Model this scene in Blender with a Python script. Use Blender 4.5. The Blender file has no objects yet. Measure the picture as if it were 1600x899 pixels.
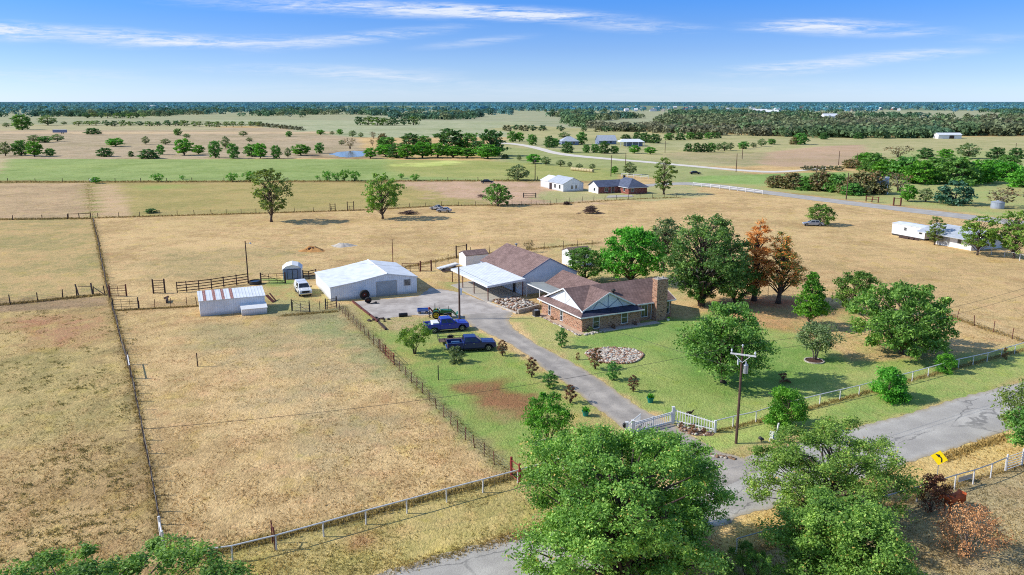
# A farmstead seen from the air: brick house, garage, workshop, pens and dry pasture, street below, plain to the horizon.
CLOUD_COL, SKY_STRENGTH = (5.6, 6.0, 6.7), .15
SKY_TINT = [(0.0, (.68, .92, 1.58)), (.03, (.50, .70, 1.26)), (.06, (.38, .575, 1.11)), (.09, (.29, .52, 1.06)), (.115, (.215, .50, 1.09)), (.22, (.35, .62, 1.15)), (.45, (1.1, 1.2, 1.3)), (1.0, (1.3, 1.3, 1.35))]
import bpy, bmesh, math, random
import numpy as np
from mathutils import Vector, Matrix

random.seed(7)
SC = bpy.context.scene
COL = SC.collection
PI = math.pi

# ---------------------------------------------------------------- survey: camera and ground points
FOC, ROW0, CAMH = 1244.0, 158.5, 30.0
PITCH = math.atan((449.5 - ROW0) / FOC)
CP, SP = math.cos(PITCH), math.sin(PITCH)


def P(u, v, z=0.0):
    """ground point (height z) seen at picture position u, v (1600 x 899)"""
    a = (u - 800) / FOC
    b = -(v - 449.5) / FOC
    d = (a, CP + b * SP, -SP + b * CP)
    t = (z - CAMH) / d[2]
    return (d[0] * t, d[1] * t)


def HT(u, vb, vt):
    """height of an upright thing whose foot is at u, vb and whose top reaches row vt"""
    x, y = P(u, vb)
    b = -(vt - 449.5) / FOC
    return CAMH + y * (-SP + b * CP) / (CP + b * SP)


def WM(vb, wpx):
    """width in metres of wpx picture columns at ground row vb"""
    x, y = P(800, vb)
    zc = y * CP + CAMH * SP
    return wpx * zc / FOC


def proj(x, y, z):
    zc = y * CP - (z - CAMH) * SP
    yc = y * SP + (z - CAMH) * CP
    return (800 + FOC * x / zc, 449.5 - FOC * yc / zc)


def S(r, g, b, k=0.92):
    """seen colour (0-255) to linear albedo"""
    def l(c):
        c /= 255.0
        return c / 12.92 if c <= 0.04045 else ((c + 0.055) / 1.055) ** 2.4
    return (l(r) * k, l(g) * k, l(b) * k)


# ---------------------------------------------------------------- object helpers
def tag(o, label=None, cat=None, group=None, kind=None):
    if label: o['label'] = label
    if cat: o['category'] = cat
    if group: o['group'] = group
    if kind: o['kind'] = kind
    return o


def thing(name, label, cat, loc=(0, 0, 0), rz=0.0, group=None):
    o = bpy.data.objects.new(name, None)
    COL.objects.link(o)
    o.empty_display_size = 0.3
    o.location = loc if len(loc) == 3 else (loc[0], loc[1], 0)
    o.rotation_euler = (0, 0, rz)
    return tag(o, label, cat, group)


def copy_tree(o, parent=None):
    c = o.copy()
    COL.objects.link(c)
    if parent is not None:
        c.parent = parent
    for ch in list(o.children):
        copy_tree(ch, c)
    return c


def link_mesh(name, me, parent=None, loc=None):
    o = bpy.data.objects.new(name, me)
    COL.objects.link(o)
    if parent is not None: o.parent = parent
    if loc is not None: o.location = loc
    return o


def np_mesh(name, verts, quads, mats, smooth=False, attr=None, tris=False):
    """fast mesh from numpy arrays; attr: {name: (n,4) point colours}"""
    me = bpy.data.meshes.new(name)
    n = 3 if tris else 4
    verts = np.asarray(verts, np.float32); quads = np.asarray(quads, np.int32)
    me.vertices.add(len(verts)); me.vertices.foreach_set('co', verts.ravel())
    me.loops.add(len(quads) * n); me.loops.foreach_set('vertex_index', quads.ravel())
    me.polygons.add(len(quads))
    me.polygons.foreach_set('loop_start', np.arange(0, len(quads) * n, n, dtype=np.int32))
    me.polygons.foreach_set('loop_total', np.full(len(quads), n, dtype=np.int32))
    if smooth:
        me.polygons.foreach_set('use_smooth', np.ones(len(quads), dtype=bool))
    me.update(calc_edges=True)
    if attr:
        for k, a in attr.items():
            at = me.attributes.new(k, 'FLOAT_COLOR', 'POINT')
            at.data.foreach_set('color', np.asarray(a, np.float32).ravel())
    for m in mats: me.materials.append(m)
    return me


class MB:
    def __init__(self):
        self.v = []; self.f = []; self.m = []

    def add(self, vs, fs, mi=0):
        b = len(self.v)
        self.v += [tuple(p) for p in vs]
        self.f += [tuple(b + i for i in f) for f in fs]
        self.m += [mi] * len(fs)
        return self

    def hexa(self, p, mi=0):
        """8 corners: bottom 4 counter-clockwise, top 4"""
        return self.add(p, [(3, 2, 1, 0), (4, 5, 6, 7), (0, 1, 5, 4), (1, 2, 6, 5), (2, 3, 7, 6), (3, 0, 4, 7)], mi)

    def box(self, x0, x1, y0, y1, z0, z1, mi=0):
        return self.hexa([(x0, y0, z0), (x1, y0, z0), (x1, y1, z0), (x0, y1, z0), (x0, y0, z1), (x1, y0, z1), (x1, y1, z1), (x0, y1, z1)], mi)

    def cbox(self, c, s, rz=0, mi=0, tilt=0):
        M = Matrix.Translation(c) @ Matrix.Rotation(rz, 4, 'Z') @ Matrix.Rotation(tilt, 4, 'Y')
        q = []
        for z in (-.5, .5):
            for x, y in ((-.5, -.5), (.5, -.5), (.5, .5), (-.5, .5)):
                q.append(M @ Vector((x * s[0], y * s[1], z * s[2])))
        return self.hexa(q, mi)

    def bar(self, a, b, w, h, mi=0):
        """rectangular bar from a to b, width w across, height h"""
        a = Vector(a); b = Vector(b); d = (b - a)
        if d.length < 1e-6: return self
        d.normalize()
        up = Vector((0, 0, 1)) if abs(d.z) < .95 else Vector((1, 0, 0))
        s = d.cross(up).normalized() * (w / 2)
        t = s.cross(d).normalized() * (h / 2)
        return self.hexa([a - s - t, a + s - t, b + s - t, b - s - t, a - s + t, a + s + t, b + s + t, b - s + t], mi)

    def tube(self, pts, rad, n=8, mi=0, cap=True):
        pts = [Vector(p) for p in pts]
        if not hasattr(rad, '__len__'): rad = [rad] * len(pts)
        vs = []; fs = []
        ref = Vector((0.3, 0.9, 0.2)).normalized()
        for i, p in enumerate(pts):
            d = (pts[min(i + 1, len(pts) - 1)] - pts[max(i - 1, 0)])
            d = d.normalized() if d.length > 1e-9 else Vector((0, 0, 1))
            s = d.cross(ref)
            if s.length < 1e-3: s = d.cross(Vector((1, 0, 0)))
            s.normalize(); t = d.cross(s)
            for k in range(n):
                a = 2 * PI * k / n
                vs.append(p + (s * math.cos(a) + t * math.sin(a)) * rad[i])
        for i in range(len(pts) - 1):
            for k in range(n):
                k2 = (k + 1) % n
                fs.append((i * n + k, i * n + k2, (i + 1) * n + k2, (i + 1) * n + k))
        if cap:
            fs.append(tuple(range(n - 1, -1, -1)))
            fs.append(tuple((len(pts) - 1) * n + k for k in range(n)))
        return self.add(vs, fs, mi)

    def lathe(self, prof, c=(0, 0, 0), n=16, mi=0, axis='Z'):
        vs = []; fs = []
        for r, z in prof:
            for k in range(n):
                a = 2 * PI * k / n
                if axis == 'Z': vs.append((c[0] + r * math.cos(a), c[1] + r * math.sin(a), c[2] + z))
                elif axis == 'Y': vs.append((c[0] + r * math.cos(a), c[1] + z, c[2] + r * math.sin(a)))
                else: vs.append((c[0] + z, c[1] + r * math.cos(a), c[2] + r * math.sin(a)))
        m = len(prof)
        for i in range(m - 1):
            for k in range(n):
                k2 = (k + 1) % n
                fs.append((i * n + k, i * n + k2, (i + 1) * n + k2, (i + 1) * n + k))
        fs.append(tuple(range(n - 1, -1, -1))); fs.append(tuple((m - 1) * n + k for k in range(n)))
        return self.add(vs, fs, mi)

    def extrude_y(self, prof, y0, y1, mi=0):
        """polygon of (x, z) swept from y0 to y1"""
        n = len(prof)
        vs = [(x, y0, z) for x, z in prof] + [(x, y1, z) for x, z in prof]
        fs = [tuple(range(n)), tuple(range(2 * n - 1, n - 1, -1))]
        fs += [(i, n + i, n + (i + 1) % n, (i + 1) % n) for i in range(n)]
        return self.add(vs, fs, mi)

    def extrude_x(self, prof, x0, x1, mi=0):
        n = len(prof)
        vs = [(x0, y, z) for y, z in prof] + [(x1, y, z) for y, z in prof]
        fs = [tuple(range(n)), tuple(range(2 * n - 1, n - 1, -1))]
        fs += [(i, n + i, n + (i + 1) % n, (i + 1) % n) for i in range(n)]
        return self.add(vs, fs, mi)

    def slab(self, q, t, mi=0):
        """sheet with 4 top corners q and thickness t straight down"""
        q = [Vector(p) for p in q]
        return self.hexa([p - Vector((0, 0, t)) for p in q] + q, mi)

    def build(self, name, mats, parent=None, loc=None, smooth=False, bevel=0.0, rz=None, seg=2):
        me = bpy.data.meshes.new(name)
        me.from_pydata(self.v, [], self.f)
        if not isinstance(mats, (list, tuple)): mats = [mats]
        for m in mats: me.materials.append(m)
        me.polygons.foreach_set('material_index', self.m)
        bm = bmesh.new(); bm.from_mesh(me)
        bmesh.ops.recalc_face_normals(bm, faces=bm.faces)
        bm.to_mesh(me); bm.free()
        if smooth:
            me.polygons.foreach_set('use_smooth', [True] * len(me.polygons))
        o = link_mesh(name, me, parent, loc)
        if rz is not None: o.rotation_euler = (0, 0, rz)
        if bevel > 0:
            b = o.modifiers.new('edge', 'BEVEL'); b.width = bevel; b.segments = seg; b.limit_method = 'ANGLE'
            b.angle_limit = math.radians(40)
            b.use_clamp_overlap = True
        return o


# ---------------------------------------------------------------- materials
class NT:
    def __init__(self, name):
        self.m = bpy.data.materials.new(name); self.m.use_nodes = True
        self.t = self.m.node_tree; self.t.nodes.clear()
        self.out = self.n('ShaderNodeOutputMaterial')

    def n(self, t, **kw):
        nd = self.t.nodes.new(t)
        for k, v in kw.items():
            if k in nd.bl_rna.properties: setattr(nd, k, v)
            else: nd.inputs[k].default_value = v
        return nd

    def l(self, a, b): self.t.links.new(a, b)

    def mix(self, fac, a, b, mode='MIX'):
        nd = self.n('ShaderNodeMix', data_type='RGBA', blend_type=mode)
        for s, v in ((nd.inputs[0], fac), (nd.inputs[6], a), (nd.inputs[7], b)):
            if hasattr(v, 'is_linked'): self.l(v, s)
            elif isinstance(v, (int, float)): s.default_value = v if s == nd.inputs[0] else (v, v, v, 1)
            else: s.default_value = (v[0], v[1], v[2], 1)
        return nd.outputs[2]

    def math(self, op, a, b=None, c=None, clamp=False):
        nd = self.n('ShaderNodeMath', operation=op, use_clamp=clamp)
        for i, v in enumerate((a, b, c)):
            if v is None: continue
            if hasattr(v, 'is_linked'): self.l(v, nd.inputs[i])
            else: nd.inputs[i].default_value = v
        return nd.outputs[0]

    def noise(self, vec, scale, detail=4, rough=.55, dist=0.0):
        nd = self.n('ShaderNodeTexNoise')
        nd.inputs['Scale'].default_value = scale; nd.inputs['Detail'].default_value = detail
        nd.inputs['Roughness'].default_value = rough; nd.inputs['Distortion'].default_value = dist
        if vec is not None: self.l(vec, nd.inputs['Vector'])
        return nd.outputs[0]

    def ramp(self, fac, lo, hi, a=0.0, b=1.0):
        nd = self.n('ShaderNodeMapRange', interpolation_type='SMOOTHSTEP')
        nd.inputs[1].default_value = lo; nd.inputs[2].default_value = hi
        nd.inputs[3].default_value = a; nd.inputs[4].default_value = b
        self.l(fac, nd.inputs[0])
        return nd.outputs[0]

    def coord(self, kind='Object'): return self.n('ShaderNodeTexCoord').outputs[kind]

    def mapping(self, vec, scale=(1, 1, 1), rot=(0, 0, 0), loc=(0, 0, 0)):
        nd = self.n('ShaderNodeMapping')
        nd.inputs['Scale'].default_value = scale; nd.inputs['Rotation'].default_value = rot; nd.inputs['Location'].default_value = loc
        self.l(vec, nd.inputs['Vector'])
        return nd.outputs[0]

    def pos(self): return self.n('ShaderNodeNewGeometry').outputs['Position']

    def bsdf(self, col, rough=.7, metal=0.0, spec=.4, bump=None, bdist=.05, bstr=1.0):
        b = self.n('ShaderNodeBsdfPrincipled')
        if hasattr(col, 'is_linked'): self.l(col, b.inputs['Base Color'])
        else: b.inputs['Base Color'].default_value = (col[0], col[1], col[2], 1)
        if hasattr(rough, 'is_linked'): self.l(rough, b.inputs['Roughness'])
        else: b.inputs['Roughness'].default_value = rough
        b.inputs['Metallic'].default_value = metal
        b.inputs['Specular IOR Level'].default_value = spec
        if bump is not None:
            bp = self.n('ShaderNodeBump'); bp.inputs['Distance'].default_value = bdist; bp.inputs['Strength'].default_value = bstr
            self.l(bump, bp.inputs['Height']); self.l(bp.outputs[0], b.inputs['Normal'])
        self.l(b.outputs[0], self.out.inputs[0])
        return b


def weathered(name, col, rough=.7, metal=0.0, var=.25, scale=1.5, spec=.35, grime=None, bump=.0, streak=True):
    """paint, timber, metal or stone with patchy tone, fine grain and rain streaks"""
    N = NT(name); oc = N.coord()
    n1 = N.noise(oc, scale, 5, .6); n2 = N.noise(oc, scale * 14, 3, .6)
    f = N.math('ADD', N.math('MULTIPLY', n1, .65), N.math('MULTIPLY', n2, .35))
    f = N.ramp(f, .3, .7)
    d = tuple(c * (1 - var) for c in col); h = tuple(min(.95, c * (1 + var * .45)) for c in col)
    c = N.mix(f, d, h)
    if grime is not None:
        st = N.noise(N.mapping(oc, (3.5, 3.5, .35)), 1.6, 4, .65) if streak else N.noise(oc, 2.3, 5, .7)
        c = N.mix(N.ramp(st, .52, .78, 0, .7), c, grime)
    N.bsdf(c, rough, metal, spec, bump=n2 if bump else None, bdist=bump)
    return N.m


def corrugated(name, col, pitch=.3, rough=.45, depth=.03, metal=0.0, rust=None, along='XY'):
    """ribbed sheet metal: ribs upright on walls, down the slope on roofs"""
    N = NT(name); oc = N.coord()
    sep = N.n('ShaderNodeSeparateXYZ'); N.l(oc, sep.inputs[0])
    s = {'X': sep.outputs[0], 'Y': sep.outputs[1], 'XY': N.math('ADD', sep.outputs[0], sep.outputs[1])}[along]
    w = N.math('SINE', N.math('MULTIPLY', s, 2 * PI / pitch))
    w = N.ramp(w, .2, .9)
    n1 = N.noise(oc, .8, 5, .6); n2 = N.noise(N.mapping(oc, (4, 4, .6)), 1.4, 4, .6)
    c = N.mix(N.ramp(n1, .3, .7), tuple(x * .86 for x in col), tuple(min(.92, x * 1.05) for x in col))
    c = N.mix(N.math('MULTIPLY', w, .18), c, tuple(x * .5 for x in col))
    sm = N.math('PINGPONG', s, .46); c = N.mix(N.ramp(sm, .03, .0, 0, .35), c, tuple(x * .45 for x in col))
    dz = N.math('ADD', sep.outputs[2], N.math('MULTIPLY', n1, -.5))
    c = N.mix(N.ramp(dz, .35, -.15, 0, .6), c, (.34, .29, .22))
    c = N.mix(N.ramp(n2, .55, .8, 0, .35), c, tuple(x * .6 for x in col))
    if rust is not None: c = N.mix(N.ramp(n2, .5, .62, 0, .8), c, rust)
    N.bsdf(c, rough, metal, .4, bump=w, bdist=depth)
    return N.m


def shingle_mat(name, col):
    N = NT(name); oc = N.coord()
    sep = N.n('ShaderNodeSeparateXYZ'); N.l(oc, sep.inputs[0])
    cmb = N.n('ShaderNodeCombineXYZ')
    N.l(N.math('ADD', sep.outputs[0], sep.outputs[1]), cmb.inputs[0]); N.l(N.math('MULTIPLY', sep.outputs[2], 2.6), cmb.inputs[1])
    br = N.n('ShaderNodeTexBrick'); N.l(cmb.outputs[0], br.inputs['Vector'])
    br.inputs['Scale'].default_value = 1.0; br.inputs['Brick Width'].default_value = .5; br.inputs['Row Height'].default_value = .22
    br.inputs['Mortar Size'].default_value = .012; br.inputs['Bias'].default_value = -.1
    br.inputs['Color1'].default_value = (*[x * .72 for x in col], 1); br.inputs['Color2'].default_value = (*[x * 1.2 for x in col], 1)
    br.inputs['Mortar'].default_value = (*[x * .4 for x in col], 1)
    n = N.noise(oc, .55, 4, .6); n2 = N.noise(oc, 9, 3, .7)
    c = N.mix(N.ramp(n, .35, .7, 0, .35), br.outputs[0], tuple(x * 1.5 + .02 for x in col))
    c = N.mix(N.ramp(n2, .3, .8, .0, .35), c, tuple(x * .5 for x in col))
    N.bsdf(c, .9, 0, .15, bump=br.outputs['Fac'], bdist=-.02)
    return N.m


def brick_mat(name, c1, c2, mortar):
    N = NT(name); oc = N.coord()
    sep = N.n('ShaderNodeSeparateXYZ'); N.l(oc, sep.inputs[0])
    cmb = N.n('ShaderNodeCombineXYZ')
    N.l(N.math('ADD', sep.outputs[0], sep.outputs[1]), cmb.inputs[0]); N.l(sep.outputs[2], cmb.inputs[1])
    br = N.n('ShaderNodeTexBrick'); N.l(cmb.outputs[0], br.inputs['Vector'])
    br.inputs['Scale'].default_value = 1.0; br.inputs['Brick Width'].default_value = .24; br.inputs['Row Height'].default_value = .085
    br.inputs['Mortar Size'].default_value = .012
    br.inputs['Color1'].default_value = (*c1, 1); br.inputs['Color2'].default_value = (*c2, 1); br.inputs['Mortar'].default_value = (*mortar, 1)
    vo = N.n('ShaderNodeTexVoronoi'); vo.inputs['Scale'].default_value = 5.5; N.l(N.mapping(oc, (1, 1, 2.4)), vo.inputs['Vector'])
    g = N.n('ShaderNodeRGBToBW'); N.l(vo.outputs['Color'], g.inputs[0])
    c = N.mix(N.ramp(g.outputs[0], .62, .8, 0, .75), br.outputs[0], (.05, .035, .03))
    c = N.mix(N.ramp(g.outputs[0], .18, .3, .6, 0), c, (.55, .42, .3))
    N.bsdf(c, .9, 0, .15, bump=br.outputs['Fac'], bdist=-.01)
    return N.m


def leaf_mat(name, cols, trans=.35, dry=None, gain=1.55, hue=.464):
    """foliage: every leaf its own tone, every tree a slight shift"""
    N = NT(name)
    g = N.n('ShaderNodeNewGeometry'); oi = N.n('ShaderNodeObjectInfo')
    rnd = g.outputs['Random Per Island']
    big = N.noise(N.coord(), 1.1, 3, .55)
    bg2 = N.noise(N.coord(), .3, 2, .5)
    f = N.math('ADD', N.math('MULTIPLY', rnd, .46), N.math('ADD', N.math('MULTIPLY', N.ramp(big, .3, .7), .32), N.math('MULTIPLY', N.ramp(bg2, .35, .65), .22)))
    c = N.mix(N.ramp(f, .08, .52), cols[0], cols[1])
    c = N.mix(N.ramp(f, .5, .95), c, cols[2])
    if dry is not None:
        c = N.mix(N.math('GREATER_THAN', rnd, 1 - dry[1]), c, dry[0])
    hs = N.n('ShaderNodeHueSaturation')
    N.l(N.math('MULTIPLY_ADD', oi.outputs['Random'], .022, hue), hs.inputs['Hue'])
    N.l(N.math('MULTIPLY_ADD', oi.outputs['Random'], .40, gain - .2), hs.inputs['Value'])
    N.l(c, hs.inputs['Color'])
    b = N.n('ShaderNodeBsdfPrincipled'); N.l(hs.outputs[0], b.inputs['Base Color'])
    b.inputs['Roughness'].default_value = .55; b.inputs['Specular IOR Level'].default_value = .25
    tr = N.n('ShaderNodeBsdfTranslucent')
    t2 = N.mix(1.0, hs.outputs[0], (1.15, 1.2, .55), 'MULTIPLY'); N.l(t2, tr.inputs[0])
    mx = N.n('ShaderNodeMixShader'); mx.inputs[0].default_value = trans
    N.l(b.outputs[0], mx.inputs[1]); N.l(tr.outputs[0], mx.inputs[2]); N.l(mx.outputs[0], N.out.inputs[0])
    return N.m


def car_paint(name, col, rough=.25):
    N = NT(name); oc = N.coord()
    n = N.noise(oc, 3, 4, .6)
    c = N.mix(N.ramp(n, .35, .75, 0, .25), col, tuple(x * .75 + .02 for x in col))
    b = N.bsdf(c, rough, 0, .5)
    b.inputs['Coat Weight'].default_value = .45; b.inputs['Coat Roughness'].default_value = .08
    return N.m


def glass_mat(name, col=(.02, .03, .04)):
    N = NT(name)
    n = N.noise(N.coord(), 2.0, 2, .5)
    c = N.mix(N.ramp(n, .35, .7), col, tuple(x * 2.2 + .01 for x in col))
    b = N.bsdf(c, .08, 0, .8)
    return N.m


M = {}
M['white_paint'] = weathered('white_paint', (.78, .78, .76), .6, var=.12, grime=(.55, .52, .46))
M['white_siding'] = corrugated('white_siding', (.84, .86, .87), .32, .5, .012)
M['white_roof'] = corrugated('white_metal_roof', (.78, .80, .80), .45, .5, .012, along='X')
M['white_roof_y'] = corrugated('white_metal_roof_across', (.78, .80, .80), .45, .5, .012, along='Y')
M['grey_roof'] = corrugated('grey_metal_roof', (.50, .53, .56), .4, .4, .03, along='X')
M['rusty_panel'] = corrugated('rusty_panel', S(168, 112, 100), .25, .8, .03, rust=S(205, 170, 160), along='X')
M['patio_panel'] = corrugated('patio_panel', S(170, 172, 165), 1.1, .55, .04, along='Y')
M['house_shingle'] = shingle_mat('brown_shingle', S(142, 116, 108))
M['garage_shingle'] = shingle_mat('brown_shingle_old', S(150, 124, 116))
M['shaded_shingle'] = shingle_mat('brown_shingle_in_shade', S(66, 68, 84))  # shade painted in: brown shingle turned navy for the front skirt roof
M['slate_shingle'] = shingle_mat('slate_shingle', S(104, 112, 132))
M['brick'] = brick_mat('brick', S(178, 116, 86), S(206, 152, 118), S(190, 174, 152))
M['red_brick'] = brick_mat('red_brick', S(140, 52, 46), S(166, 70, 60), S(160, 120, 110))
M['stucco'] = weathered('white_board', (.72, .74, .76), .8, var=.15, scale=.8, grime=(.46, .5, .55))
M['trim'] = weathered('white_trim', (.76, .75, .72), .6, var=.1)
M['glass'] = glass_mat('window_glass', (.015, .022, .028))
M['dark_glass'] = glass_mat('car_glass', (.012, .016, .022))
M['door_dark'] = weathered('dark_door', (.05, .03, .03), .5, var=.3)
M['roller'] = corrugated('roller_door_metal', (.40, .44, .46), .2, .5, .015, along='X')
M['blue_grey_door'] = weathered('blue_grey_door', S(128, 140, 165), .6, var=.2)
M['rust_steel'] = weathered('rusty_steel', S(110, 62, 52), .85, var=.4, scale=3)
M['red_steel'] = weathered('red_oxide_steel', S(150, 58, 52), .7, var=.35, scale=3, grime=S(120, 80, 70))
M['galv'] = weathered('galvanised_steel', (.45, .47, .48), .45, .6, var=.25, scale=3)
M['dark_steel'] = weathered('dark_steel', (.06, .055, .05), .7, .2, var=.4, scale=4)
M['old_wood'] = weathered('grey_wood', S(112, 96, 84), .9, var=.4, scale=4, bump=.01)
M['pole_wood'] = weathered('pole_wood', S(102, 78, 66), .9, var=.35, scale=3, bump=.01)
M['dark_wood'] = weathered('dark_wood', S(78, 60, 54), .9, var=.4, scale=4, bump=.01)
M['white_pipe'] = weathered('white_pipe', (.72, .71, .69), .55, var=.14, scale=2, grime=S(170, 140, 115))
M['wire'] = weathered('fence_wire', (.34, .32, .29), .6, .3, var=.2, scale=5)
M['concrete'] = weathered('concrete', S(190, 182, 168), .9, var=.2, scale=1.2, grime=S(140, 128, 112), streak=False)
M['stone'] = weathered('pale_stone', S(204, 194, 178), .95, var=.35, scale=2.5, grime=S(150, 120, 100), streak=False)
M['red_stone'] = weathered('red_stone', S(166, 128, 104), .95, var=.35, scale=2.5)
M['bark'] = weathered('bark', S(98, 84, 74), .95, var=.45, scale=6, bump=.03)
M['pale_bark'] = weathered('pale_bark', S(150, 136, 120), .95, var=.4, scale=6, bump=.02)
M['rubber'] = weathered('rubber', (.018, .018, .019), .85, var=.3, scale=6)
M['alloy'] = weathered('alloy', (.5, .51, .53), .35, .7, var=.2, scale=6)
M['chrome'] = weathered('chrome', (.6, .6, .62), .2, .9, var=.1, scale=6)
M['plastic_black'] = weathered('black_plastic', (.02, .02, .022), .5, var=.2)
M['truck_blue'] = car_paint('metallic_blue', S(32, 44, 168))
M['truck_navy'] = car_paint('navy_blue', S(19, 27, 98))
M['car_grey'] = car_paint('dull_grey_paint', S(150, 152, 156), .5)
M['truck_white'] = car_paint('white_car_paint', (.72, .72, .70), .35)
M['tractor_green'] = car_paint('tractor_green', S(40, 120, 60), .4)
M['yellow'] = weathered('yellow_paint', S(255, 222, 24), .45, var=.1)
M['sign_black'] = weathered('sign_black', (.02, .02, .02), .6, var=.1)
M['lamp_red'] = glass_mat('tail_lamp', (.45, .02, .02))
M['lamp_clear'] = glass_mat('head_lamp', (.5, .5, .5))
M['teal'] = weathered('teal_glaze', S(20, 128, 118), .35, var=.2)
M['sign_blue'] = weathered('sign_blue', S(40, 62, 130), .5, var=.12)
M['soil'] = weathered('soil', S(158, 128, 100), 1.0, var=.4, scale=2.0, grime=S(190, 140, 90), streak=False, bump=.05)
M['soil_orange'] = weathered('soil_orange', S(204, 150, 88), 1.0, var=.3, scale=.8, grime=S(120, 84, 58), streak=False, bump=.05)
M['bed_soil'] = weathered('bed_soil', S(206, 178, 150), 1.0, var=.3, scale=2.0, grime=S(150, 120, 92), streak=False)
M['mulch'] = weathered('mulch', S(92, 62, 50), 1.0, var=.45, scale=6, bump=.04)
M['tank_metal'] = corrugated('tank_metal', S(170, 178, 190), .25, .5, .02)
M['hay'] = weathered('hay', S(206, 186, 138), .95, var=.3, scale=3)
M['chestnut'] = weathered('chestnut_coat', S(206, 96, 46), .6, var=.3, scale=3, spec=.3)
M['twig'] = weathered('twig', S(120, 98, 86), .95, var=.4, scale=4)
M['blue_plastic'] = weathered('blue_plastic', S(110, 140, 200), .5, var=.2)
# foliage tones
M['leaf_oak'] = leaf_mat('oak_leaves', (S(40, 74, 32), S(66, 112, 48), S(118, 158, 78)), gain=2.2, hue=.458)
M['leaf_bright'] = leaf_mat('bright_leaves', (S(38, 92, 30), S(66, 142, 44), S(128, 190, 76)))
M['leaf_big'] = leaf_mat('pecan_leaves', (S(40, 74, 32), S(72, 114, 48), S(128, 162, 82)), dry=(S(150, 140, 70), .015), gain=2.5, hue=.458)
M['leaf_olive'] = leaf_mat('olive_leaves', (S(60, 82, 40), S(96, 120, 60), S(140, 156, 86)), gain=1.8, hue=.475)
M['leaf_grey'] = leaf_mat('grey_green_leaves', (S(64, 86, 58), S(104, 128, 84), S(150, 166, 114)))
M['leaf_dark'] = leaf_mat('dark_leaves', (S(40, 66, 34), S(60, 94, 46), S(104, 138, 70)), gain=2.2, hue=.455)
M['leaf_yellow'] = leaf_mat('yellow_green_leaves', (S(56, 92, 36), S(92, 134, 54), S(148, 176, 82)))
M['leaf_rust'] = leaf_mat('rusty_needles', (S(140, 84, 48), S(184, 118, 74), S(214, 160, 110)), gain=1.7, hue=.495)
M['leaf_rustgreen'] = leaf_mat('rust_and_green_needles', (S(58, 84, 42), S(92, 116, 52), S(130, 140, 72)), dry=(S(222, 150, 88), .4), gain=1.95, hue=.49)
M['leaf_dead'] = leaf_mat('dead_leaves', (S(172, 118, 76), S(204, 150, 100), S(228, 184, 134)), .1, gain=1.15, hue=.49)
M['leaf_maroon'] = leaf_mat('maroon_leaves', (S(90, 60, 46), S(136, 94, 68), S(174, 130, 96)), .25, gain=1.15, hue=.49)
M['leaf_brush'] = leaf_mat('brushy_leaves', (S(84, 84, 56), S(122, 112, 76), S(150, 132, 96)), .25, dry=(S(150, 118, 86), .25), hue=.495, gain=1.3)
M['leaf_spruce'] = leaf_mat('blue_green_needles', (S(34, 66, 56), S(58, 96, 80), S(100, 136, 112)), .2)
M['leaf_mid_oak'] = leaf_mat('mid_oak_leaves', (S(44, 84, 42), S(66, 118, 54), S(112, 160, 80)), gain=1.95)
M['leaf_mid_dark'] = leaf_mat('mid_dark_leaves', (S(44, 78, 44), S(60, 100, 54), S(96, 138, 74)), gain=1.8)
M['leaf_mid_brush'] = leaf_mat('mid_brush_leaves', (S(84, 92, 56), S(120, 120, 76), S(150, 142, 96)), .25, dry=(S(150, 118, 86), .2), hue=.485, gain=1.5)
M['leaf_sapling'] = leaf_mat('sapling_leaves', (S(88, 72, 50), S(120, 98, 68), S(140, 126, 84)), .25, dry=(S(150, 90, 66), .3), hue=.49, gain=1.2)
M['leaf_far'] = leaf_mat('far_leaves', (S(44, 76, 52), S(66, 104, 66), S(98, 132, 84)), .2)
M['leaf_farbrown'] = leaf_mat('far_brown_leaves', (S(84, 88, 66), S(108, 110, 80), S(132, 132, 96)), .2, hue=.49, gain=1.35)
# ================================================================ GROUND
def vnoise(x, y, seed=0):
    xi = np.floor(x).astype(np.int64); yi = np.floor(y).astype(np.int64)
    xf = x - xi; yf = y - yi
    xf = xf * xf * (3 - 2 * xf); yf = yf * yf * (3 - 2 * yf)
    def h(a, b):
        n = (a * 374761393 + b * 668265263 + seed * 1442695041) & 0xFFFFFFFF
        n = ((n ^ (n >> 13)) * 1274126177) & 0xFFFFFFFF
        n = n ^ (n >> 16)
        return (n & 0xFFFF) / 65535.0
    a = h(xi, yi); b = h(xi + 1, yi); c = h(xi, yi + 1); d = h(xi + 1, yi + 1)
    return (a * (1 - xf) + b * xf) * (1 - yf) + (c * (1 - xf) + d * xf) * yf


def fbm(x, y, seed=0, o=4):
    s = 0; a = .5; t = 0
    for i in range(o):
        s = s + a * vnoise(x, y, seed + i * 17); t += a; a *= .5; x = x * 2.03 + 11.3; y = y * 2.03 + 5.7
    return s / t


def sdist(px, py, poly):
    """signed distance, positive inside"""
    d = np.full(px.shape, 1e18); ins = np.zeros(px.shape, bool)
    n = len(poly)
    for i in range(n):
        x0, y0 = poly[i]; x1, y1 = poly[(i + 1) % n]
        ex, ey = x1 - x0, y1 - y0
        L = ex * ex + ey * ey + 1e-12
        t = np.clip(((px - x0) * ex + (py - y0) * ey) / L, 0, 1)
        d = np.minimum(d, (px - x0 - t * ex) ** 2 + (py - y0 - t * ey) ** 2)
        c = ((y0 > py) != (y1 > py))
        xx = (x1 - x0) * (py - y0) / ((y1 - y0) if abs(y1 - y0) > 1e-12 else 1e-12) + x0
        ins ^= c & (px < xx)
    d = np.sqrt(d)
    return np.where(ins, d, -d)


GAIN = 1.16
GOLD_A, GOLD_B = S(212, 178, 121), S(178, 147, 97)
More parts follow.
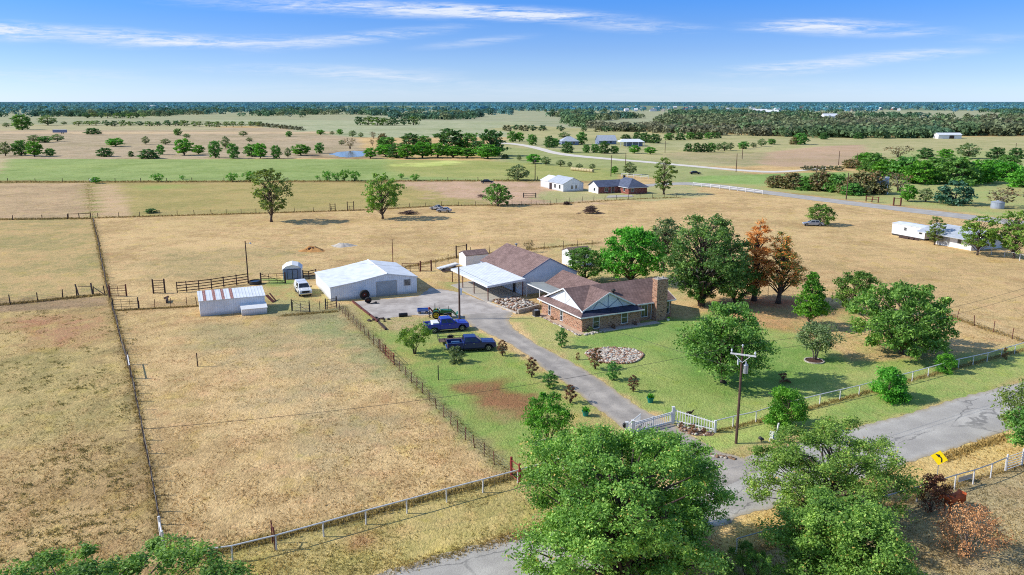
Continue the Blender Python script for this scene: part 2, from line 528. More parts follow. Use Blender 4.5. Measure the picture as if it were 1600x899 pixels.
# region: picture outline, main tone, second tone, edge softness (m), edge raggedness (m)
REG = [
    ([(-4000, 160.5), (5600, 160.5), (5000, 200), (-3400, 200)], S(150, 158, 124), S(172, 164, 128), 40, 120),
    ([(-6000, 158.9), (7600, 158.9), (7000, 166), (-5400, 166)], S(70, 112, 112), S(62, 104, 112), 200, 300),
    ([(-3000, 166), (4600, 166), (4500, 172), (780, 173), (300, 171), (-2900, 168)], S(96, 124, 100), S(150, 152, 116), 60, 160),
    # far plain, bands from the horizon towards the farm
        ([(-3000, 176), (560, 178), (560, 196), (-2600, 196)], S(150, 156, 118), S(176, 166, 128), 12, 40),
    ([(300, 187), (820, 190), (830, 214), (520, 214), (420, 200)], S(178, 176, 138), S(150, 158, 116), 6, 20),
    ([(-2600, 196), (420, 200), (560, 216), (600, 248), (-1900, 248)], S(190, 168, 134), S(160, 142, 108), 4, 10),
    ([(-200, 193), (330, 196), (330, 204), (-200, 204)], S(186, 172, 130), S(166, 160, 116), 4, 14),
    ([(0, 206), (520, 206), (520, 209), (0, 209)], S(206, 180, 140), S(196, 166, 126), 3, 6),
    ([(780, 195), (1260, 214), (1900, 212), (2100, 252), (780, 260)], S(184, 172, 122), S(160, 158, 104), 5, 14),
    ([(800, 214), (1080, 220), (1080, 232), (960, 244), (790, 226)], S(178, 172, 122), S(150, 150, 98), 4, 8),
    ([(1180, 240), (1280, 229), (1350, 226), (1350, 240), (1336, 258), (1220, 262), (1150, 250)], S(190, 160, 128), S(178, 150, 116), 3, 5),
    ([(1040, 238), (1200, 238), (1180, 262), (1040, 248)], S(176, 160, 118), S(150, 146, 98), 3, 6),
    ([(1400, 236), (1900, 236), (1900, 262), (1420, 262)], S(172, 176, 112), S(150, 156, 94), 3, 6),
    # fields beyond the farm
    ([(770, 229), (900, 236), (1180, 272), (1700, 268), (1700, 300), (1080, 292), (1000, 275), (800, 262)], S(166, 168, 108), S(146, 152, 92), 2, 4),
    ([(1080, 276), (1330, 268), (1330, 285), (1180, 296), (1080, 286)], S(150, 172, 96), S(128, 154, 78), 2, 4),
    ([(-2200, 247), (590, 249), (800, 254), (960, 270), (960, 281), (840, 283), (-1900, 283)], S(156, 170, 100), S(134, 152, 82), 1.6, 3),
    ([(600, 252), (760, 251), (940, 262), (960, 281), (840, 283), (620, 275)], S(172, 168, 98), S(150, 156, 84), 6, 10),
    ([(610, 257), (720, 251), (728, 255), (650, 261)], S(206, 206, 120), S(186, 196, 104), 5, 8),
    ([(-60, 247), (14, 248), (-4, 272), (-90, 280)], S(196, 176, 134), S(176, 158, 112), 2, 2),
    ([(-1900, 282.6), (960, 282.6), (960, 286.5), (-1900, 286.5)], S(170, 146, 92), S(130, 116, 64), 1.2, 2.5),
    ([(-1900, 286.5), (139, 286.5), (142, 341), (-1500, 345)], S(196, 166, 122), S(168, 142, 104), 1.2, 2),
    ([(152, 286.5), (850, 286), (850, 318), (690, 322), (400, 333), (152, 340)], S(182, 160, 98), S(158, 146, 84), 1.5, 2),
    ([(150, 288), (185, 288), (206, 338), (152, 340)], S(202, 170, 126), S(188, 158, 114), 1.2, 1.5),
    ([(216, 290), (300, 289), (300, 294), (216, 297)], S(150, 160, 84), S(170, 160, 90), 4, 6),
    ([(135, 287), (150, 287), (153, 340), (142, 340)], S(140, 142, 78), S(170, 150, 92), 1.0, 1.2),
    ([(640, 284), (910, 284), (930, 318), (800, 320), (690, 308)], S(202, 166, 134), S(180, 150, 112), 5, 8),
    ([(840, 300), (1060, 288), (1110, 302), (1060, 312), (850, 316)], S(182, 170, 118), S(160, 160, 100), 3, 5),
    ([(1080, 286), (1700, 296), (1800, 345), (1570, 340), (1290, 308), (1190, 296)], S(160, 170, 100), S(178, 164, 104), 2, 3),
    # the left pastures
    ([(-1500, 345), (146, 342), (164, 462), (-900, 476)], S(196, 164, 108), S(160, 146, 92), 1.0, 1.6),
    ([(-900, 476), (164, 462), (182, 497), (206, 592), (257, 866), (275, 990), (-500, 1000)], S(196, 168, 108), S(148, 124, 82), .7, 1.2),
    ([(20, 500), (150, 480), (170, 520), (130, 560), (30, 545)], S(176, 132, 94), S(190, 160, 100), 3, 6),
    ([(-300, 560), (180, 540), (215, 660), (120, 720), (-300, 690)], S(190, 166, 106), S(150, 136, 84), 4, 5),
    ([(-300, 700), (170, 690), (240, 800), (200, 860), (-300, 860)], S(194, 164, 108), S(170, 140, 92), 3, 4),
    ([(-100, 478), (166, 464), (172, 476), (-100, 496)], S(172, 142, 104), S(150, 126, 92), .8, 1),
    # field behind the buildings: patches
    ([(250, 395), (450, 380), (480, 420), (300, 440), (170, 420)], S(196, 166, 112), S(164, 146, 96), 5, 8),
    ([(420, 440), (520, 452), (516, 486), (420, 492), (400, 470)], S(168, 166, 100), S(186, 154, 98), 2, 3),
    ([(400, 436), (460, 436), (462, 444), (410, 448)], S(128, 154, 78), S(150, 160, 86), 1, 2),
    ([(400, 476), (525, 484), (600, 545), (640, 600), (560, 580), (470, 505)], S(170, 160, 108), S(146, 148, 96), 3, 4),
    ([(1160, 380), (1500, 400), (1640, 430), (1640, 500), (1440, 470)], S(204, 170, 114), S(176, 148, 98), 6, 8),
    ([(372, 520), (450, 500), (470, 540), (520, 600), (600, 700), (560, 720), (470, 640), (400, 580)], S(188, 164, 116), S(168, 150, 108), 5, 7),
    ([(300, 520), (420, 500), (470, 520), (420, 545), (320, 545)], S(178, 158, 108), S(160, 142, 96), 4, 6),
    ([(425, 488), (500, 484), (520, 500), (470, 506), (430, 500)], S(140, 124, 86), S(160, 148, 104), 2, 3),
    # yard
    ([(525, 476), (560, 474), (592, 503), (640, 560), (800, 737), (810, 748), (770, 730), (600, 555)], S(186, 164, 112), S(160, 146, 92), .5, .8),
    ([(560, 476), (600, 497), (700, 497), (720, 505), (840, 575), (990, 672), (1000, 700), (800, 739), (700, 640), (596, 540)], S(150, 160, 80), S(180, 164, 96), .8, 1.5),
    ([(585, 498), (690, 494), (725, 508), (700, 522), (640, 530), (600, 520)], S(184, 160, 112), S(160, 156, 92), 1.2, 2),
    ([(560, 520), (690, 520), (780, 560), (700, 600), (600, 540)], S(130, 154, 74), S(160, 160, 86), 1.5, 2),
    ([(620, 570), (830, 570), (850, 610), (800, 728), (740, 690)], S(124, 152, 68), S(150, 162, 82), 1.5, 2),
    ([(708, 600), (790, 588), (840, 622), (818, 652), (768, 652)], S(150, 106, 70), S(138, 114, 70), 1.2, 2.2),
    ([(738, 636), (800, 640), (780, 668), (755, 662)], S(160, 142, 88), S(130, 140, 72), 1.2, 2),
    ([(860, 640), (960, 640), (1000, 690), (900, 692)], S(190, 164, 104), S(150, 160, 84), 1.2, 2),
    ([(790, 496), (860, 500), (1000, 520), (1060, 504), (1110, 486), (1250, 520), (1340, 562), (1560, 549), (1640, 528), (1640, 586), (1600, 598), (1470, 633), (1340, 668), (1240, 690), (1120, 712), (1060, 668), (1000, 640), (880, 560)], S(136, 160, 78), S(166, 170, 94), .9, 1.6),
    ([(795, 497), (845, 492), (910, 524), (900, 560), (870, 552)], S(180, 170, 104), S(160, 166, 92), 1.5, 2),
    ([(960, 560), (1060, 520), (1130, 600), (1050, 640), (980, 610)], S(156, 166, 88), S(136, 156, 76), 3, 4),
    ([(1040, 545), (1110, 515), (1320, 560), (1260, 620), (1100, 620)], S(112, 146, 64), S(142, 162, 82), 2, 3),
    ([(940, 505), (1062, 498), (1090, 520), (1000, 545), (930, 540)], S(118, 152, 70), S(140, 162, 82), 1.5, 2),
    ([(1090, 462), (1250, 470), (1320, 480), (1330, 506), (1240, 520), (1110, 490)], S(196, 152, 100), S(160, 140, 90), 1.8, 3),
    ([(1240, 500), (1330, 490), (1480, 540), (1560, 548), (1440, 556), (1330, 540)], S(206, 168, 112), S(170, 164, 96), 1.6, 3),
    ([(1150, 464), (1250, 466), (1250, 478), (1160, 478)], S(176, 112, 76), S(196, 146, 100), 1.5, 2),
    ([(860, 372), (940, 388), (1070, 430), (1100, 470), (1060, 470), (960, 430), (900, 440)], S(196, 172, 112), S(166, 160, 96), 3, 4),
    ([(690, 440), (722, 442), (722, 459), (694, 453)], S(134, 156, 82), S(176, 160, 100), .6, 1),
    # verges of the street
    ([(270, 905), (322, 866), (800, 744), (880, 718), (985, 680), (1010, 720), (800, 842), (600, 894), (400, 960), (240, 960)], S(192, 168, 104), S(162, 148, 86), .8, 1.2),
    ([(480, 870), (640, 826), (820, 790), (900, 800), (780, 842), (600, 893)], S(198, 174, 106), S(166, 154, 86), 1.2, 1.6),
    ([(545, 832), (580, 826), (592, 846), (560, 852)], S(172, 128, 88), S(190, 160, 96), .8, .8),
    ([(1120, 712), (1180, 694), (1240, 680), (1262, 690), (1210, 700), (1160, 722)], S(200, 172, 116), S(170, 160, 92), .8, 1.2),
    ([(1060, 668), (1150, 655), (1340, 612), (1345, 626), (1240, 664), (1120, 706)], S(160, 176, 88), S(176, 178, 98), 1, 1.6),
    ([(1130, 850), (1160, 806), (1424, 722), (1560, 676), (1640, 655), (1640, 690), (1594, 728), (1365, 800), (1160, 868)], S(214, 182, 112), S(190, 158, 92), .7, 1),
    ([(1130, 900), (1160, 868), (1365, 800), (1594, 728), (1700, 700), (1900, 990), (1000, 1000)], S(184, 164, 118), S(158, 142, 102), .7, 1),
    ([(1330, 850), (1480, 790), (1640, 780), (1640, 860), (1450, 900)], S(196, 172, 120), S(170, 150, 104), 2, 3),
]
FENCE_STRIPS = [  # uncut grass and bare scrapes that follow fence lines: picture line, tone, width (m)
    ([(145, 343), (170, 460), (206, 592), (257, 866)], S(140, 124, 84), .7),
    ([(530, 478), (640, 590), (800, 745)], S(140, 128, 92), 1.1),
    ([(322, 868), (560, 808), (800, 746), (880, 722)], S(126, 124, 66), .8),
    ([(150, 341), (400, 334), (575, 328.5), (690, 322), (860, 320)], S(120, 100, 62), .9),
    ([(0, 344), (142, 342)], S(120, 106, 70), .9),
    ([(-200, 486), (0, 477), (162, 461)], S(130, 112, 78), .7),
    ([(-800, 285), (140, 285), (400, 284), (840, 282.5)], S(120, 98, 50), 1.8),
    ([(1117, 677), (1240, 646), (1440, 590), (1640, 537)], S(160, 132, 84), .55),
    ([(182, 486), (230, 483), (308, 479)], S(110, 92, 62), .5),
    ([(1160, 868), (1365, 800), (1594, 728)], S(120, 104, 72), .6),
    ([(860, 320), (1000, 311), (1060, 309)], S(150, 128, 86), .9),
    ([(625, 420), (715, 402), (850, 388), (935, 380)], S(160, 140, 92), .9),
    ([(1440, 478), (1540, 514), (1640, 545)], S(170, 146, 96), .7),
    ([(440, 494), (500, 487), (530, 488)], S(140, 128, 88), .7),
    ([(520, 238), (566, 236), (600, 240), (560, 248), (500, 246), (480, 240)], S(120, 92, 68), 6),
    ([(1204, 303), (1380, 306)], S(150, 140, 80), 4),
]


def ground_tone(x, y):
    x = np.asarray(x, float); y = np.asarray(y, float)
    A = np.empty((len(x), 3)); B = np.empty((len(x), 3))
    A[:] = GOLD_A; B[:] = GOLD_B
    # broad drift of the pasture between straw, brown and olive
    q = fbm(x / 26, y / 34, 3)[:, None]
    A[:] = A * (1 - .35 * np.clip((q - .5) * 3, 0, 1)) + np.array(S(186, 166, 104)) * .35 * np.clip((q - .5) * 3, 0, 1)
    n1 = fbm(x / 7, y / 7, 11) - .5; n2 = fbm(x / 7, y / 7, 29) - .5
    n3 = fbm(x / 1.6, y / 1.6, 41, 3) - .5
    nb1 = fbm(x / 90, y / 90, 51) - .5; nb2 = fbm(x / 90, y / 90, 59) - .5
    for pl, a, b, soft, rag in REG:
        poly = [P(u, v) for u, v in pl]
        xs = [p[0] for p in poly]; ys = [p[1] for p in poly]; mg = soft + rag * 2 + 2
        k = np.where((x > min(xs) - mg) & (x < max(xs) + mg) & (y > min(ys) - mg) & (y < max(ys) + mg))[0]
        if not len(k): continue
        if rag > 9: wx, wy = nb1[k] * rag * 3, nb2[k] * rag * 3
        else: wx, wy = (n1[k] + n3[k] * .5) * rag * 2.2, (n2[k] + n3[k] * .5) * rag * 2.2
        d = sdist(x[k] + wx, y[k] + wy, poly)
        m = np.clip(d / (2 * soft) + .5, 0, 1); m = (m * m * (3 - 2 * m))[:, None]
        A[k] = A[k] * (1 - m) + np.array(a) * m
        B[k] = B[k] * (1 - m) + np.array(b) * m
    for ln, a, w in FENCE_STRIPS:
        pts = [P(u, v) for u, v in ln]
        xs = [p[0] for p in pts]; ys = [p[1] for p in pts]; mg = w * 3 + 3
        k = np.where((x > min(xs) - mg) & (x < max(xs) + mg) & (y > min(ys) - mg) & (y < max(ys) + mg))[0]
        if not len(k): continue
        d = np.full(len(k), 1e9)
        for (x0, y0), (x1, y1) in zip(pts, pts[1:]):
            L = (x1 - x0) ** 2 + (y1 - y0) ** 2
            t = np.clip(((x[k] - x0) * (x1 - x0) + (y[k] - y0) * (y1 - y0)) / L, 0, 1)
            d = np.minimum(d, np.hypot(x[k] - x0 - t * (x1 - x0), y[k] - y0 - t * (y1 - y0)))
        d = d + n3[k] * w * 1.6
        m = np.clip(1 - (d - w * .35) / w, 0, 1); m = (m * .5)[:, None]
        A[k] = A[k] * (1 - m) + np.array(a) * m
        B[k] = B[k] * (1 - m) + np.array([c * .8 for c in a]) * m
    def pale(c):
        g = c.mean(1, keepdims=True)
        return np.minimum((c * .93 + g * .07) * GAIN, .85)
    return pale(A), pale(B)


def ground_axis():
    def geo(a, b, r, s):
        o = []; v = a; st = s
        while v < b: o.append(v); v += st; st *= r
        return o + [b]
    near = list(np.arange(-112, 112.01, .7))
    mid = list(np.arange(116, 640, 4.5))
    far = geo(645, 42000, 1.16, 8)
    xs = [-v for v in reversed(mid + far)] + near + mid + far
    ys = [-9000, -3000, -800, -200, -60, -20, 0, 10] + list(np.arange(18, 262, .7)) + list(np.arange(264, 700, 2.6)) + list(np.arange(705, 1600, 9)) + geo(1612, 42000, 1.09, 16)
    return np.array(xs), np.array(ys)


gx, gy = ground_axis()
GX, GY = np.meshgrid(gx, gy)
fx, fy = GX.ravel(), GY.ravel()
TA, TB = ground_tone(fx, fy)
fz = np.zeros_like(fx)
nx_, ny_ = len(gx), len(gy)
ii = (np.arange(ny_ - 1)[:, None] * nx_ + np.arange(nx_ - 1)[None, :]).ravel()
quads = np.stack([ii, ii + 1, ii + nx_ + 1, ii + nx_], 1)


def ground_mat():
    N = NT('ground_cover')
    pos = N.pos()
    a = N.n('ShaderNodeAttribute', attribute_name='tone_a').outputs['Color']
    b = N.n('ShaderNodeAttribute', attribute_name='tone_b').outputs['Color']
    patch = N.noise(pos, .055, 5, .62, .4)
    mid = N.noise(N.mapping(pos, (1, .8, 1)), .42, 5, .66, .6)
    tuft = N.noise(N.mapping(pos, (1, .7, 1), (0, 0, .5)), 1.7, 4, .68, .8)
    fine = N.noise(N.mapping(pos, (1, .55, 1), (0, 0, .35)), 6.5, 3, .7, .5)
    f = N.math('ADD', N.math('MULTIPLY', patch, .42), N.math('ADD', N.math('MULTIPLY', mid, .36), N.math('MULTIPLY', tuft, .22)))
    c = N.mix(N.ramp(f, .42, .60), a, b)
    # darker thatch between tufts, paler straw on top
    c = N.mix(N.ramp(tuft, .55, .74, 0, .34), c, N.mix(1.0, c, (.52, .50, .44), 'MULTIPLY'))
    c = N.mix(N.ramp(tuft, .46, .28, 0, .32), c, N.mix(1.0, c, (1.28, 1.26, 1.24), 'MULTIPLY'))
    # hue drift a few metres across: pink straw, yellow straw, grey-green
    h1 = N.noise(N.mapping(pos, (1, .8, 1), (0, 0, .4), (5, 9, 0)), .33, 5, .62, .5); h2 = N.noise(N.mapping(pos, (1, .8, 1), (0, 0, -.3), (51, 3, 0)), .27, 5, .62, .5)
    c = N.mix(N.ramp(h1, .52, .68, 0, .55), c, N.mix(1.0, c, (1.06, .93, .98), 'MULTIPLY'))
    c = N.mix(N.ramp(h1, .46, .32, 0, .55), c, N.mix(1.0, c, (1.03, 1.04, .74), 'MULTIPLY'))
    c = N.mix(N.ramp(h2, .54, .70, 0, .60), c, N.mix(1.0, c, (.82, .90, .84), 'MULTIPLY'))
    sp_ = N.noise(N.mapping(pos, (1, .7, 1), (0, 0, .2), (7, 2, 0)), 1.15, 3, .6, .3)
    c = N.mix(N.ramp(sp_, .66, .74, 0, .5), c, N.mix(1.0, c, (.45, .43, .36), 'MULTIPLY'))
    g = N.ramp(fine, .25, .75, .72, 1.28)
    cm = N.n('ShaderNodeCombineXYZ'); [N.l(g, cm.inputs[i]) for i in range(3)]
    c = N.mix(1.0, c, cm.outputs[0], 'MULTIPLY')
    # scattered brown and olive drift
    w = N.noise(pos, .19, 4, .6)
    c = N.mix(N.ramp(w, .55, .72, 0, .30), c, N.mix(1.0, c, (.86, .92, .62), 'MULTIPLY'))
    w2 = N.noise(N.mapping(pos, (1, 1, 1), (0, 0, 0), (37, 11, 0)), .15, 4, .6)
    c = N.mix(N.ramp(w2, .56, .72, 0, .34), c, N.mix(1.0, c, (.92, .74, .66), 'MULTIPLY'))
    # broad bands of the far plain: grazed, ungrazed, scrubby
    fb = N.noise(N.mapping(pos, (.004, .011, 1), (0, 0, .12)), 1.0, 6, .68, .4); fc = N.noise(N.mapping(pos, (.02, .03, 1), (0, 0, -.2)), 1.0, 5, .7, .3)
    sy = N.n('ShaderNodeSeparateXYZ'); N.l(pos, sy.inputs[0]); farm = N.ramp(sy.outputs[1], 230, 420)
    c = N.mix(N.math('MULTIPLY', farm, N.ramp(fb, .50, .64, 0, .6)), c, N.mix(1.0, c, (.80, .84, .68), 'MULTIPLY'))
    c = N.mix(N.math('MULTIPLY', farm, N.ramp(fb, .48, .36, 0, .5)), c, N.mix(1.0, c, (1.16, 1.10, 1.04), 'MULTIPLY'))
    c = N.mix(N.math('MULTIPLY', farm, N.ramp(fc, .56, .70, 0, .6)), c, N.mix(1.0, c, (.62, .68, .52), 'MULTIPLY'))
    # faint mowing and grazing lines along the fields
    ml = N.noise(N.mapping(pos, (.05, .62, 1), (0, 0, math.radians(-27))), 1.0, 3, .6, .15)
    c = N.mix(N.ramp(ml, .52, .66, 0, .30), c, N.mix(1.0, c, (.84, .83, .80), 'MULTIPLY'))
    c = N.mix(N.ramp(ml, .46, .34, 0, .30), c, N.mix(1.0, c, (1.12, 1.11, 1.1), 'MULTIPLY'))
    h = N.math('ADD', N.math('MULTIPLY', tuft, .7), N.math('MULTIPLY', fine, .45))
    N.bsdf(c, 1.0, 0, .05, bump=h, bdist=.22, bstr=.8)
    return N.m


def c4(a): return np.concatenate([a, np.ones((len(a), 1))], 1)


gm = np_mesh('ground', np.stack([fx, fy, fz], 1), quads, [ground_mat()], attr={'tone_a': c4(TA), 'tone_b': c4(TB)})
tag(link_mesh('ground', gm), kind='structure')
del GX, GY, fx, fy, TA, TB, quads, ii


# ---------------------------------------------------------------- sheets lying on the ground
def densify(pts, step, closed=True):
    o = []
    n = len(pts)
    for i in range(n if closed else n - 1):
        a = Vector(pts[i]).to_2d(); b = Vector(pts[(i + 1) % n]).to_2d()
        k = max(1, int((b - a).length / step))
        o += [a.lerp(b, j / k) for j in range(k)]
    if not closed: o.append(Vector(pts[-1]).to_2d())
    return o


def sheet(name, px, mat, z=.02, step=.6, jag=.15, seed=1, thick=0.0, world=False):
    pts = densify([Vector(p if world else P(*p)) for p in px], step)
    r = random.Random(seed)
    bm = bmesh.new()
    vs = [bm.verts.new((p.x + r.uniform(-jag, jag), p.y + r.uniform(-jag, jag), z)) for p in pts]
    f = bm.faces.new(vs)
    if f.normal.z < 0: f.normal_flip()
    if thick:
        g = bmesh.ops.extrude_face_region(bm, geom=[f])
        bmesh.ops.translate(bm, vec=(0, 0, -thick), verts=[v for v in g['geom'] if isinstance(v, bmesh.types.BMVert)])
    bmesh.ops.triangulate(bm, faces=[f for f in bm.faces if len(f.verts) > 4])
    bmesh.ops.recalc_face_normals(bm, faces=bm.faces)
    me = bpy.data.meshes.new(name); bm.to_mesh(me); bm.free()
    me.materials.append(mat)
    return link_mesh(name, me)


def strip(name, left, right, mat, z=.02, jag=.12, seed=1, nx=14, step=.8):
    """road between two edge lines (world points), with across/along stored for wheel tracks"""
    def res(p, k):
        p = [Vector(q) for q in p]; L = [0]
        for a, b in zip(p, p[1:]): L.append(L[-1] + (b - a).length)
        out = []
        for i in range(k):
            s = L[-1] * i / (k - 1); j = 0
            while j < len(p) - 2 and L[j + 1] < s: j += 1
            out.append(p[j].lerp(p[j + 1], (s - L[j]) / max(1e-6, L[j + 1] - L[j])))
        return out
    def smooth(p):
        for _ in range(3):
            q = [p[0]]
            for a, b in zip(p, p[1:]): q += [a.lerp(b, .25), a.lerp(b, .75)]
            q.append(p[-1]); p = q
        return p
    left = smooth([Vector(p) for p in left]); right = smooth([Vector(p) for p in right])
    L = sum((b - a).length for a, b in zip(left, left[1:]))
    k = max(4, int(L / step)); l = res(left, k); r = res(right, k)
    rnd = random.Random(seed)
    vs = []; at = []
    for i in range(k):
        jl, jr = rnd.uniform(-jag, jag), rnd.uniform(-jag, jag)
        d = (r[i] - l[i]).normalized()
        a, b = l[i] + d * jl, r[i] + d * jr
        for j in range(nx + 1):
            t = j / nx; p = a.lerp(b, t)
            vs.append((p.x, p.y, z)); at.append((t, i * L / k / 100, 0, 1))
    q = [(i * (nx + 1) + j, i * (nx + 1) + j + 1, (i + 1) * (nx + 1) + j + 1, (i + 1) * (nx + 1) + j) for i in range(k - 1) for j in range(nx)]
    me = np_mesh(name, vs, q, [mat], attr={'lane': at})
    if me.polygons[0].normal.z < 0: me.flip_normals()
    return link_mesh(name, me)


def asphalt(name, c0, c1, crack=.6, dirt=S(170, 156, 130), tracks=True, cscale=.16, edge=.10):
    N = NT(name); pos = N.pos()
    n1 = N.noise(pos, .35, 5, .65); n2 = N.noise(pos, 9, 3, .7); n3 = N.noise(pos, 2.2, 4, .6)
    c = N.mix(N.ramp(n1, .32, .68), c0, c1)
    if tracks:
        sp = N.n('ShaderNodeSeparateXYZ'); N.l(N.n('ShaderNodeAttribute', attribute_name='lane').outputs['Color'], sp.inputs[0])
        w = N.math('ABSOLUTE', N.math('SINE', N.math('MULTIPLY', sp.outputs[0], 2 * PI)))
        c = N.mix(N.math('MULTIPLY', N.ramp(w, .35, 1.0), .28), c, tuple(x * .72 for x in c0))
        # dusty edges
        e = N.math('MINIMUM', sp.outputs[0], N.math('SUBTRACT', 1.0, sp.outputs[0]))
        e = N.math('ADD', e, N.math('MULTIPLY', N.math('SUBTRACT', n3, .5), .14))
        c = N.mix(N.ramp(e, edge, -.02, 0, .85), c, dirt)
    wob = N.n('ShaderNodeVectorMath', operation='ADD'); N.l(pos, wob.inputs[0])
    nv = N.n('ShaderNodeTexNoise'); nv.inputs['Scale'].default_value = .5; nv.inputs['Detail'].default_value = 5; N.l(pos, nv.inputs['Vector'])
    sc = N.n('ShaderNodeVectorMath', operation='SCALE'); sc.inputs[3].default_value = 1.8; N.l(nv.outputs['Color'], sc.inputs[0])
    N.l(sc.outputs[0], wob.inputs[1])
    vo = N.n('ShaderNodeTexVoronoi', feature='DISTANCE_TO_EDGE'); vo.inputs['Scale'].default_value = cscale
    N.l(N.mapping(N.mapping(wob.outputs[0], (1, 1, 1), (0, 0, math.radians(-33))), (.42, 1.7, 1)), vo.inputs['Vector'])
    cr = N.ramp(vo.outputs['Distance'], .013, .003)
    cr = N.math('MULTIPLY', cr, N.ramp(N.noise(pos, .13, 3, .6), .44, .54, 0, crack))
    c = N.mix(cr, c, (.07, .068, .066))
    g = N.ramp(n2, .25, .75, .82, 1.16)
    cm = N.n('ShaderNodeCombineXYZ'); [N.l(g, cm.inputs[i]) for i in range(3)]
    c = N.mix(1.0, c, cm.outputs[0], 'MULTIPLY')
    N.bsdf(c, .9, 0, .2, bump=n2, bdist=.02)
    return N.m


M['asphalt'] = asphalt('chip_seal', S(176, 170, 160), S(198, 192, 180), .5, cscale=.11)
M['asphalt_drive'] = asphalt('driveway_asphalt', S(158, 150, 140), S(192, 182, 168), .25, dirt=S(176, 158, 126), edge=.16)
M['gravel'] = asphalt('packed_gravel', S(164, 154, 144), S(204, 194, 182), .1, tracks=False)
M['pale_road'] = asphalt('pale_gravel_road', S(214, 204, 188), S(232, 222, 208), 0, tracks=False)
M['far_road'] = asphalt('far_road_gravel', S(170, 164, 154), S(190, 184, 174), 0, tracks=False)

ROAD_UP = [(380, 975), (600, 890), (782, 841), (900, 806), (1030, 766), (1130, 724), (1230, 697), (1340, 667), (1420, 647), (1500, 621), (1600, 596), (1720, 560), (1900, 515)]
ROAD_LO = [(560, 1050), (760, 965), (900, 905), (1020, 865), (1160, 806), (1260, 776), (1340, 750), (1424, 722), (1495, 700), (1567, 676), (1640, 652), (1780, 610), (1960, 560)]
tag(strip('road', [P(*p) for p in ROAD_UP], [P(*p) for p in ROAD_LO], M['asphalt'], z=.012, jag=.22, seed=3, nx=16), kind='structure')
DR_L = [(722, 492), (727, 505), (772, 526), (815, 547), (842, 571), (890, 602), (925, 633), (955, 655), (984, 676), (1030, 705), (1078, 742), (1100, 775)]
DR_R = [(800, 488), (792, 502), (815, 525), (853, 546), (890, 564), (940, 596), (972, 618), (1012, 646), (1056, 666), (1098, 692), (1140, 713), (1215, 724)]
tag(strip('driveway', [P(*p) for p in DR_L], [P(*p) for p in DR_R], M['asphalt_drive'], z=.016, jag=.16, seed=5, nx=10), kind='structure')
tag(sheet('gravel_yard', [(551, 471.5), (600, 468), (654, 463), (672, 450), (694, 453), (722, 458), (763, 474), (801, 489), (796, 500), (760, 505), (726, 503), (690, 492), (640, 493), (587, 500)], M['gravel'], z=.008, jag=.2), kind='structure')
tag(strip('country_road', [P(*p) for p in [(1000, 289), (1050, 285), (1100, 285.5), (1190, 297), (1290, 310), (1400, 323), (1520, 336), (1580, 344), (1700, 356)]],
          [P(*p) for p in [(1000, 293), (1050, 289), (1090, 289.5), (1184, 302), (1285, 315.5), (1395, 329), (1510, 343), (1570, 351), (1690, 364)]], M['far_road'], z=.03, jag=.3, nx=4, step=3), kind='structure')
tag(strip('gravel_road', [P(*p) for p in [(770, 222), (810, 224.3), (845, 230.5), (872, 239), (930, 245.6), (1010, 252), (1085, 259), (1165, 266), (1215, 268.5), (1290, 262)]],
          [P(*p) for p in [(770, 224), (806, 226.3), (838, 233.2), (866, 242), (928, 248.2), (1008, 254.4), (1083, 261.4), (1165, 268.6), (1215, 271), (1290, 264.5)]], M['pale_road'], z=.05, jag=.3, nx=4, step=5), kind='structure')

# concrete aprons
tag(sheet('carport_floor', [(704, 446), (762, 473), (815, 462), (752, 436)], M['concrete'], z=.06, thick=.06, jag=.0), kind='structure')
tag(sheet('patio_floor', [(947, 309.5), (990, 307.8), (987, 304.8), (950, 306)], M['concrete'], z=.08, jag=.1), kind='structure')

# pond
def water_mat():
    N = NT('pond_water')
    b = N.bsdf((.10, .13, .15), .06, 0, .6, bump=N.noise(N.pos(), .6, 3, .5), bdist=.05)
    return N.m
tag(sheet('pond_water', [(516, 241), (530, 237.5), (552, 236), (568, 237), (572, 241), (566, 244.5), (545, 246.5), (528, 245.5)], water_mat(), z=.06, step=4, jag=1.2), kind='structure')


# ---------------------------------------------------------------- loose grass
def kites(c, n, t, L, W):
    """leaf-like kites: centres c, normals n, tip directions t, lengths L, widths W"""
    b = np.cross(n, t); b /= np.linalg.norm(b, axis=1)[:, None] + 1e-9
    L = L[:, None]; W = W[:, None]
    v = np.stack([c - t * L * .5, c + b * W * .5 - t * L * .08, c + t * L * .5, c - b * W * .5 - t * L * .08], 1)
    k = len(c)
    return v.reshape(-1, 3), np.arange(k * 4).reshape(k, 4)


def attr_grass_mat():
    N = NT('grass_blades')
    a = N.n('ShaderNodeAttribute', attribute_name='tone_a').outputs['Color']
    g = N.n('ShaderNodeNewGeometry').outputs['Random Per Island']
    c = N.mix(N.ramp(g, 0, 1, .0, 1.0), N.mix(1.0, a, (.55, .55, .5), 'MULTIPLY'), N.mix(1.0, a, (1.25, 1.22, 1.1), 'MULTIPLY'))
    b = N.n('ShaderNodeBsdfPrincipled'); N.l(c, b.inputs['Base Color']); b.inputs['Roughness'].default_value = .9; b.inputs['Specular IOR Level'].default_value = .1
    tr = N.n('ShaderNodeBsdfTranslucent'); N.l(c, tr.inputs[0])
    mx = N.n('ShaderNodeMixShader'); mx.inputs[0].default_value = .35
    N.l(b.outputs[0], mx.inputs[1]); N.l(tr.outputs[0], mx.inputs[2]); N.l(mx.outputs[0], N.out.inputs[0])
    return N.m


M['grass'] = attr_grass_mat()


def inside_any(x, y, polys):
    m = np.zeros(len(x), bool)
    for p in polys: m |= sdist(x, y, p) > -.1
    return m


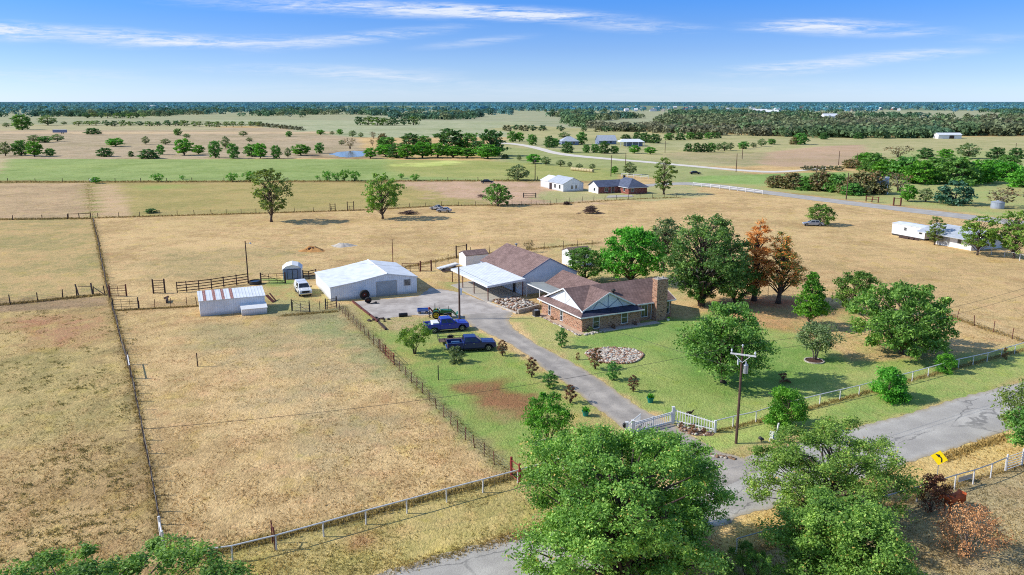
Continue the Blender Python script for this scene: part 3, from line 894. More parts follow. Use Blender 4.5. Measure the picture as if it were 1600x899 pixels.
PAVED = [[P(*p) for p in ROAD_UP + ROAD_LO[::-1]], [P(*p) for p in DR_L + DR_R[::-1]],
         [P(*p) for p in [(551, 471), (654, 462), (672, 450), (722, 458), (763, 473), (812, 460), (860, 470), (1053, 497), (910, 522), (800, 491), (726, 503), (587, 500)]]]


def grass_patch(name, x, y, hgt, rng, lean=.5, tone=None, blades=3):
    n = len(x)
    A, B = ground_tone(x, y)
    t = np.clip(fbm(x / 2.2, y / 2.2, 77)[:, None] * 2.2 - .6, 0, 1)
    col = (A * (1 - t) + B * t) * rng.uniform(.8, 1.15, (n, 1))
    if tone is not None: col = col * .4 + np.array(tone) * .6
    V = []; Q = []; C = []
    for b in range(blades):
        az = rng.uniform(0, 2 * PI, n); ln = rng.uniform(.1, lean, n)
        d = np.stack([np.cos(az) * ln, np.sin(az) * ln, np.ones(n)], 1); d /= np.linalg.norm(d, axis=1)[:, None]
        h = hgt * rng.uniform(.6, 1.2, n)
        c = np.stack([x + rng.normal(0, .06, n), y + rng.normal(0, .06, n), np.zeros(n)], 1) + d * (h * .46)[:, None]
        nn = np.stack([-np.sin(az), np.cos(az), np.zeros(n)], 1) + rng.normal(0, .3, (n, 3))
        nn -= d * (nn * d).sum(1)[:, None]; nn /= np.linalg.norm(nn, axis=1)[:, None] + 1e-9
        v, q = kites(c, nn, d, h, h * rng.uniform(.28, .5, n))
        Q.append(q + len(V) * n * 4); V.append(v); C.append(np.repeat(col, 4, 0))
    me = np_mesh(name, np.concatenate(V), np.concatenate(Q), [M['grass']], attr={'tone_a': c4(np.concatenate(C))})
    o = link_mesh(name, me)
    return tag(o, kind='stuff')


rng = np.random.default_rng(4)
# short dry pasture tufts in the near half of the scene
N0 = 100000
u = rng.uniform(-60, 1660, N0); v = 905 - (905 - 470) * rng.uniform(0, 1, N0) ** 1.25
pz = np.array([P(a, b) for a, b in zip(u, v)])
tx, ty = pz[:, 0], pz[:, 1]
dn = fbm(tx / 3.0, ty / 3.0, 91)
keep = (dn > rng.uniform(.30, .62, N0)) & ~inside_any(tx, ty, PAVED)
lawn = sdist(tx, ty, [P(*p) for p in [(590, 520), (740, 500), (860, 495), (1060, 500), (1250, 520), (1340, 562), (1640, 528), (1640, 590), (1120, 712), (990, 690), (800, 738)]]) > 0
hg = np.where(lawn, .055, .12) * rng.uniform(.6, 1.3, N0)
grass_patch('grass', tx[keep], ty[keep], hg[keep], rng)


def along(px, n, spread, rng):
    pts = np.array([P(*p) for p in px]); seg = np.hypot(*np.diff(pts, axis=0).T); cs = np.concatenate([[0], np.cumsum(seg)])
    s = rng.uniform(0, cs[-1], n); j = np.clip(np.searchsorted(cs, s) - 1, 0, len(seg) - 1); t = (s - cs[j]) / seg[j]
    p = pts[j] * (1 - t)[:, None] + pts[j + 1] * t[:, None]
    return p[:, 0] + rng.normal(0, spread, n), p[:, 1] + rng.normal(0, spread, n)


gxs = []; gys = []; ghs = []
for px, n, sp, hh in [
    ([(145, 343), (170, 460), (206, 592), (257, 866)], 4200, .22, .38), ([(530, 478), (640, 590), (800, 745)], 2000, .35, .26),
    ([(322, 868), (560, 808), (800, 746), (880, 722)], 3200, .25, .40), ([(150, 341), (400, 334), (575, 328.5), (690, 322), (860, 320)], 3500, .5, .6),
    ([(-60, 480), (0, 477), (162, 461)], 1500, .3, .5), ([(-60, 344), (142, 342)], 1500, .5, .7),
    ([(1117, 675), (1240, 645), (1440, 590), (1640, 536)], 3000, .18, .32), ([(182, 486), (308, 479)], 700, .2, .4),
    ([(1160, 868), (1365, 800), (1594, 728), (1640, 714)], 1200, .2, .3), ([(1470, 720), (1500, 707), (1575, 682)], 800, .28, .42),
    ([(625, 420), (715, 402), (850, 388), (935, 380)], 1400, .4, .5), ([(440, 494), (525, 487)], 500, .3, .4),
    ([(782, 846), (900, 812), (600, 895)], 1800, .35, .28), ([(-300, 285), (140, 285), (400, 284), (840, 282.5)], 4200, 1.4, .9),
    ([(860, 320), (1000, 311), (1060, 309)], 700, .6, .6), ([(1440, 478), (1540, 514), (1640, 545)], 900, .4, .4), ([(138, 288), (144, 340)], 900, .9, .35)]:
    a, b = along(px, n, sp, rng); gxs.append(a); gys.append(b); ghs.append(np.full(n, hh * .55) * rng.uniform(.4, 1.3, n))
gxs, gys, ghs = map(np.concatenate, (gxs, gys, ghs))
grass_patch('tall_grass', gxs, gys, ghs, rng, tone=S(196, 172, 112), blades=3)
# weed tufts: small dark green and brown clumps in the left pasture and around the yard
n = 2600
n = 950; uu = rng.uniform(-40, 215, n); vv = rng.uniform(485, 880, n)
pw = np.array([P(a, b) for a, b in zip(uu, vv)])
k = fbm(pw[:, 0] / 3.5, pw[:, 1] / 3.5, 5) > .53
rep = np.repeat(pw[k], 9, 0) + rng.normal(0, .2, (k.sum() * 9, 2))
grass_patch('weeds', rep[:, 0], rep[:, 1], rng.uniform(.08, .22, len(rep)), rng, lean=1.0, tone=S(150, 148, 92), blades=3)
# ================================================================ TREES
def unit(a): return a / (np.linalg.norm(a, axis=-1, keepdims=True) + 1e-9)


def envelope(shape, t):
    t = np.clip(t, 0, 1)
    if shape == 'round': return np.maximum(0, 1 - np.abs(2 * t - .96) ** 2.4) ** .55
    if shape == 'dome': return np.where(t < .3, .72 + .28 * (t / .3), np.maximum(0, 1 - ((t - .3) / .7) ** 2.1) ** .6)
    if shape == 'cone': return np.maximum(0, (1 - t)) ** .75 * np.minimum(1, .55 + t * 3)
    if shape == 'vase': return np.where(t < .6, .25 + .75 * (t / .6) ** .8, np.maximum(0, 1 - ((t - .6) / .42) ** 2) ** .5)
    if shape == 'tall': return np.maximum(0, np.sin(np.clip(t * .93 + .05, 0, 1) * PI)) ** .6
    if shape == 'spire': return np.where(t < .22, .45 + 2.4 * t, np.maximum(0, (1 - t) / .78) ** .7)
    if shape == 'bush': return np.maximum(0, 1 - np.maximum(0, (t - .2) / .8) ** 2.2) ** .6
    return np.ones_like(t)


def tree_proto(H, W, base, shape, nlobe, leaves, leaf, mat, bark, seed, lobe=(.26, .40), trunk=.035, stems=1, twigs=2, spread=.30, droop=0.0, aspect=.62, gap=0.0, irr=.30, shell=.30, clus=None):
    r = np.random.default_rng(seed)
    z0 = base * H
    ch = H - z0
    # lobes spread evenly over the crown
    cen = []; rad = []
    for i in range(nlobe):
        best = None
        for _ in range(14):
            t = .06 + .9 * r.uniform(0, 1) ** .8; e = float(envelope(shape, np.array(t)))
            a = r.uniform(0, 2 * PI)
            e *= 1 + irr * 2 * (float(vnoise(np.array([1.3 * math.cos(a) + 9 + seed]), np.array([1.3 * math.sin(a) + t * 2.4 + seed * 3]), seed)[0]) - .55)
            q = math.sqrt(r.uniform(shell, 1)) * .84 * e
            p = np.array([q * math.cos(a), q * math.sin(a), t * 1.5 * H / W])
            d = min([np.linalg.norm(p - c) for c in cen], default=9)
            if best is None or d > best[0]: best = (d, p, e)
        cen.append(best[1]); rad.append(r.uniform(*lobe) * (.65 + .35 * best[2]))
    cen = np.array(cen); rad = np.array(rad)
    C = np.stack([cen[:, 0] * W / 2, cen[:, 1] * W / 2, z0 + np.clip(cen[:, 2] / (1.5 * H / W), 0, 1) * ch], 1)
    R = rad * min(W / 2, ch * .75)
    # pull in so that the crown keeps the intended size
    C[:, 2] = np.minimum(C[:, 2], H - R * .75); C[:, 2] = np.maximum(C[:, 2], z0 + R * .55)
    hr = np.hypot(C[:, 0], C[:, 1]); f = np.minimum(1, np.maximum(.05, (W / 2 * 1.06 - R * .8)) / (hr + 1e-6))
    C[:, 0] *= f; C[:, 1] *= f
    # leaf clusters on the lobes
    per = clus or max(8, int(leaves / nlobe / 14))
    pts = []; out = []; ccs = []
    for c, q in zip(C, R):
        d = unit(r.normal(0, 1, (per, 3)) + np.array([0, 0, .35]))
        rr = q * r.uniform(.45, 1.12, (per, 1)) * (1 + .25 * (vnoise(d[:, 0] * 2 + c[0], d[:, 1] * 2 + c[2], seed)[:, None] - .5))
        cc = c + d * rr * np.array([1, 1, .86])
        ccs.append(cc)
        n = max(3, int(leaves / nlobe / per))
        s = q * spread
        o = r.normal(0, 1, (per, n, 3)) * np.array([s, s, s * .5])
        o[:, :, 2] -= np.linalg.norm(o[:, :, :2], axis=2) * droop
        pts.append((cc[:, None, :] + o).reshape(-1, 3)); out.append(np.repeat(d, n, 0))
    pts = np.concatenate(pts); out = np.concatenate(out); ccs = np.concatenate(ccs)
    pts[:, 2] = np.maximum(pts[:, 2], .04 * H * r.uniform(.2, 1.5, len(pts)) if base < .1 else z0 * .8)
    if gap:
        k = fbm(pts[:, 0] * 2.2 / W * 3 + 9, pts[:, 2] * 2.2 / W * 3 + pts[:, 1] * 4 / W, seed + 3, 3) > gap
        pts, out = pts[k], out[k]
    nrm = unit(out * .55 + np.array([0, 0, .55]) + r.normal(0, .75, pts.shape))
    t = unit(np.cross(nrm, r.normal(0, 1, pts.shape)))
    t[:, 2] -= .3 * droop; t = unit(t)
    L = leaf * r.uniform(.6, 1.35, len(pts))
    v, q = kites(pts, nrm, t, L, L * aspect * r.uniform(.75, 1.2, len(pts)))
    crown = np_mesh('crown', v, q, [mat])
    # trunk and limbs
    mb = MB()
    tr = trunk * H
    if stems == 1:
        top = np.array([r.normal(0, .03 * W), r.normal(0, .03 * W), z0 + ch * (.62 if shape != 'cone' else .92) if base >= .1 else H * .6])
        p0 = np.zeros(3); mid = (p0 + top) / 2 + np.array([r.normal(0, .02 * W), r.normal(0, .02 * W), 0])
        ln = [p0 + np.array([0, 0, -.1]), p0 + np.array([0, 0, .06 * H]), mid * .6 + p0 * .4 + np.array([0, 0, 0]), mid * .5 + top * .5, top]
        mb.tube(ln, [tr * 1.45, tr, tr * .82, tr * .5, tr * .14], 8)
        def on_trunk(z): return np.array([top[0] * z / top[2], top[1] * z / top[2], z])
    else:
        tops = []
        for k in range(stems):
            a = 2 * PI * k / stems + r.uniform(-.4, .4); q = W * r.uniform(.10, .24)
            e = np.array([q * math.cos(a), q * math.sin(a), z0 + ch * r.uniform(.3, .55)])
            b = np.array([math.cos(a) * tr * 1.2, math.sin(a) * tr * 1.2, -.05])
            mb.tube([b, b * .4 + e * .45 * np.array([.6, .6, 1.0]), e], [tr * .75, tr * .55, tr * .22], 6)
            tops.append(e)
        def on_trunk(z): return None
    for i, (c, q) in enumerate(zip(C, R)):
        if stems == 1:
            zs = max(.35 * z0 + .02 * H, min(c[2] - np.hypot(c[0], c[1]) * .55 - .12 * ch, top[2] * .95))
            a = on_trunk(zs)
        else: a = min(tops, key=lambda e: np.linalg.norm(e - c))
        m = a * .45 + c * .55 + np.array([0, 0, .06 * ch]) + r.normal(0, .015 * W, 3)
        mb.tube([a, m, c], [tr * .34, tr * .22, tr * .09], 5, cap=False)
        own = ccs[i * per:(i + 1) * per]
        for k in r.permutation(len(own))[:twigs]:
            mb.tube([c, own[k]], [tr * .08, tr * .03], 4, cap=False)
    me = bpy.data.meshes.new('trunk'); me.from_pydata([tuple(p) for p in mb.v], [], mb.f); me.materials.append(bark)
    me.polygons.foreach_set('use_smooth', [True] * len(me.polygons))
    return dict(crown=crown, trunk=me, H=H, W=W)


PROTO = {}
def proto(key, *a, **k): PROTO[key] = tree_proto(*a, **k)


B_, PB = M['bark'], M['pale_bark']
# big trees at the bottom of the view
proto('pecan', 10.6, 18.4, .16, 'dome', 150, 140000, .18, M['leaf_big'], B_, 11, lobe=(.10, .17), trunk=.034, twigs=7, spread=.36, gap=.25, clus=12, shell=.02, irr=.52)
proto('verge_a', 8.4, 11.6, .16, 'dome', 70, 52000, .165, M['leaf_big'], B_, 12, lobe=(.11, .19), trunk=.03, twigs=7, spread=.34, gap=.26, irr=.55, clus=12, shell=.02)
proto('verge_b', 7.2, 11.5, .08, 'dome', 90, 76000, .16, M['leaf_big'], B_, 13, lobe=(.12, .20), trunk=.03, twigs=8, spread=.36, gap=.27, clus=12, shell=.02, irr=.5)
proto('verge_c', 6.4, 13.0, .08, 'dome', 90, 46000, .17, M['leaf_oak'], B_, 14, lobe=(.10, .17), trunk=.03, twigs=6, spread=.36, gap=.32, clus=12, irr=.5, shell=.05)
proto('edge_tree', 5.5, 5.0, .2, 'round', 12, 7000, .22, M['leaf_olive'], B_, 15, twigs=8, gap=.42)
# yard trees
proto('live_oak', 8.6, 9.6, .16, 'dome', 64, 19000, .27, M['leaf_oak'], B_, 21, lobe=(.15, .24), trunk=.03, twigs=6, spread=.3, gap=.27, shell=.02)
proto('wide_tree', 7.0, 13.0, .10, 'dome', 80, 22000, .29, M['leaf_oak'], B_, 22, lobe=(.12, .21), trunk=.03, twigs=5, spread=.32, gap=.27, shell=.0)
proto('young_cone', 6.8, 5.2, .2, 'cone', 44, 9000, .24, M['leaf_bright'], B_, 23, lobe=(.16, .27), trunk=.016, twigs=4, spread=.32, gap=.36)
proto('round_tree', 5.6, 5.8, .14, 'round', 40, 8500, .25, M['leaf_oak'], B_, 24, lobe=(.17, .28), twigs=4, gap=.32)
proto('crape', 4.2, 4.4, .22, 'vase', 14, 8000, .20, M['leaf_grey'], PB, 25, stems=6, trunk=.02, twigs=5, gap=.38)
proto('elm', 13.4, 12.6, .14, 'tall', 90, 25000, .33, M['leaf_dark'], B_, 26, lobe=(.13, .24), trunk=.03, twigs=6, spread=.3, gap=.34)
proto('cypress', 11.0, 6.6, .2, 'spire', 64, 12000, .28, M['leaf_rustgreen'], B_, 27, lobe=(.13, .22), trunk=.026, twigs=6, spread=.38, gap=.36, aspect=.36, irr=.5, shell=.1)
proto('cypress_dead', 11.4, 5.8, .12, 'spire', 60, 12000, .28, M['leaf_rust'], B_, 28, lobe=(.14, .24), trunk=.026, twigs=6, spread=.38, gap=.34, aspect=.36, irr=.45, shell=.1)
proto('bright_round', 7.4, 8.4, .08, 'round', 50, 14000, .30, M['leaf_bright'], B_, 29, lobe=(.16, .27), twigs=4, gap=.30)
proto('grey_tree', 8.8, 6.4, .16, 'tall', 44, 9000, .30, M['leaf_grey'], B_, 30, lobe=(.16, .26), twigs=5, gap=.36)
proto('drive_tree', 4.4, 4.6, .24, 'dome', 42, 9500, .17, M['leaf_bright'], B_, 31, lobe=(.16, .27), stems=5, trunk=.022, twigs=5, gap=.36)
proto('spread_shrub', 2.7, 4.2, .26, 'vase', 14, 4600, .17, M['leaf_yellow'], B_, 32, stems=5, trunk=.03, twigs=4, gap=.40)
proto('ball_shrub', 1.8, 1.9, 0.0, 'bush', 12, 2600, .14, M['leaf_grey'], B_, 33, twigs=1)
proto('hedge_shrub', 3.2, 3.6, 0.0, 'bush', 20, 9500, .17, M['leaf_bright'], B_, 34, lobe=(.24, .36), twigs=2)
proto('hedge_shrub_dark', 2.6, 3.4, 0.0, 'bush', 18, 8000, .17, M['leaf_bright'], B_, 35, lobe=(.24, .38), twigs=2)
proto('sapling_red', 1.8, 1.05, .04, 'tall', 26, 1700, .11, M['leaf_sapling'], B_, 36, lobe=(.2, .34), stems=9, trunk=.016, twigs=5, gap=.34, shell=.0)
proto('sapling_green', 1.8, 1.5, .06, 'tall', 26, 2200, .12, M['leaf_mid_oak'], B_, 37, lobe=(.2, .34), stems=8, trunk=.016, twigs=5, gap=.32, shell=.0)
proto('dead_shrub', 3.6, 4.6, .10, 'dome', 22, 6500, .13, M['leaf_dead'], PB, 38, stems=8, trunk=.02, twigs=14, gap=.47)
proto('maroon_shrub', 2.6, 2.6, .12, 'dome', 16, 3600, .15, M['leaf_maroon'], B_, 39, stems=5, trunk=.02, twigs=8, gap=.40)
proto('dry_bush', 1.0, 1.2, 0.0, 'bush', 10, 500, .14, M['leaf_maroon'], B_, 40, twigs=5, gap=.4)
# field trees
proto('field_tree', 12.8, 10.0, .20, 'round', 60, 6400, .46, M['leaf_olive'], B_, 51, lobe=(.12, .22), trunk=.02, twigs=6, spread=.32, gap=.42)
proto('field_green', 11.0, 10.4, .16, 'round', 56, 6000, .46, M['leaf_yellow'], B_, 52, lobe=(.14, .24), trunk=.022, twigs=5, gap=.36)
proto('cottonwood', 12.0, 8.0, .12, 'tall', 50, 5200, .46, M['leaf_olive'], B_, 53, lobe=(.13, .23), trunk=.022, twigs=5, gap=.38)
proto('low_tree', 6.4, 8.0, .10, 'dome', 40, 3600, .45, M['leaf_oak'], B_, 54, lobe=(.16, .26), twigs=4, gap=.34)
# middle distance
for k in range(4):
    proto('mid%d' % k, 8.0, 8.6, (.04, .12, .0, .16)[k], ('dome', 'round', 'bush', 'dome')[k], 30, (2600, 2400, 2600, 1900)[k], .7, M[('leaf_mid_oak', 'leaf_bright', 'leaf_mid_dark', 'leaf_grey')[k]], B_, 60 + k, lobe=(.2, .32), twigs=2, gap=(.22, .22, .15, .36)[k])
proto('thick', 8.0, 11.0, 0.0, 'bush', 40, 4200, .72, M['leaf_bright'], B_, 64, lobe=(.2, .32), twigs=2, gap=.15)
proto('thick_olive', 8.0, 11.0, 0.0, 'bush', 40, 4200, .72, M['leaf_mid_oak'], B_, 65, lobe=(.2, .32), twigs=2, gap=.15)
proto('mid_brown', 6.0, 9.0, 0.0, 'bush', 34, 3000, .7, M['leaf_mid_brush'], B_, 66, lobe=(.2, .32), twigs=3, gap=.3)
proto('mid_bare', 6.0, 7.0, .2, 'vase', 14, 420, .6, M['leaf_brush'], PB, 67, stems=5, trunk=.03, twigs=10, gap=.4)
proto('mid_spruce', 8.0, 10.0, 0.0, 'bush', 22, 2600, .8, M['leaf_spruce'], B_, 68, lobe=(.22, .34), twigs=2, gap=.25, droop=.4)
proto('mid_palm', 4.5, 5.0, .1, 'vase', 12, 900, .6, M['leaf_bright'], B_, 69, stems=4, twigs=4, droop=.7, gap=.3, aspect=.4)
for k in range(3):
    proto('far%d' % k, 9.0, 10.0, (.1, 0, .12)[k], ('dome', 'bush', 'round')[k], 11, 420, 1.5, M[('leaf_dark', 'leaf_far', 'leaf_grey')[k]], B_, 70 + k, lobe=(.3, .46), twigs=0)
proto('far_brown', 6.0, 9.0, 0.0, 'bush', 10, 380, 1.4, M['leaf_farbrown'], B_, 76, twigs=0)

trnd = random.Random(99)


def plant(key, u, vb, vt, wpx, label, name='tree', cat=None, group=None, rz=None, dh=0.0):
    p = PROTO[key]
    x, y = P(u, vb)
    h = HT(u, vb, vt); w = WM(vb, wpx)
    root = thing(name, label, cat or ('tree' if 'tree' in name else 'shrub'), (x, y, dh), trnd.uniform(0, 2 * PI) if rz is None else rz, group)
    root.scale = (w / p['W'], w / p['W'], h / p['H'])
    link_mesh('trunk' if 'shrub' not in name and 'bush' not in name else 'stem', p['trunk'], root)
    link_mesh('crown' if 'shrub' not in name and 'bush' not in name else 'foliage', p['crown'], root)
    return root


# ---- street side, bottom of the view
def plant_m(key, x, y, h, w, label, name='tree', cat='tree', group=None, rz=0.0):
    p = PROTO[key]
    root = thing(name, label, cat, (x, y, 0), rz, group)
    root.scale = (w / p['W'], w / p['W'], h / p['H'])
    shr = 'shrub' in name
    link_mesh('stem' if shr else 'trunk', p['trunk'], root); link_mesh('foliage' if shr else 'crown', p['crown'], root)
    return root


plant_m('pecan', 6.9, 43.4, 10.0, 18.2, 'largest broad green tree, leaning over the street opposite the driveway mouth', 'pecan_tree', rz=.6)
plant_m('verge_a', 22.7, 52.6, 7.4, 11.2, 'yellow-green open crowned tree between street and pipe fence, left of the curve sign', 'roadside_tree', rz=2.0)
plant_m('verge_b', 20.2, 43.0, 6.8, 12.0, 'dense bright green tree at the bottom, beside the dead brown shrub', 'roadside_tree', rz=1.2)
plant_m('verge_c', -22.4, 37.2, 5.7, 16.5, 'dark green tree top at the bottom left fence corner', 'roadside_tree', rz=.2)
plant_m('verge_c', 14.2, 42.2, 4.2, 4.6, 'low dark green tree squeezed between the two big roadside trees', 'roadside_tree', rz=2.2)
plant('edge_tree', 1606, 690, 596, 96, 'olive tree with thinning leaves at the right edge beside the street', 'roadside_tree')
plant('round_tree', 1622, 722, 640, 96, 'round green tree at the right edge, above the five-rail gate', 'roadside_tree')
plant('maroon_shrub', 1453, 798, 740, 52, 'dark maroon shrub growing against the pipe fence by the horse', 'shrub')
plant('dead_shrub', 1510, 868, 792, 96, 'dead shrub with crisp tan leaves and bare stems in the paddock', 'shrub')

# ---- yard
plant('live_oak', 1130, 598, 474, 146, 'round dark live oak behind the tall utility pole on the lawn', 'oak_tree')
plant('wide_tree', 1408, 553, 444, 184, 'broadest low dark green tree at the east end of the lawn', 'oak_tree')
plant('young_cone', 1264, 512, 424, 72, 'young cone-shaped bright green tree with a thin clear trunk', 'young_tree')
plant('round_tree', 1332, 488, 424, 62, 'small round green tree between the cone-shaped tree and the broad tree', 'young_tree')
plant('crape', 1273, 563, 508, 66, 'grey-green multi-stemmed crape myrtle in a white kerbed ring', 'crape_myrtle_tree')
plant('elm', 1096, 478, 338, 142, 'tallest dark elm behind the brick house chimney', 'elm_tree')
plant('cypress_dead', 1178, 470, 342, 74, 'rust brown bald cypress beside the tall elm', 'cypress_tree')
plant('cypress', 1216, 474, 360, 84, 'bald cypress with mixed rust and green needles and a leaning trunk', 'cypress_tree')
plant('bright_round', 985, 442, 358, 100, 'bright green round tree behind the brown roofed house wing', 'yard_tree')
plant('round_tree', 915, 440, 388, 62, 'dark green tree in front of the small white shed with brown roof', 'yard_tree')
plant('grey_tree', 1036, 424, 342, 62, 'grey-green tree standing between the bright round tree and the elm', 'yard_tree')
plant('round_tree', 1148, 478, 408, 74, 'lower green tree at the foot of the elm and cypresses', 'yard_tree')
plant('round_tree', 1092, 478, 428, 50, 'small leafy tree close behind the brick chimney', 'yard_tree')
plant('drive_tree', 857, 697, 614, 84, 'bright green multi-stemmed tree in a kerbed ring west of the driveway', 'young_tree')
plant('spread_shrub', 648, 553, 510, 60, 'spreading yellow-green shrub behind the navy pickup', 'shrub')
plant('ball_shrub', 713, 566, 541, 25, 'pale grey-green ball shrub at the side of the navy pickup', 'shrub')
plant('hedge_shrub', 1226, 668, 606, 64, 'tall bright green shrub covering the pipe fence near the realty sign', 'shrub')
plant('hedge_shrub_dark', 1386, 623, 574, 62, 'rounded glossy green shrub on the pipe fence in front of the broad tree', 'shrub')
plant('hedge_shrub', 1476, 582, 553, 30, 'small light green shrub on the far part of the pipe fence', 'shrub')
plant('dry_bush', 1570, 561, 543, 10, 'narrow dark shrub at the pipe fence near the right edge', 'shrub')
plant('dry_bush', 1224, 597, 583, 22, 'small dark brown shrub lying in the shade of the live oak', 'shrub')
plant('dry_bush', 903, 562, 551, 9, 'tiny brown shrub on the lawn between driveway and stone bed', 'shrub')
for key, u, vb, vt, w, lab in [
    ('sapling_red', 785, 556, 531, 17, 'reddish crape myrtle sapling just ahead of the navy pickup'),
    ('sapling_red', 831, 590, 558, 19, 'reddish crape myrtle sapling west of the driveway, second from the pickup'),
    ('sapling_green', 859, 607, 580, 28, 'green crape myrtle sapling west of the driveway with a full top'),
    ('sapling_red', 891, 630, 601, 20, 'reddish crape myrtle sapling west of the driveway nearest the teal pot'),
    ('sapling_green', 877, 543, 513, 22, 'olive crape myrtle sapling on the lawn near the house corner'),
    ('sapling_red', 930, 577, 544, 22, 'bare-looking brown crape myrtle in front of the round stone bed'),
    ('sapling_green', 959, 594, 566, 26, 'green crape myrtle sapling east of the driveway below the stone bed'),
    ('sapling_red', 989, 612, 587, 17, 'red-brown crape myrtle sapling east of the driveway nearest the white gate')]:
    plant(key, u, vb, vt, w, lab, 'sapling', 'sapling', 'crape myrtle saplings lining the driveway')

# ---- single trees of the fields
plant('field_tree', 424, 347, 263, 70, 'tall olive field tree with a leaning trunk and long shadow', 'field_tree')
plant('field_green', 598, 342, 271, 66, 'round light green field tree right of the olive field tree', 'field_tree')
plant('low_tree', 778, 322, 287, 44, 'low green tree on bare ground by the white farm building', 'field_tree')
plant('low_tree', 1281, 352, 319, 46, 'lone dark tree shading a parked car in the dry field', 'field_tree')
plant('cottonwood', 1037, 304, 245, 40, 'tall thin cottonwood right of the red brick house', 'field_tree')
plant('mid3', 809, 282, 258, 38, 'airy green tree left of the white farm building', 'field_tree')
plant('mid_bare', 826, 394, 376, 18, 'bare twiggy shrub behind the garage on the yard fence', 'shrub')
plant('mid2', 236, 333, 326, 22, 'low spreading bush on the wire fence of the back field', 'shrub')
plant('mid1', 150, 287, 277, 16, 'small bush beside the white tank at the field corner', 'shrub')
plant('cottonwood', 1460, 383, 338, 32, 'slim tree in front of the white mobile home', 'yard_tree')
plant('field_green', 1527, 399, 338, 64, 'green tree hiding the grey porch roof', 'yard_tree')
plant('field_green', 1584, 404, 330, 74, 'larger green tree at the white pipe rail by the right edge', 'yard_tree')

ORD = ['first', 'second', 'third', 'fourth', 'fifth', 'sixth', 'seventh', 'eighth', 'ninth', 'tenth', 'eleventh', 'twelfth', 'thirteenth', 'fourteenth',
       'fifteenth', 'sixteenth', 'seventeenth', 'eighteenth', 'nineteenth', 'twentieth']


def row(items, fmt, group, name='field_tree', cat='tree'):
    """items (kind, u, foot row, top row, width), labelled by place from left to right"""
    for i, (k, u, vb, vt, w) in enumerate(sorted(items, key=lambda q: q[1])):
        plant(k, u, vb, vt, w, fmt % ORD[i], name, cat, group)


row([('mid3', 9, 244, 222, 20), ('mid0', 34, 243, 219, 28), ('mid1', 54, 245, 221, 28), ('mid0', 78, 244, 232, 18), ('mid3', 54, 223, 211, 22), ('mid0', 71, 223, 213, 22), ('mid3', 90, 221, 210, 22)],
    '%s tree from the left in the clump above the green hay field', 'trees left of the hay field')
row([('mid1', 181, 229, 216, 31), ('mid2', 164, 245, 231, 28), ('mid2', 205, 245, 236, 10), ('mid2', 231, 248, 233, 34), ('mid0', 251, 242, 226, 14), ('mid3', 228, 226, 213, 12), ('mid3', 259, 226, 217, 16), ('mid0', 278, 212, 201, 13), ('mid1', 288, 243, 217, 32), ('mid1', 310, 241, 227, 22), ('mid0', 337, 247, 220, 21), ('mid3', 353, 233, 213, 14), ('mid0', 364, 248, 224, 20)],
    '%s tree from the left behind the green hay field', 'scattered trees behind the hay field')
row([('mid0', 394, 245, 225, 28), ('mid1', 407, 248, 224, 24), ('mid0', 432, 248, 227, 18), ('mid3', 450, 247, 231, 11), ('mid1', 470, 243, 226, 32), ('mid0', 500, 240, 223, 16), ('mid_bare', 547, 233, 216, 20), ('mid3', 534, 227, 219, 10)],
    '%s tree from the left around the near bank of the pond', 'trees around the pond')
row([('mid1', 579, 248, 231, 22), ('mid0', 604, 236, 214, 34), ('mid1', 603, 245, 226, 36), ('mid2', 620, 247, 228, 31), ('mid1', 636, 248, 226, 36), ('mid2', 640, 234, 208, 39), ('mid1', 660, 247, 222, 36), ('mid0', 662, 232, 212, 26), ('mid1', 684, 247, 224, 36), ('mid2', 700, 240, 201, 60), ('mid1', 708, 247, 228, 34), ('mid0', 732, 240, 208, 39), ('mid2', 768, 244, 202, 52), ('mid1', 730, 247, 231, 34), ('mid1', 762, 248, 226, 44), ('mid2', 790, 248, 241, 13)],
    '%s tree from the left in the dense green grove by the pond', 'trees of the grove by the pond', 'grove_tree')
row([('mid_bare', 584, 217, 206, 13), ('mid_brown', 599, 226, 209, 19), ('mid_bare', 582, 228, 218, 9), ('mid3', 564, 215, 207, 9), ('mid3', 551, 214, 204, 14), ('mid1', 531, 211, 202, 12), ('mid1', 501, 211, 203, 15), ('mid0', 452, 214, 205, 11), ('mid3', 519, 211, 205, 8), ('mid3', 380, 213, 205, 16), ('mid3', 390, 222, 215, 12), ('mid3', 292, 216, 209, 13)],
    '%s sparse tree from the left on the pale slope beyond the pond', 'sparse trees beyond the pond')
row([('mid0', 35, 203, 179, 32), ('mid3', 75, 196, 180, 30), ('mid3', 10, 199, 192, 12), ('mid2', 144, 210, 200, 26), ('mid3', 100, 195, 190, 10)],
    '%s tree from the left near the far blue trailer', 'trees on the far left plain')
row([('mid_palm', 247, 284, 271, 20), ('mid_palm', 285, 281, 274, 9), ('mid_palm', 363, 284, 270, 19), ('mid_palm', 391, 284, 267, 22), ('mid_palm', 496, 280, 274, 7), ('mid_palm', 512, 283, 267, 17), ('mid_palm', 526, 283, 270, 14), ('mid_palm', 538, 283, 265, 17), ('mid_palm', 555, 283, 267, 18), ('mid_palm', 627, 279, 271, 10), ('mid_palm', 648, 283, 272, 14)],
    '%s bushy sapling from the left on the hay field fence', 'saplings on the hay field fence', 'fence_sapling', 'sapling')
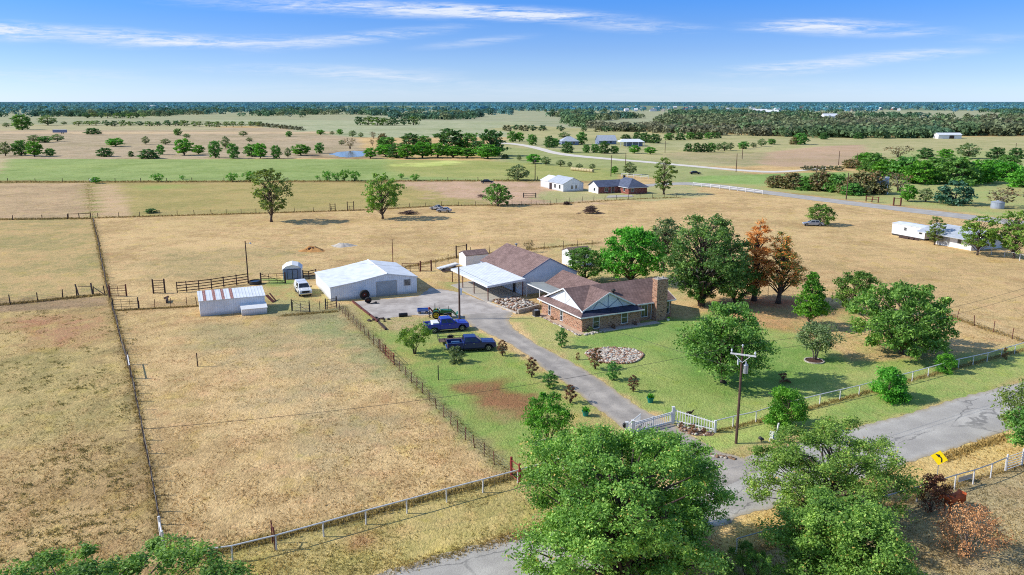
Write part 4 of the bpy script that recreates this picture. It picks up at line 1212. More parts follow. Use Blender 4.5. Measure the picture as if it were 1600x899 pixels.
row([('mid0', 800, 222, 205, 18), ('mid1', 812, 222, 207, 16), ('mid0', 831, 227, 210, 17), ('mid2', 858, 231, 212, 20), ('mid0', 867, 230, 216, 16), ('mid3', 882, 217, 207, 22), ('mid0', 909, 226, 206, 19), ('mid2', 886, 239, 221, 22), ('mid0', 916, 239, 226, 13), ('mid0', 930, 239, 225, 15), ('mid2', 945, 240, 220, 20), ('mid0', 960, 240, 228, 15), ('mid1', 991, 240, 227, 20), ('mid1', 1016, 241, 230, 21)],
    '%s tree from the left around the far farmstead by the gravel road', 'trees around the far farmstead', 'farmstead_tree')
row([('mid2', 977, 217, 210, 18), ('mid2', 996, 220, 206, 18), ('mid2', 1008, 223, 207, 20), ('mid2', 1022, 224, 209, 24), ('mid0', 1046, 219, 208, 18), ('mid2', 1062, 219, 208, 18), ('mid0', 1078, 218, 207, 16), ('mid2', 1092, 218, 207, 18), ('mid0', 1108, 217, 207, 16), ('mid2', 1120, 216, 207, 14)],
    '%s tree from the left in the line beside the far white roofed shed', 'tree line beside the far shed', 'farmstead_tree')
row([('mid2', 1076, 237, 224, 16), ('mid2', 1088, 238, 223, 16), ('mid2', 1100, 238, 224, 16), ('mid0', 1111, 238, 223, 15), ('mid3', 1122, 236, 224, 14), ('mid3', 1132, 236, 222, 16), ('mid3', 1141, 235, 223, 13), ('mid0', 1162, 233, 221, 19), ('mid3', 1177, 231, 223, 12), ('mid3', 1190, 229, 217, 15)],
    '%s tree from the left in the row across the brown field', 'tree row across the brown field')
row([('mid1', 834, 256, 241, 26), ('mid3', 853, 258, 245, 18), ('mid3', 876, 260, 250, 16), ('mid3', 905, 263, 256, 13), ('mid3', 925, 265, 256, 12), ('mid1', 960, 272, 260, 13), ('mid3', 984, 273, 254, 24), ('mid3', 811, 251, 242, 9), ('mid3', 890, 261, 253, 9)],
    '%s bush from the left on the rise behind the white farm building', 'bushes behind the white farm building', 'field_shrub', 'shrub')
row([('mid0', 1251, 226, 208, 25), ('mid_brown', 1240, 226, 214, 14), ('mid2', 1286, 218, 207, 14), ('mid0', 1205, 226, 217, 14), ('mid2', 1340, 217, 207, 16)],
    '%s tree from the left in the open field before the far woods', 'open field trees before the far woods')
row([('mid_bare', 1404, 246, 228, 42), ('mid2', 1444, 248, 231, 29), ('mid1', 1477, 249, 233, 27), ('mid3', 1512, 248, 224, 38), ('mid2', 1558, 248, 230, 30), ('mid2', 1588, 248, 231, 26)],
    '%s tree from the left along the crest behind the thicket', 'trees along the crest behind the thicket', 'crest_tree')
row([('mid_brown', 1332, 263, 249, 32), ('thick', 1352, 258, 239, 35), ('thick_olive', 1364, 268, 240, 40), ('thick', 1388, 278, 250, 55), ('thick_olive', 1416, 280, 246, 62), ('thick', 1440, 287, 252, 58), ('thick_olive', 1462, 280, 247, 58), ('mid_brown', 1471, 277, 264, 20), ('thick_olive', 1496, 288, 246, 67), ('thick', 1528, 285, 251, 62), ('thick_olive', 1548, 276, 250, 58), ('thick', 1574, 282, 254, 62), ('thick_olive', 1572, 262, 243, 38), ('thick', 1600, 292, 266, 58)],
    '%s tree from the left in the big green thicket', 'trees of the big green thicket', 'thicket_tree')
row([('mid_brown', 1214, 293, 275, 40), ('mid_brown', 1238, 295, 271, 44), ('thick_olive', 1262, 297, 277, 40), ('mid_brown', 1284, 298, 270, 46), ('thick_olive', 1306, 300, 273, 46), ('mid_brown', 1326, 303, 279, 36), ('mid_brown', 1344, 303, 270, 44), ('thick_olive', 1332, 305, 287, 34), ('mid_brown', 1366, 303, 268, 42), ('mid2', 1379, 303, 284, 20), ('mid_bare', 1404, 300, 270, 50)],
    '%s bush from the left in the brown hedgerow along the road', 'bushes of the brown hedgerow', 'hedgerow_shrub', 'shrub')
plant('mid1', 1418, 315, 289, 28, 'bright green bush before the grey ruined barn', 'shrub')
plant('mid3', 1446, 316, 294, 24, 'grey-green bush right of the bright bush by the road', 'shrub')
plant('mid_spruce', 1490, 319, 283, 56, 'blue-green spreading conifer in front of the thicket', 'conifer_tree')
plant('mid_bare', 1562, 324, 294, 62, 'half bare grey bush beside the steel water tank', 'shrub')
row([('far_brown', 1330 - 72 + i * 13, 266 + (i % 3) * 1.2, 259, 15) for i in range(5)], '%s low bush from the left along the gravel road end', 'low bushes along the gravel road end', 'field_shrub', 'shrub')
fr = random.Random(5)
row([(fr.choice(['far0', 'far1', 'far2']), u + fr.uniform(-2, 2), 197 + fr.uniform(-1, 1), 189 + fr.uniform(-1, 1), fr.uniform(12, 17)) for u in (124, 138, 152, 166, 180, 194, 205, 220, 232, 248, 262, 276, 288)],
    '%s tree from the left in the far hedge before the plain', 'far hedge trees', 'hedge_tree')
row([(fr.choice(['far0', 'far2']), u + fr.uniform(-2, 2), 198 + fr.uniform(-1, 1), 190, fr.uniform(10, 15)) for u in (302, 312, 326, 338, 354, 366, 380, 392, 404)],
    '%s tree from the left in the far hedge left of the pond', 'far hedge trees left of the pond', 'hedge_tree')
row([(fr.choice(['far0', 'far1', 'far2']), u, 185 + fr.uniform(-.5, .5), 176.5, fr.uniform(10, 15)) for u in (136, 147, 158, 168, 182, 192, 204, 214, 224)],
    '%s tree from the left in the farthest hedge of the left plain', 'farthest hedge trees', 'hedge_tree')
row([('far_brown', 396 + i * 9.2, 196.5 + i * .95, 190 + i * .95, 14) for i in range(9)], '%s brown bush from the left on the slope beyond the pond', 'brown bushes on the slope', 'slope_shrub', 'shrub')
row([(fr.choice(['far0', 'far1']), u, 196.5 - abs(u - 600) * .02, 183 + fr.uniform(-1, 2), fr.uniform(16, 22)) for u in (563, 576, 590, 603, 617, 632, 646)],
    '%s tree from the left in the dark copse before the far woods', 'trees of the far copse', 'copse_tree')
row([(fr.choice(['far0', 'far1', 'far_brown']), u, 204 + (u - 800) * .012 + fr.uniform(-1, 1), 195 + (u - 800) * .012 + fr.uniform(-1, 1), fr.uniform(12, 18)) for u in (792, 806, 818, 832, 849, 876, 912, 936, 948, 962, 976, 988)],
    '%s tree from the left in the strip above the far farmstead', 'tree strip above the far farmstead', 'strip_tree')


# ---- far woods: belts nobody could count
def wood_belt(name, regions, seed, mats_w, dens=1.0):
    r = np.random.default_rng(seed)
    V = []; Q = []; C = []; k0 = 0
    for (poly, n, hh, tones, gp) in regions:
        w = [P(u, v) for u, v in poly]
        n = int(n * dens)
        v0, v1 = min(p[1] for p in poly), max(p[1] for p in poly); u0, u1 = min(p[0] for p in poly), max(p[0] for p in poly)
        pu = r.uniform(u0, u1, n * 3); pv = r.uniform(v0, v1, n * 3)
        k = sdist(pu, pv, poly) > 0
        pu, pv = pu[k][:n], pv[k][:n]
        pos = np.array([P(a, b) for a, b in zip(pu, pv)])
        if gp:
            k = fbm(pos[:, 0] / gp[0], pos[:, 1] / gp[1], seed) > gp[2]; pos = pos[k]
        n = len(pos)
        H = r.uniform(hh[0], hh[1], n); Rr = H * r.uniform(.5, .85, n)
        m = 64
        d = r.normal(0, 1, (n, m, 3)); d[:, :, 2] = np.abs(d[:, :, 2]); d = unit(d)
        base = np.stack([pos[:, 0], pos[:, 1], H * .42], 1)
        lump = 1 + .35 * (vnoise(d[..., 0] * 2.2 + pos[:, None, 0], d[..., 1] * 2.2 + pos[:, None, 1], seed) - .5)
        c = base[:, None, :] + d * np.stack([Rr, Rr, H * .58], 1)[:, None, :] * r.uniform(.72, 1.05, (n, m, 1)) * lump[..., None]
        low = r.uniform(0, 1, (n, m)) < .28
        c[..., 2] = np.where(low, c[..., 2] * r.uniform(.1, .7, (n, m)), c[..., 2])
        nn = unit(d + r.normal(0, .5, d.shape) + np.array([0, 0, .3]))
        t = unit(np.cross(nn, r.normal(0, 1, nn.shape)))
        sz = (H * .31)[:, None] * r.uniform(.7, 1.4, (n, m))
        v, q = kites(c.reshape(-1, 3), nn.reshape(-1, 3), t.reshape(-1, 3), sz.ravel(), sz.ravel() * .8)
        ti = np.array(tones)[np.minimum((fbm(pos[:, 0] / 60, pos[:, 1] / 160, seed + 9) * 1.5 * len(tones) - .25 * len(tones)).clip(0, len(tones) - 1).astype(int), len(tones) - 1)]
        ti = ti * r.uniform(.75, 1.25, (n, 1))
        V.append(v); Q.append(q + k0); C.append(np.repeat(ti, m * 4, 0)); k0 += len(v)
    me = np_mesh(name, np.concatenate(V), np.concatenate(Q), [M['grass']], attr={'tone_a': c4(np.concatenate(C))})
    return tag(link_mesh(name, me), kind='stuff')


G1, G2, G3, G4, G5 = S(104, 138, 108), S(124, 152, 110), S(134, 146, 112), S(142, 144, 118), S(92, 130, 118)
BL1, BL2, BL3 = S(106, 170, 200), S(110, 172, 192), S(118, 166, 168)  # distance haze painted into the woods' colour as pale blue
wood_belt('woods', [
    ([(800, 196), (1000, 184), (1300, 186), (1800, 188), (1800, 212), (1560, 213), (1340, 212), (1190, 214), (1080, 205), (880, 201)], 2500, (6, 12), [G1, G2, G3, G3, G4], (110, 380, .44)),
    ([(1300, 206), (1480, 207), (1480, 216), (1340, 217), (1220, 214)], 240, (6, 10), [G1, G2], None),
    ([(920, 199), (1200, 206), (1200, 213), (1120, 212), (920, 204)], 220, (5, 9), [G3, G4, G2], None),
    ([(-300, 181), (540, 178), (800, 183), (1100, 180), (1100, 187), (800, 189), (560, 186), (400, 182), (-300, 184)], 1500, (7, 13), [G5, G1, G3, G2], (150, 420, .45)),
    ([(780, 174.5), (1250, 176), (1900, 174.5), (1900, 186), (1250, 186), (780, 183)], 1500, (7, 12), [G5, G1, G1, G2], (170, 600, .49)),
], 21, None)
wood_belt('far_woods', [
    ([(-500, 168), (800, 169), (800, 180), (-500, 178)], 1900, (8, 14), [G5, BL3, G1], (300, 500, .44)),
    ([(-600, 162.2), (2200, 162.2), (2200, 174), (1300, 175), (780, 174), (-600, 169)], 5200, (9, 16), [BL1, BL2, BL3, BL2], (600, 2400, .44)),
    ([(-700, 160.1), (2300, 160.1), (2300, 162.4), (-700, 162.4)], 3600, (9, 15), [S(140, 186, 212), S(146, 188, 208), S(136, 180, 204)], None),  # farthest belt palest, its haze painted into these tones
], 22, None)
# ================================================================ BUILDINGS
def onwall(O, deg, u, v, back=0.0):
    """(distance along, height) where the sight line meets the upright plane through O"""
    r = math.radians(deg)
    n = (-math.sin(r), math.cos(r)); e = (math.cos(r), math.sin(r))
    O = (O[0] + n[0] * back, O[1] + n[1] * back)
    a = (u - 800) / FOC; b = -(v - 449.5) / FOC
    d = (a, CP + b * SP, -SP + b * CP)
    t = (O[0] * n[0] + O[1] * n[1]) / (d[0] * n[0] + d[1] * n[1])
    return ((d[0] * t - O[0]) * e[0] + (d[1] * t - O[1]) * e[1], CAMH + d[2] * t)


def poly_roof(mb, polys, t=.12, mi=0):
    for q in polys:
        m = mi
        if isinstance(q, tuple) and isinstance(q[1], int): q, m = q
        n = len(q)
        top = [tuple(p) for p in q]; bot = [(p[0], p[1], p[2] - t) for p in q]
        mb.add(top + bot, [tuple(range(n)), tuple(range(2 * n - 1, n - 1, -1))] + [(i, n + i, n + (i + 1) % n, (i + 1) % n) for i in range(n)], m)
    return mb


def window(parent, x0, x1, z0, z1, face='-y', at=0.0, frame=.07, bars=(1, 1), mat='trim', name='window', glass='glass', depth=.05):
    """frame with mullions and a pane as its sub-part; face tells the wall's outward side"""
    mb = MB(); g = MB()
    def bx(m, a0, a1, b0, b1, d0, d1):
        if face == '-y': m.box(a0, a1, at - d1, at - d0, b0, b1)
        elif face == '-x': m.box(at - d1, at - d0, a0, a1, b0, b1)
        elif face == '+x': m.box(at + d0, at + d1, a0, a1, b0, b1)
        else: m.box(a0, a1, at + d0, at + d1, b0, b1)
    bx(mb, x0 - frame, x1 + frame, z1, z1 + frame, .002, depth); bx(mb, x0 - frame, x1 + frame, z0 - frame, z0, .002, depth + .02)
    bx(mb, x0 - frame, x0, z0, z1, .002, depth); bx(mb, x1, x1 + frame, z0, z1, .002, depth)
    for i in range(1, bars[0]):
        c = x0 + (x1 - x0) * i / bars[0]; bx(mb, c - .02, c + .02, z0, z1, .014, depth - .01)
    for i in range(1, bars[1]):
        c = z0 + (z1 - z0) * i / bars[1]; bx(mb, x0, x1, c - .025, c + .025, .016, depth - .008)
    f = mb.build(name, M[mat], parent)
    bx(g, x0, x1, z0, z1, .003, .012)
    g.build('pane', M[glass], f)
    return f


def gable_shell(mb, x0, x1, y0, y1, eL, eR, rp, rz, axis='y', mi=0):
    """closed walls with gable tops; ridge along y (gables face y) or along x"""
    if axis == 'y':
        prof = [(x0, 0), (x1, 0), (x1, eR), (rp, rz), (x0, eL)]
        mb.extrude_y(prof, y0, y1, mi)
    else:
        prof = [(y0, 0), (y1, 0), (y1, eR), (rp, rz), (y0, eL)]
        mb.extrude_x(prof, x0, x1, mi)


def gable_roof(mb, x0, x1, y0, y1, eL, eR, rp, rz, axis='y', oh=.3, og=.25, t=.1, lift=.04, mi=0):
    if axis == 'y':
        sL = (rz - eL) / max(.01, rp - x0); sR = (rz - eR) / max(.01, x1 - rp)
        a, b = y0 - og, y1 + og
        polys = [[(x0 - oh, a, eL - sL * oh + lift + t), (rp, a, rz + lift + t), (rp, b, rz + lift + t), (x0 - oh, b, eL - sL * oh + lift + t)],
                 [(rp, a, rz + lift + t), (x1 + oh, a, eR - sR * oh + lift + t), (x1 + oh, b, eR - sR * oh + lift + t), (rp, b, rz + lift + t)]]
    else:
        sL = (rz - eL) / max(.01, rp - y0); sR = (rz - eR) / max(.01, y1 - rp)
        a, b = x0 - og, x1 + og
        polys = [[(a, y0 - oh, eL - sL * oh + lift + t), (b, y0 - oh, eL - sL * oh + lift + t), (b, rp, rz + lift + t), (a, rp, rz + lift + t)],
                 [(a, rp, rz + lift + t), (b, rp, rz + lift + t), (b, y1 + oh, eR - sR * oh + lift + t), (a, y1 + oh, eR - sR * oh + lift + t)]]
    poly_roof(mb, polys, t, mi)


def fascia(mb, pts, h=.2, w=.05, mi=0):
    for a, b in zip(pts, pts[1:]): mb.bar(a, b, w, h, mi)


# ---------------------------------------------------------------- brick house
HA = P(909.4, 519); HR = 26.6; HRr = math.radians(HR)
house = thing('brick_house', 'L-shaped brick house with brown shingle roof, half-timbered white gables and tall chimney', 'house', HA, HRr)
W = MB()
W.box(0, 9.45, 0, 11.2, -.1, 2.16)
W.box(9.45, 15.55, 1.12, 11.2, -.1, 2.62)
W.build('brick_wall', M['brick'], house)
g = MB()   # boarded gables
g.add([(.62, .85, 2.50), (.62, 10.9, 2.3), (.62, 5.6, 4.68), (.72, .85, 2.5), (.72, 10.9, 2.3), (.72, 5.6, 4.68)], [(0, 1, 2), (3, 5, 4), (0, 3, 4, 1), (1, 4, 5, 2), (2, 5, 3, 0)])
gl = g.build('gable_wall', M['stucco'], house)
t_ = MB()
for y0, z0, y1, z1 in ((2.4, 2.55, 4.4, 4.0), (8.8, 2.5, 6.8, 4.0), (5.6, 2.5, 5.6, 4.5), (5.6, 2.6, 4.0, 3.8), (5.6, 2.6, 7.2, 3.8)):
    t_.bar((.605, y0, z0), (.605, y1, z1), .03, .1)
t_.build('timber_trim', M['trim'], gl)
g = MB()
g.add([(.55, .92, 2.52), (8.8, .92, 2.52), (4.65, .92, 4.7), (.55, 1.0, 2.52), (8.8, 1.0, 2.52), (4.65, 1.0, 4.7)], [(0, 1, 2), (3, 5, 4), (0, 3, 4, 1), (1, 4, 5, 2), (2, 5, 3, 0)])
gf = g.build('gable_wall', M['stucco'], house)
t_ = MB()
for x0, z0, x1, z1 in ((4.65, 2.6, 4.65, 4.6), (4.65, 2.6, 3.0, 3.7), (4.65, 2.6, 6.3, 3.7), (2.2, 2.6, 3.3, 3.9), (7.1, 2.6, 6.0, 3.9)):
    t_.bar((x0, .905, z0), (x1, .905, z1), .03, .09)
t_.build('timber_trim', M['blue_grey_door'], gf)
R_ = MB()
zr = 4.82
poly_roof(R_, [
    [(.3, .45, 2.52), (4.65, 5.6, zr), (.3, 5.6, zr)],
    [(.43, .6, 2.587), (4.65, .6, zr), (4.65, 5.6, zr)],
    [(4.65, .6, zr), (8.87, .6, 2.587), (4.65, 5.6, zr)],
    [(8.87, .6, 2.59), (15.95, .6, 2.59), (15.95, 5.6, zr), (4.65, 5.6, zr)],
    [(.3, 5.6, zr), (15.95, 5.6, zr), (15.95, 11.7, 2.12), (.3, 11.7, 2.12)],
    [(-.5, -.5, 2.1), (.62, .72, 2.56), (.62, 11.6, 2.56), (-.5, 11.7, 2.1)],
    ([(-.5, -.5, 2.1), (9.75, -.5, 2.1), (8.9, .9, 2.58), (.55, .9, 2.58)], 1)], .1)  # front pent strip, its shade put into the shingle colour
roof = R_.build('roof', [M['house_shingle'], M['shaded_shingle']], house)
# right end gable, soffit trims, gutter
F = MB()
fascia(F, [(-.52, 11.7, 2.04), (-.52, -.52, 2.04), (9.75, -.52, 2.04)], .16, .05)
fascia(F, [(9.3, .57, 2.52), (15.97, .57, 2.52), (15.97, 5.6, 4.74), (15.97, 11.7, 2.05)], .16, .05)
fascia(F, [(.27, .4, 2.5), (.27, 5.6, 4.76), (.27, 11.7, 2.1)], .18, .05)
fascia(F, [(.38, .57, 2.58), (4.65, .57, 4.76), (8.9, .57, 2.58)], .18, .05)
F.build('fascia', M['trim'], house)
e = MB(); e.add([(15.5, 1.12, 2.6), (15.5, 11.2, 2.2), (15.5, 5.6, 4.6)], [(0, 1, 2)]); e.build('end_gable', M['stucco'], house)
dn = MB(); dn.tube([(12.0, .5, 2.45), (12.0, 1.02, 2.3), (12.0, 1.05, .05)], .05, 6); dn.build('downspout', M['trim'], house)
ch = MB(); ch.box(12.1, 13.92, 0, 1.08, -.1, 5.75); ch.box(12.03, 13.99, -.07, 1.15, 5.75, 5.9)
chim = ch.build('chimney', M['brick'], house)
c2 = MB(); c2.box(12.1, 13.92, 0, 1.08, 5.9, 5.96); c2.lathe([(.14, 0), (.14, .25)], (12.6, .54, 5.96), 10); c2.lathe([(.14, 0), (.14, .25)], (13.4, .54, 5.96), 10)
c2.build('chimney_cap', M['concrete'], chim)
window(house, 1.72, 2.62, .3, 1.98, '-y', 0, bars=(1, 2)); window(house, 6.28, 7.2, .42, 1.98, '-y', 0, bars=(1, 2))
window(house, 10.35, 11.35, .55, 2.2, '-y', 1.12, bars=(2, 1)); window(house, 14.15, 15.1, .6, 2.25, '-y', 1.12, bars=(1, 2))
for y0, y1 in ((5.2, 5.75), (8.6, 9.15)): window(house, y0, y1, .25, 1.6, '-x', 0, bars=(1, 2))
d = MB(); d.box(9.46, 10.1, 1.05, 1.115, 0, 2.05); dr = d.build('door', M['door_dark'], house)
k = MB(); k.lathe([(.03, 0), (.03, .06)], (9.95, 1.0, 1.0), 8, axis='Y'); k.build('handle', M['chrome'], dr)
v = MB(); v.lathe([(.14, 0), (.14, .35)], (7.1, 3.4, 3.7), 10); v.lathe([(.12, .35), (.3, .42), (.34, .56), (.22, .72), (.02, .76)], (7.1, 3.4, 3.7), 14)
v.build('roof_vent', M['dark_steel'], roof)
# connecting wing behind the house and its ribbed patio cover
gO = P(814.5, 461)
def to_h(x, y):  # garage frame to house frame
    return (x + 2.334, y + 22.244)
wx, wz = onwall(gO, HR, 878.7, 421.4, -1.6); lx, lz = onwall(gO, HR, 850.7, 441.6, -1.6)
WGX = wx + 2.334; LEX = lx + 2.334
wy0, wy1 = 8.2, 20.5
wg = MB(); wg.box(LEX + .35, WGX + (WGX - LEX) - .35, 11.2, 20.3, 0, lz - .05)
wing = wg.build('wing_wall', M['stucco'], house)
wr = MB(); poly_roof(wr, [[(LEX, wy0 + 2.6, lz), (WGX, wy0, wz), (WGX, wy1, wz), (LEX, wy1, lz)], [(WGX, wy0, wz), (2 * WGX - LEX, wy0 + 2.6, lz), (2 * WGX - LEX, wy1, lz), (WGX, wy1, wz)]], .1)
wr.build('wing_roof', M['house_shingle'], house)
pc = MB(); pc.slab([(2.5, 11.3, 2.25), (LEX + .15, 11.3, lz - .03), (LEX + .15, 21.2, lz - .03), (2.5, 21.2, 2.2)], .07)
pr = pc.build('patio_cover', M['patio_panel'], house)
f = MB(); fascia(f, [(2.48, 11.2, 2.16), (2.48, 21.2, 2.12)], .16, .05); fascia(f, [(2.5, 21.22, 2.12), (LEX, 21.22, lz - .1)], .14, .04); f.build('patio_trim', M['trim'], pr)
for y in (12.6, 16.6, 20.9):
    p = MB(); p.box(2.55, 2.66, y - .055, y + .055, 0, 2.14); p.build('post', M['trim'], pr)

# ---------------------------------------------------------------- garage with big brown roof
garage = thing('garage_barn', 'long white garage with a big brown shingle roof behind the brick house', 'garage', gO, HRr)
gm_ = MB(); gable_shell(gm_, 0, 10.2, 0, 15.6, 2.75, 2.75, 5.15, 5.38, 'y')
gm_.build('wall', M['stucco'], garage)
gr_ = MB(); gable_roof(gr_, 0, 10.2, 0, 15.6, 2.75, 2.75, 5.15, 5.38, 'y', oh=.12, og=.06, t=.1)
grf = gr_.build('roof', M['garage_shingle'], garage)
tm = MB(); fascia(tm, [(-.14, -.09, 2.76), (5.15, -.09, 5.45), (10.34, -.09, 2.76)], .14, .04); fascia(tm, [(-.15, -.05, 2.72), (-.15, 15.6, 2.72)], .12, .04); tm.build('fascia', M['blue_grey_door'], grf)
vt = MB(); vt.lathe([(.1, 0), (.1, .3)], (6.3, 14.2, 5.0), 8); vt.lathe([(.08, .3), (.26, .38), (.28, .5), (.05, .62)], (6.3, 14.2, 5.0), 12); vt.build('roof_vent', M['galv'], grf)
dd = MB(); dd.box(-.06, -.004, 2.0, 2.95, 0, 2.05); gd = dd.build('door', M['dark_glass'], garage)
kk = MB(); kk.lathe([(.03, -.06), (.03, 0)], (-.06, 2.85, 1.0), 8, axis='X'); kk.build('handle', M['chrome'], gd)
window(garage, 4.4, 5.5, .9, 1.9, '-x', 0, bars=(2, 2)); window(garage, 8.4, 9.5, .9, 1.9, '-x', 0, bars=(2, 2))

carport = thing('carport', 'open carport with white metal roof and rust red posts beside the garage', 'carport', gO, HRr)
q = MB(); q.slab([(-6.55, -1.42, 2.42), (-.03, -1.42, 2.93), (-.03, 13.3, 2.93), (-6.55, 13.3, 2.40)], .06)
cr_ = q.build('roof', M['white_roof'], carport)
q = MB()
fascia(q, [(-6.58, 13.3, 2.24), (-6.58, -1.42, 2.26)], .3, .04); fascia(q, [(-6.58, -1.45, 2.26), (-.05, -1.45, 2.74)], .32, .04)
q.build('fascia', M['stucco'], cr_)
q = MB(); fascia(q, [(-6.4, -1.3, 2.2), (-6.4, 13.2, 2.2)], .18, .1); fascia(q, [(-3.2, -1.3, 2.5), (-3.2, 13.2, 2.5)], .16, .1); q.build('beam', M['rust_steel'], cr_)
for x, y in ((-6.42, -1.28), (-6.42, 4.0), (-6.42, 8.6), (-6.42, 13.1), (-.4, -1.28)):
    q = MB(); q.box(x - .06, x + .06, y - .06, y + .06, .06, 2.3 if x < -1 else 2.7); q.build('post', M['rust_steel'], carport)

# ---------------------------------------------------------------- white metal workshop
SO = P(517.2, 471); SR = 24.0
shop = thing('workshop', 'white corrugated metal workshop with a grey roller door facing the gravel yard', 'workshop', SO, math.radians(SR))
q = MB()
prof = [(0, -.1), (13.8, -.1), (13.8, 2.62), (8.98, 3.50), (4.0, 2.62), (0, 2.12)]
q.extrude_y(prof, 0, 12.2); q.build('wall', M['white_siding'], shop)
q = MB()
poly_roof(q, [[(-.15, -.12, 2.20), (4.0, -.12, 2.72), (4.0, 12.3, 2.72), (-.15, 12.3, 2.20)], [(4.0, -.12, 2.72), (8.98, -.12, 3.6), (8.98, 12.3, 3.6), (4.0, 12.3, 2.72)], [(8.98, -.12, 3.6), (13.95, -.12, 2.69), (13.95, 12.3, 2.69), (8.98, 12.3, 3.6)]], .08)
srf = q.build('roof', M['white_roof_y'], shop)
q = MB(); fascia(q, [(-.15, -.14, 2.16), (4.0, -.14, 2.68), (8.98, -.14, 3.56), (13.95, -.14, 2.65)], .12, .04); q.tube([(8.98, -.1, 3.61), (8.98, 12.3, 3.61)], .09, 6); q.build('ridge_trim', M['white_paint'], srf)
q = MB(); q.box(7.25, 10.4, -.035, -.004, 0, 2.32); rd = q.build('roller_door', M['roller'], shop)
q = MB(); fascia(q, [(7.2, -.04, 0), (7.2, -.04, 2.37)], .08, .06); fascia(q, [(10.45, -.04, 0), (10.45, -.04, 2.37)], .08, .06); fascia(q, [(7.16, -.045, 2.37), (10.49, -.045, 2.37)], .08, .07); q.build('door_frame', M['galv'], rd)
window(shop, 11.75, 12.7, 1.42, 2.3, '-y', 0, bars=(1, 5), mat='galv', glass='dark_glass')

# ---------------------------------------------------------------- long white shed with rust strips and its low box
LO = P(313.5, 495)
shed = thing('long_shed', 'long white lean-to shed with four rusty strips on its roof', 'shed', LO, math.radians(23))
q = MB(); q.extrude_x([(0, -.05), (3.9, -.05), (3.9, 2.78), (0, 2.2)], 0, 8.95); q.build('wall', M['white_siding'], shed)
q = MB(); q.slab([(-.12, -.12, 2.29), (9.07, -.12, 2.29), (9.07, 4.0, 2.9), (-.12, 4.0, 2.9)], .07); rf = q.build('roof', M['white_roof'], shed)
for x in (.55, 1.85, 3.05, 4.25):
    q = MB(); q.slab([(x, -.13, 2.297), (x + .42, -.13, 2.297), (x + .42, 3.98, 2.906), (x, 3.98, 2.906)], .012)
    q.build('rusty_strip', M['rusty_panel'], rf)
box = thing('shed_annex', 'low white box with lighter lid set against the long shed', 'shed', LO, math.radians(23))
q = MB(); q.extrude_x([(-1.85, -.05), (-.02, -.05), (-.02, 1.22), (-1.85, .86)], 5.5, 9.0); q.build('wall', M['white_siding'], box)
q = MB(); q.slab([(5.42, -1.95, .93), (9.08, -1.95, .93), (9.08, -.02, 1.32), (5.42, -.02, 1.32)], .06); q.build('roof', M['white_paint'], box)

# ---------------------------------------------------------------- small barn shed
BO = P(442.5, 437.5)
barn = thing('barn_shed', 'small white storage shed with blue-grey double doors and rounded roof', 'shed', BO, math.radians(14))
q = MB(); q.extrude_y([(0, 0), (3.2, 0), (3.2, 1.78), (2.6, 2.25), (1.6, 2.5), (.6, 2.25), (0, 1.78)], 0, 3.6); q.build('wall', M['white_paint'], barn)
q = MB()
pr_ = [(-.12, 1.76), (.56, 2.32), (1.6, 2.58), (2.64, 2.32), (3.32, 1.76)]
poly_roof(q, [[(a[0], -.15, a[1]), (b[0], -.15, b[1]), (b[0], 3.72, b[1]), (a[0], 3.72, a[1])] for a, b in zip(pr_, pr_[1:])], .05); q.build('roof', M['white_paint'], barn)
q = MB(); q.box(.15, 3.05, -.03, -.004, 0, 1.9); q.build('front_panel', M['blue_grey_door'], barn)
for x0, x1 in ((.75, 1.58), (1.62, 2.45)):
    q = MB(); q.box(x0, x1, -.07, -.034, .05, 1.78); dd = q.build('door', M['blue_grey_door'], barn)
    q = MB(); q.box(x0 - .03, x1 + .03, -.085, -.072, .05, .13); q.box(x0, x1, -.085, -.072, 1.7, 1.78); q.box(x0 - .03, x0 + .03, -.085, -.072, .14, 1.69); q.box(x1 - .03, x1 + .03, -.085, -.072, .14, 1.69); q.build('door_trim', M['dark_steel'], dd)


def small_house(name, label, cat, O, deg, Lx, Ly, e, rz, wall, roof, axis='y', oh=.3, wins=(), doors=(), group=None, gable=None, trim=True):
    b = thing(name, label, cat, O, math.radians(deg), group)
    q = MB(); gable_shell(q, 0, Lx, 0, Ly, e, e, (Lx if axis == 'y' else Ly) / 2, rz, axis); q.build('wall', wall, b)
    q = MB(); gable_roof(q, 0, Lx, 0, Ly, e, e, (Lx if axis == 'y' else Ly) / 2, rz, axis, oh=oh, og=oh * .8); q.build('roof', roof, b)
    for w in wins: window(b, *w)
    for (x0, x1, z1, face) in doors:
        q = MB()
        if face == '-y': q.box(x0, x1, -.05, -.004, 0, z1)
        else: q.box(-.05, -.004, x0, x1, 0, z1)
        q.build('door', M['door_dark'], b)
    return b


small_house('garden_shed', 'narrow white shed with brown roof tucked behind the garage', 'shed', P(728, 417.5), HR, 4.6, 3.2, 2.1, 2.7, M['white_paint'], M['garage_shingle'], 'x', .15)
small_house('garden_shed', 'white shed with brown roof half hidden behind the dark green yard tree', 'shed', P(893, 417), HR, 4.4, 3.6, 2.5, 3.2, M['white_paint'], M['garage_shingle'], 'x', .15, wins=[(1.2, 2.0, 1.1, 1.9, '-y', 0)])
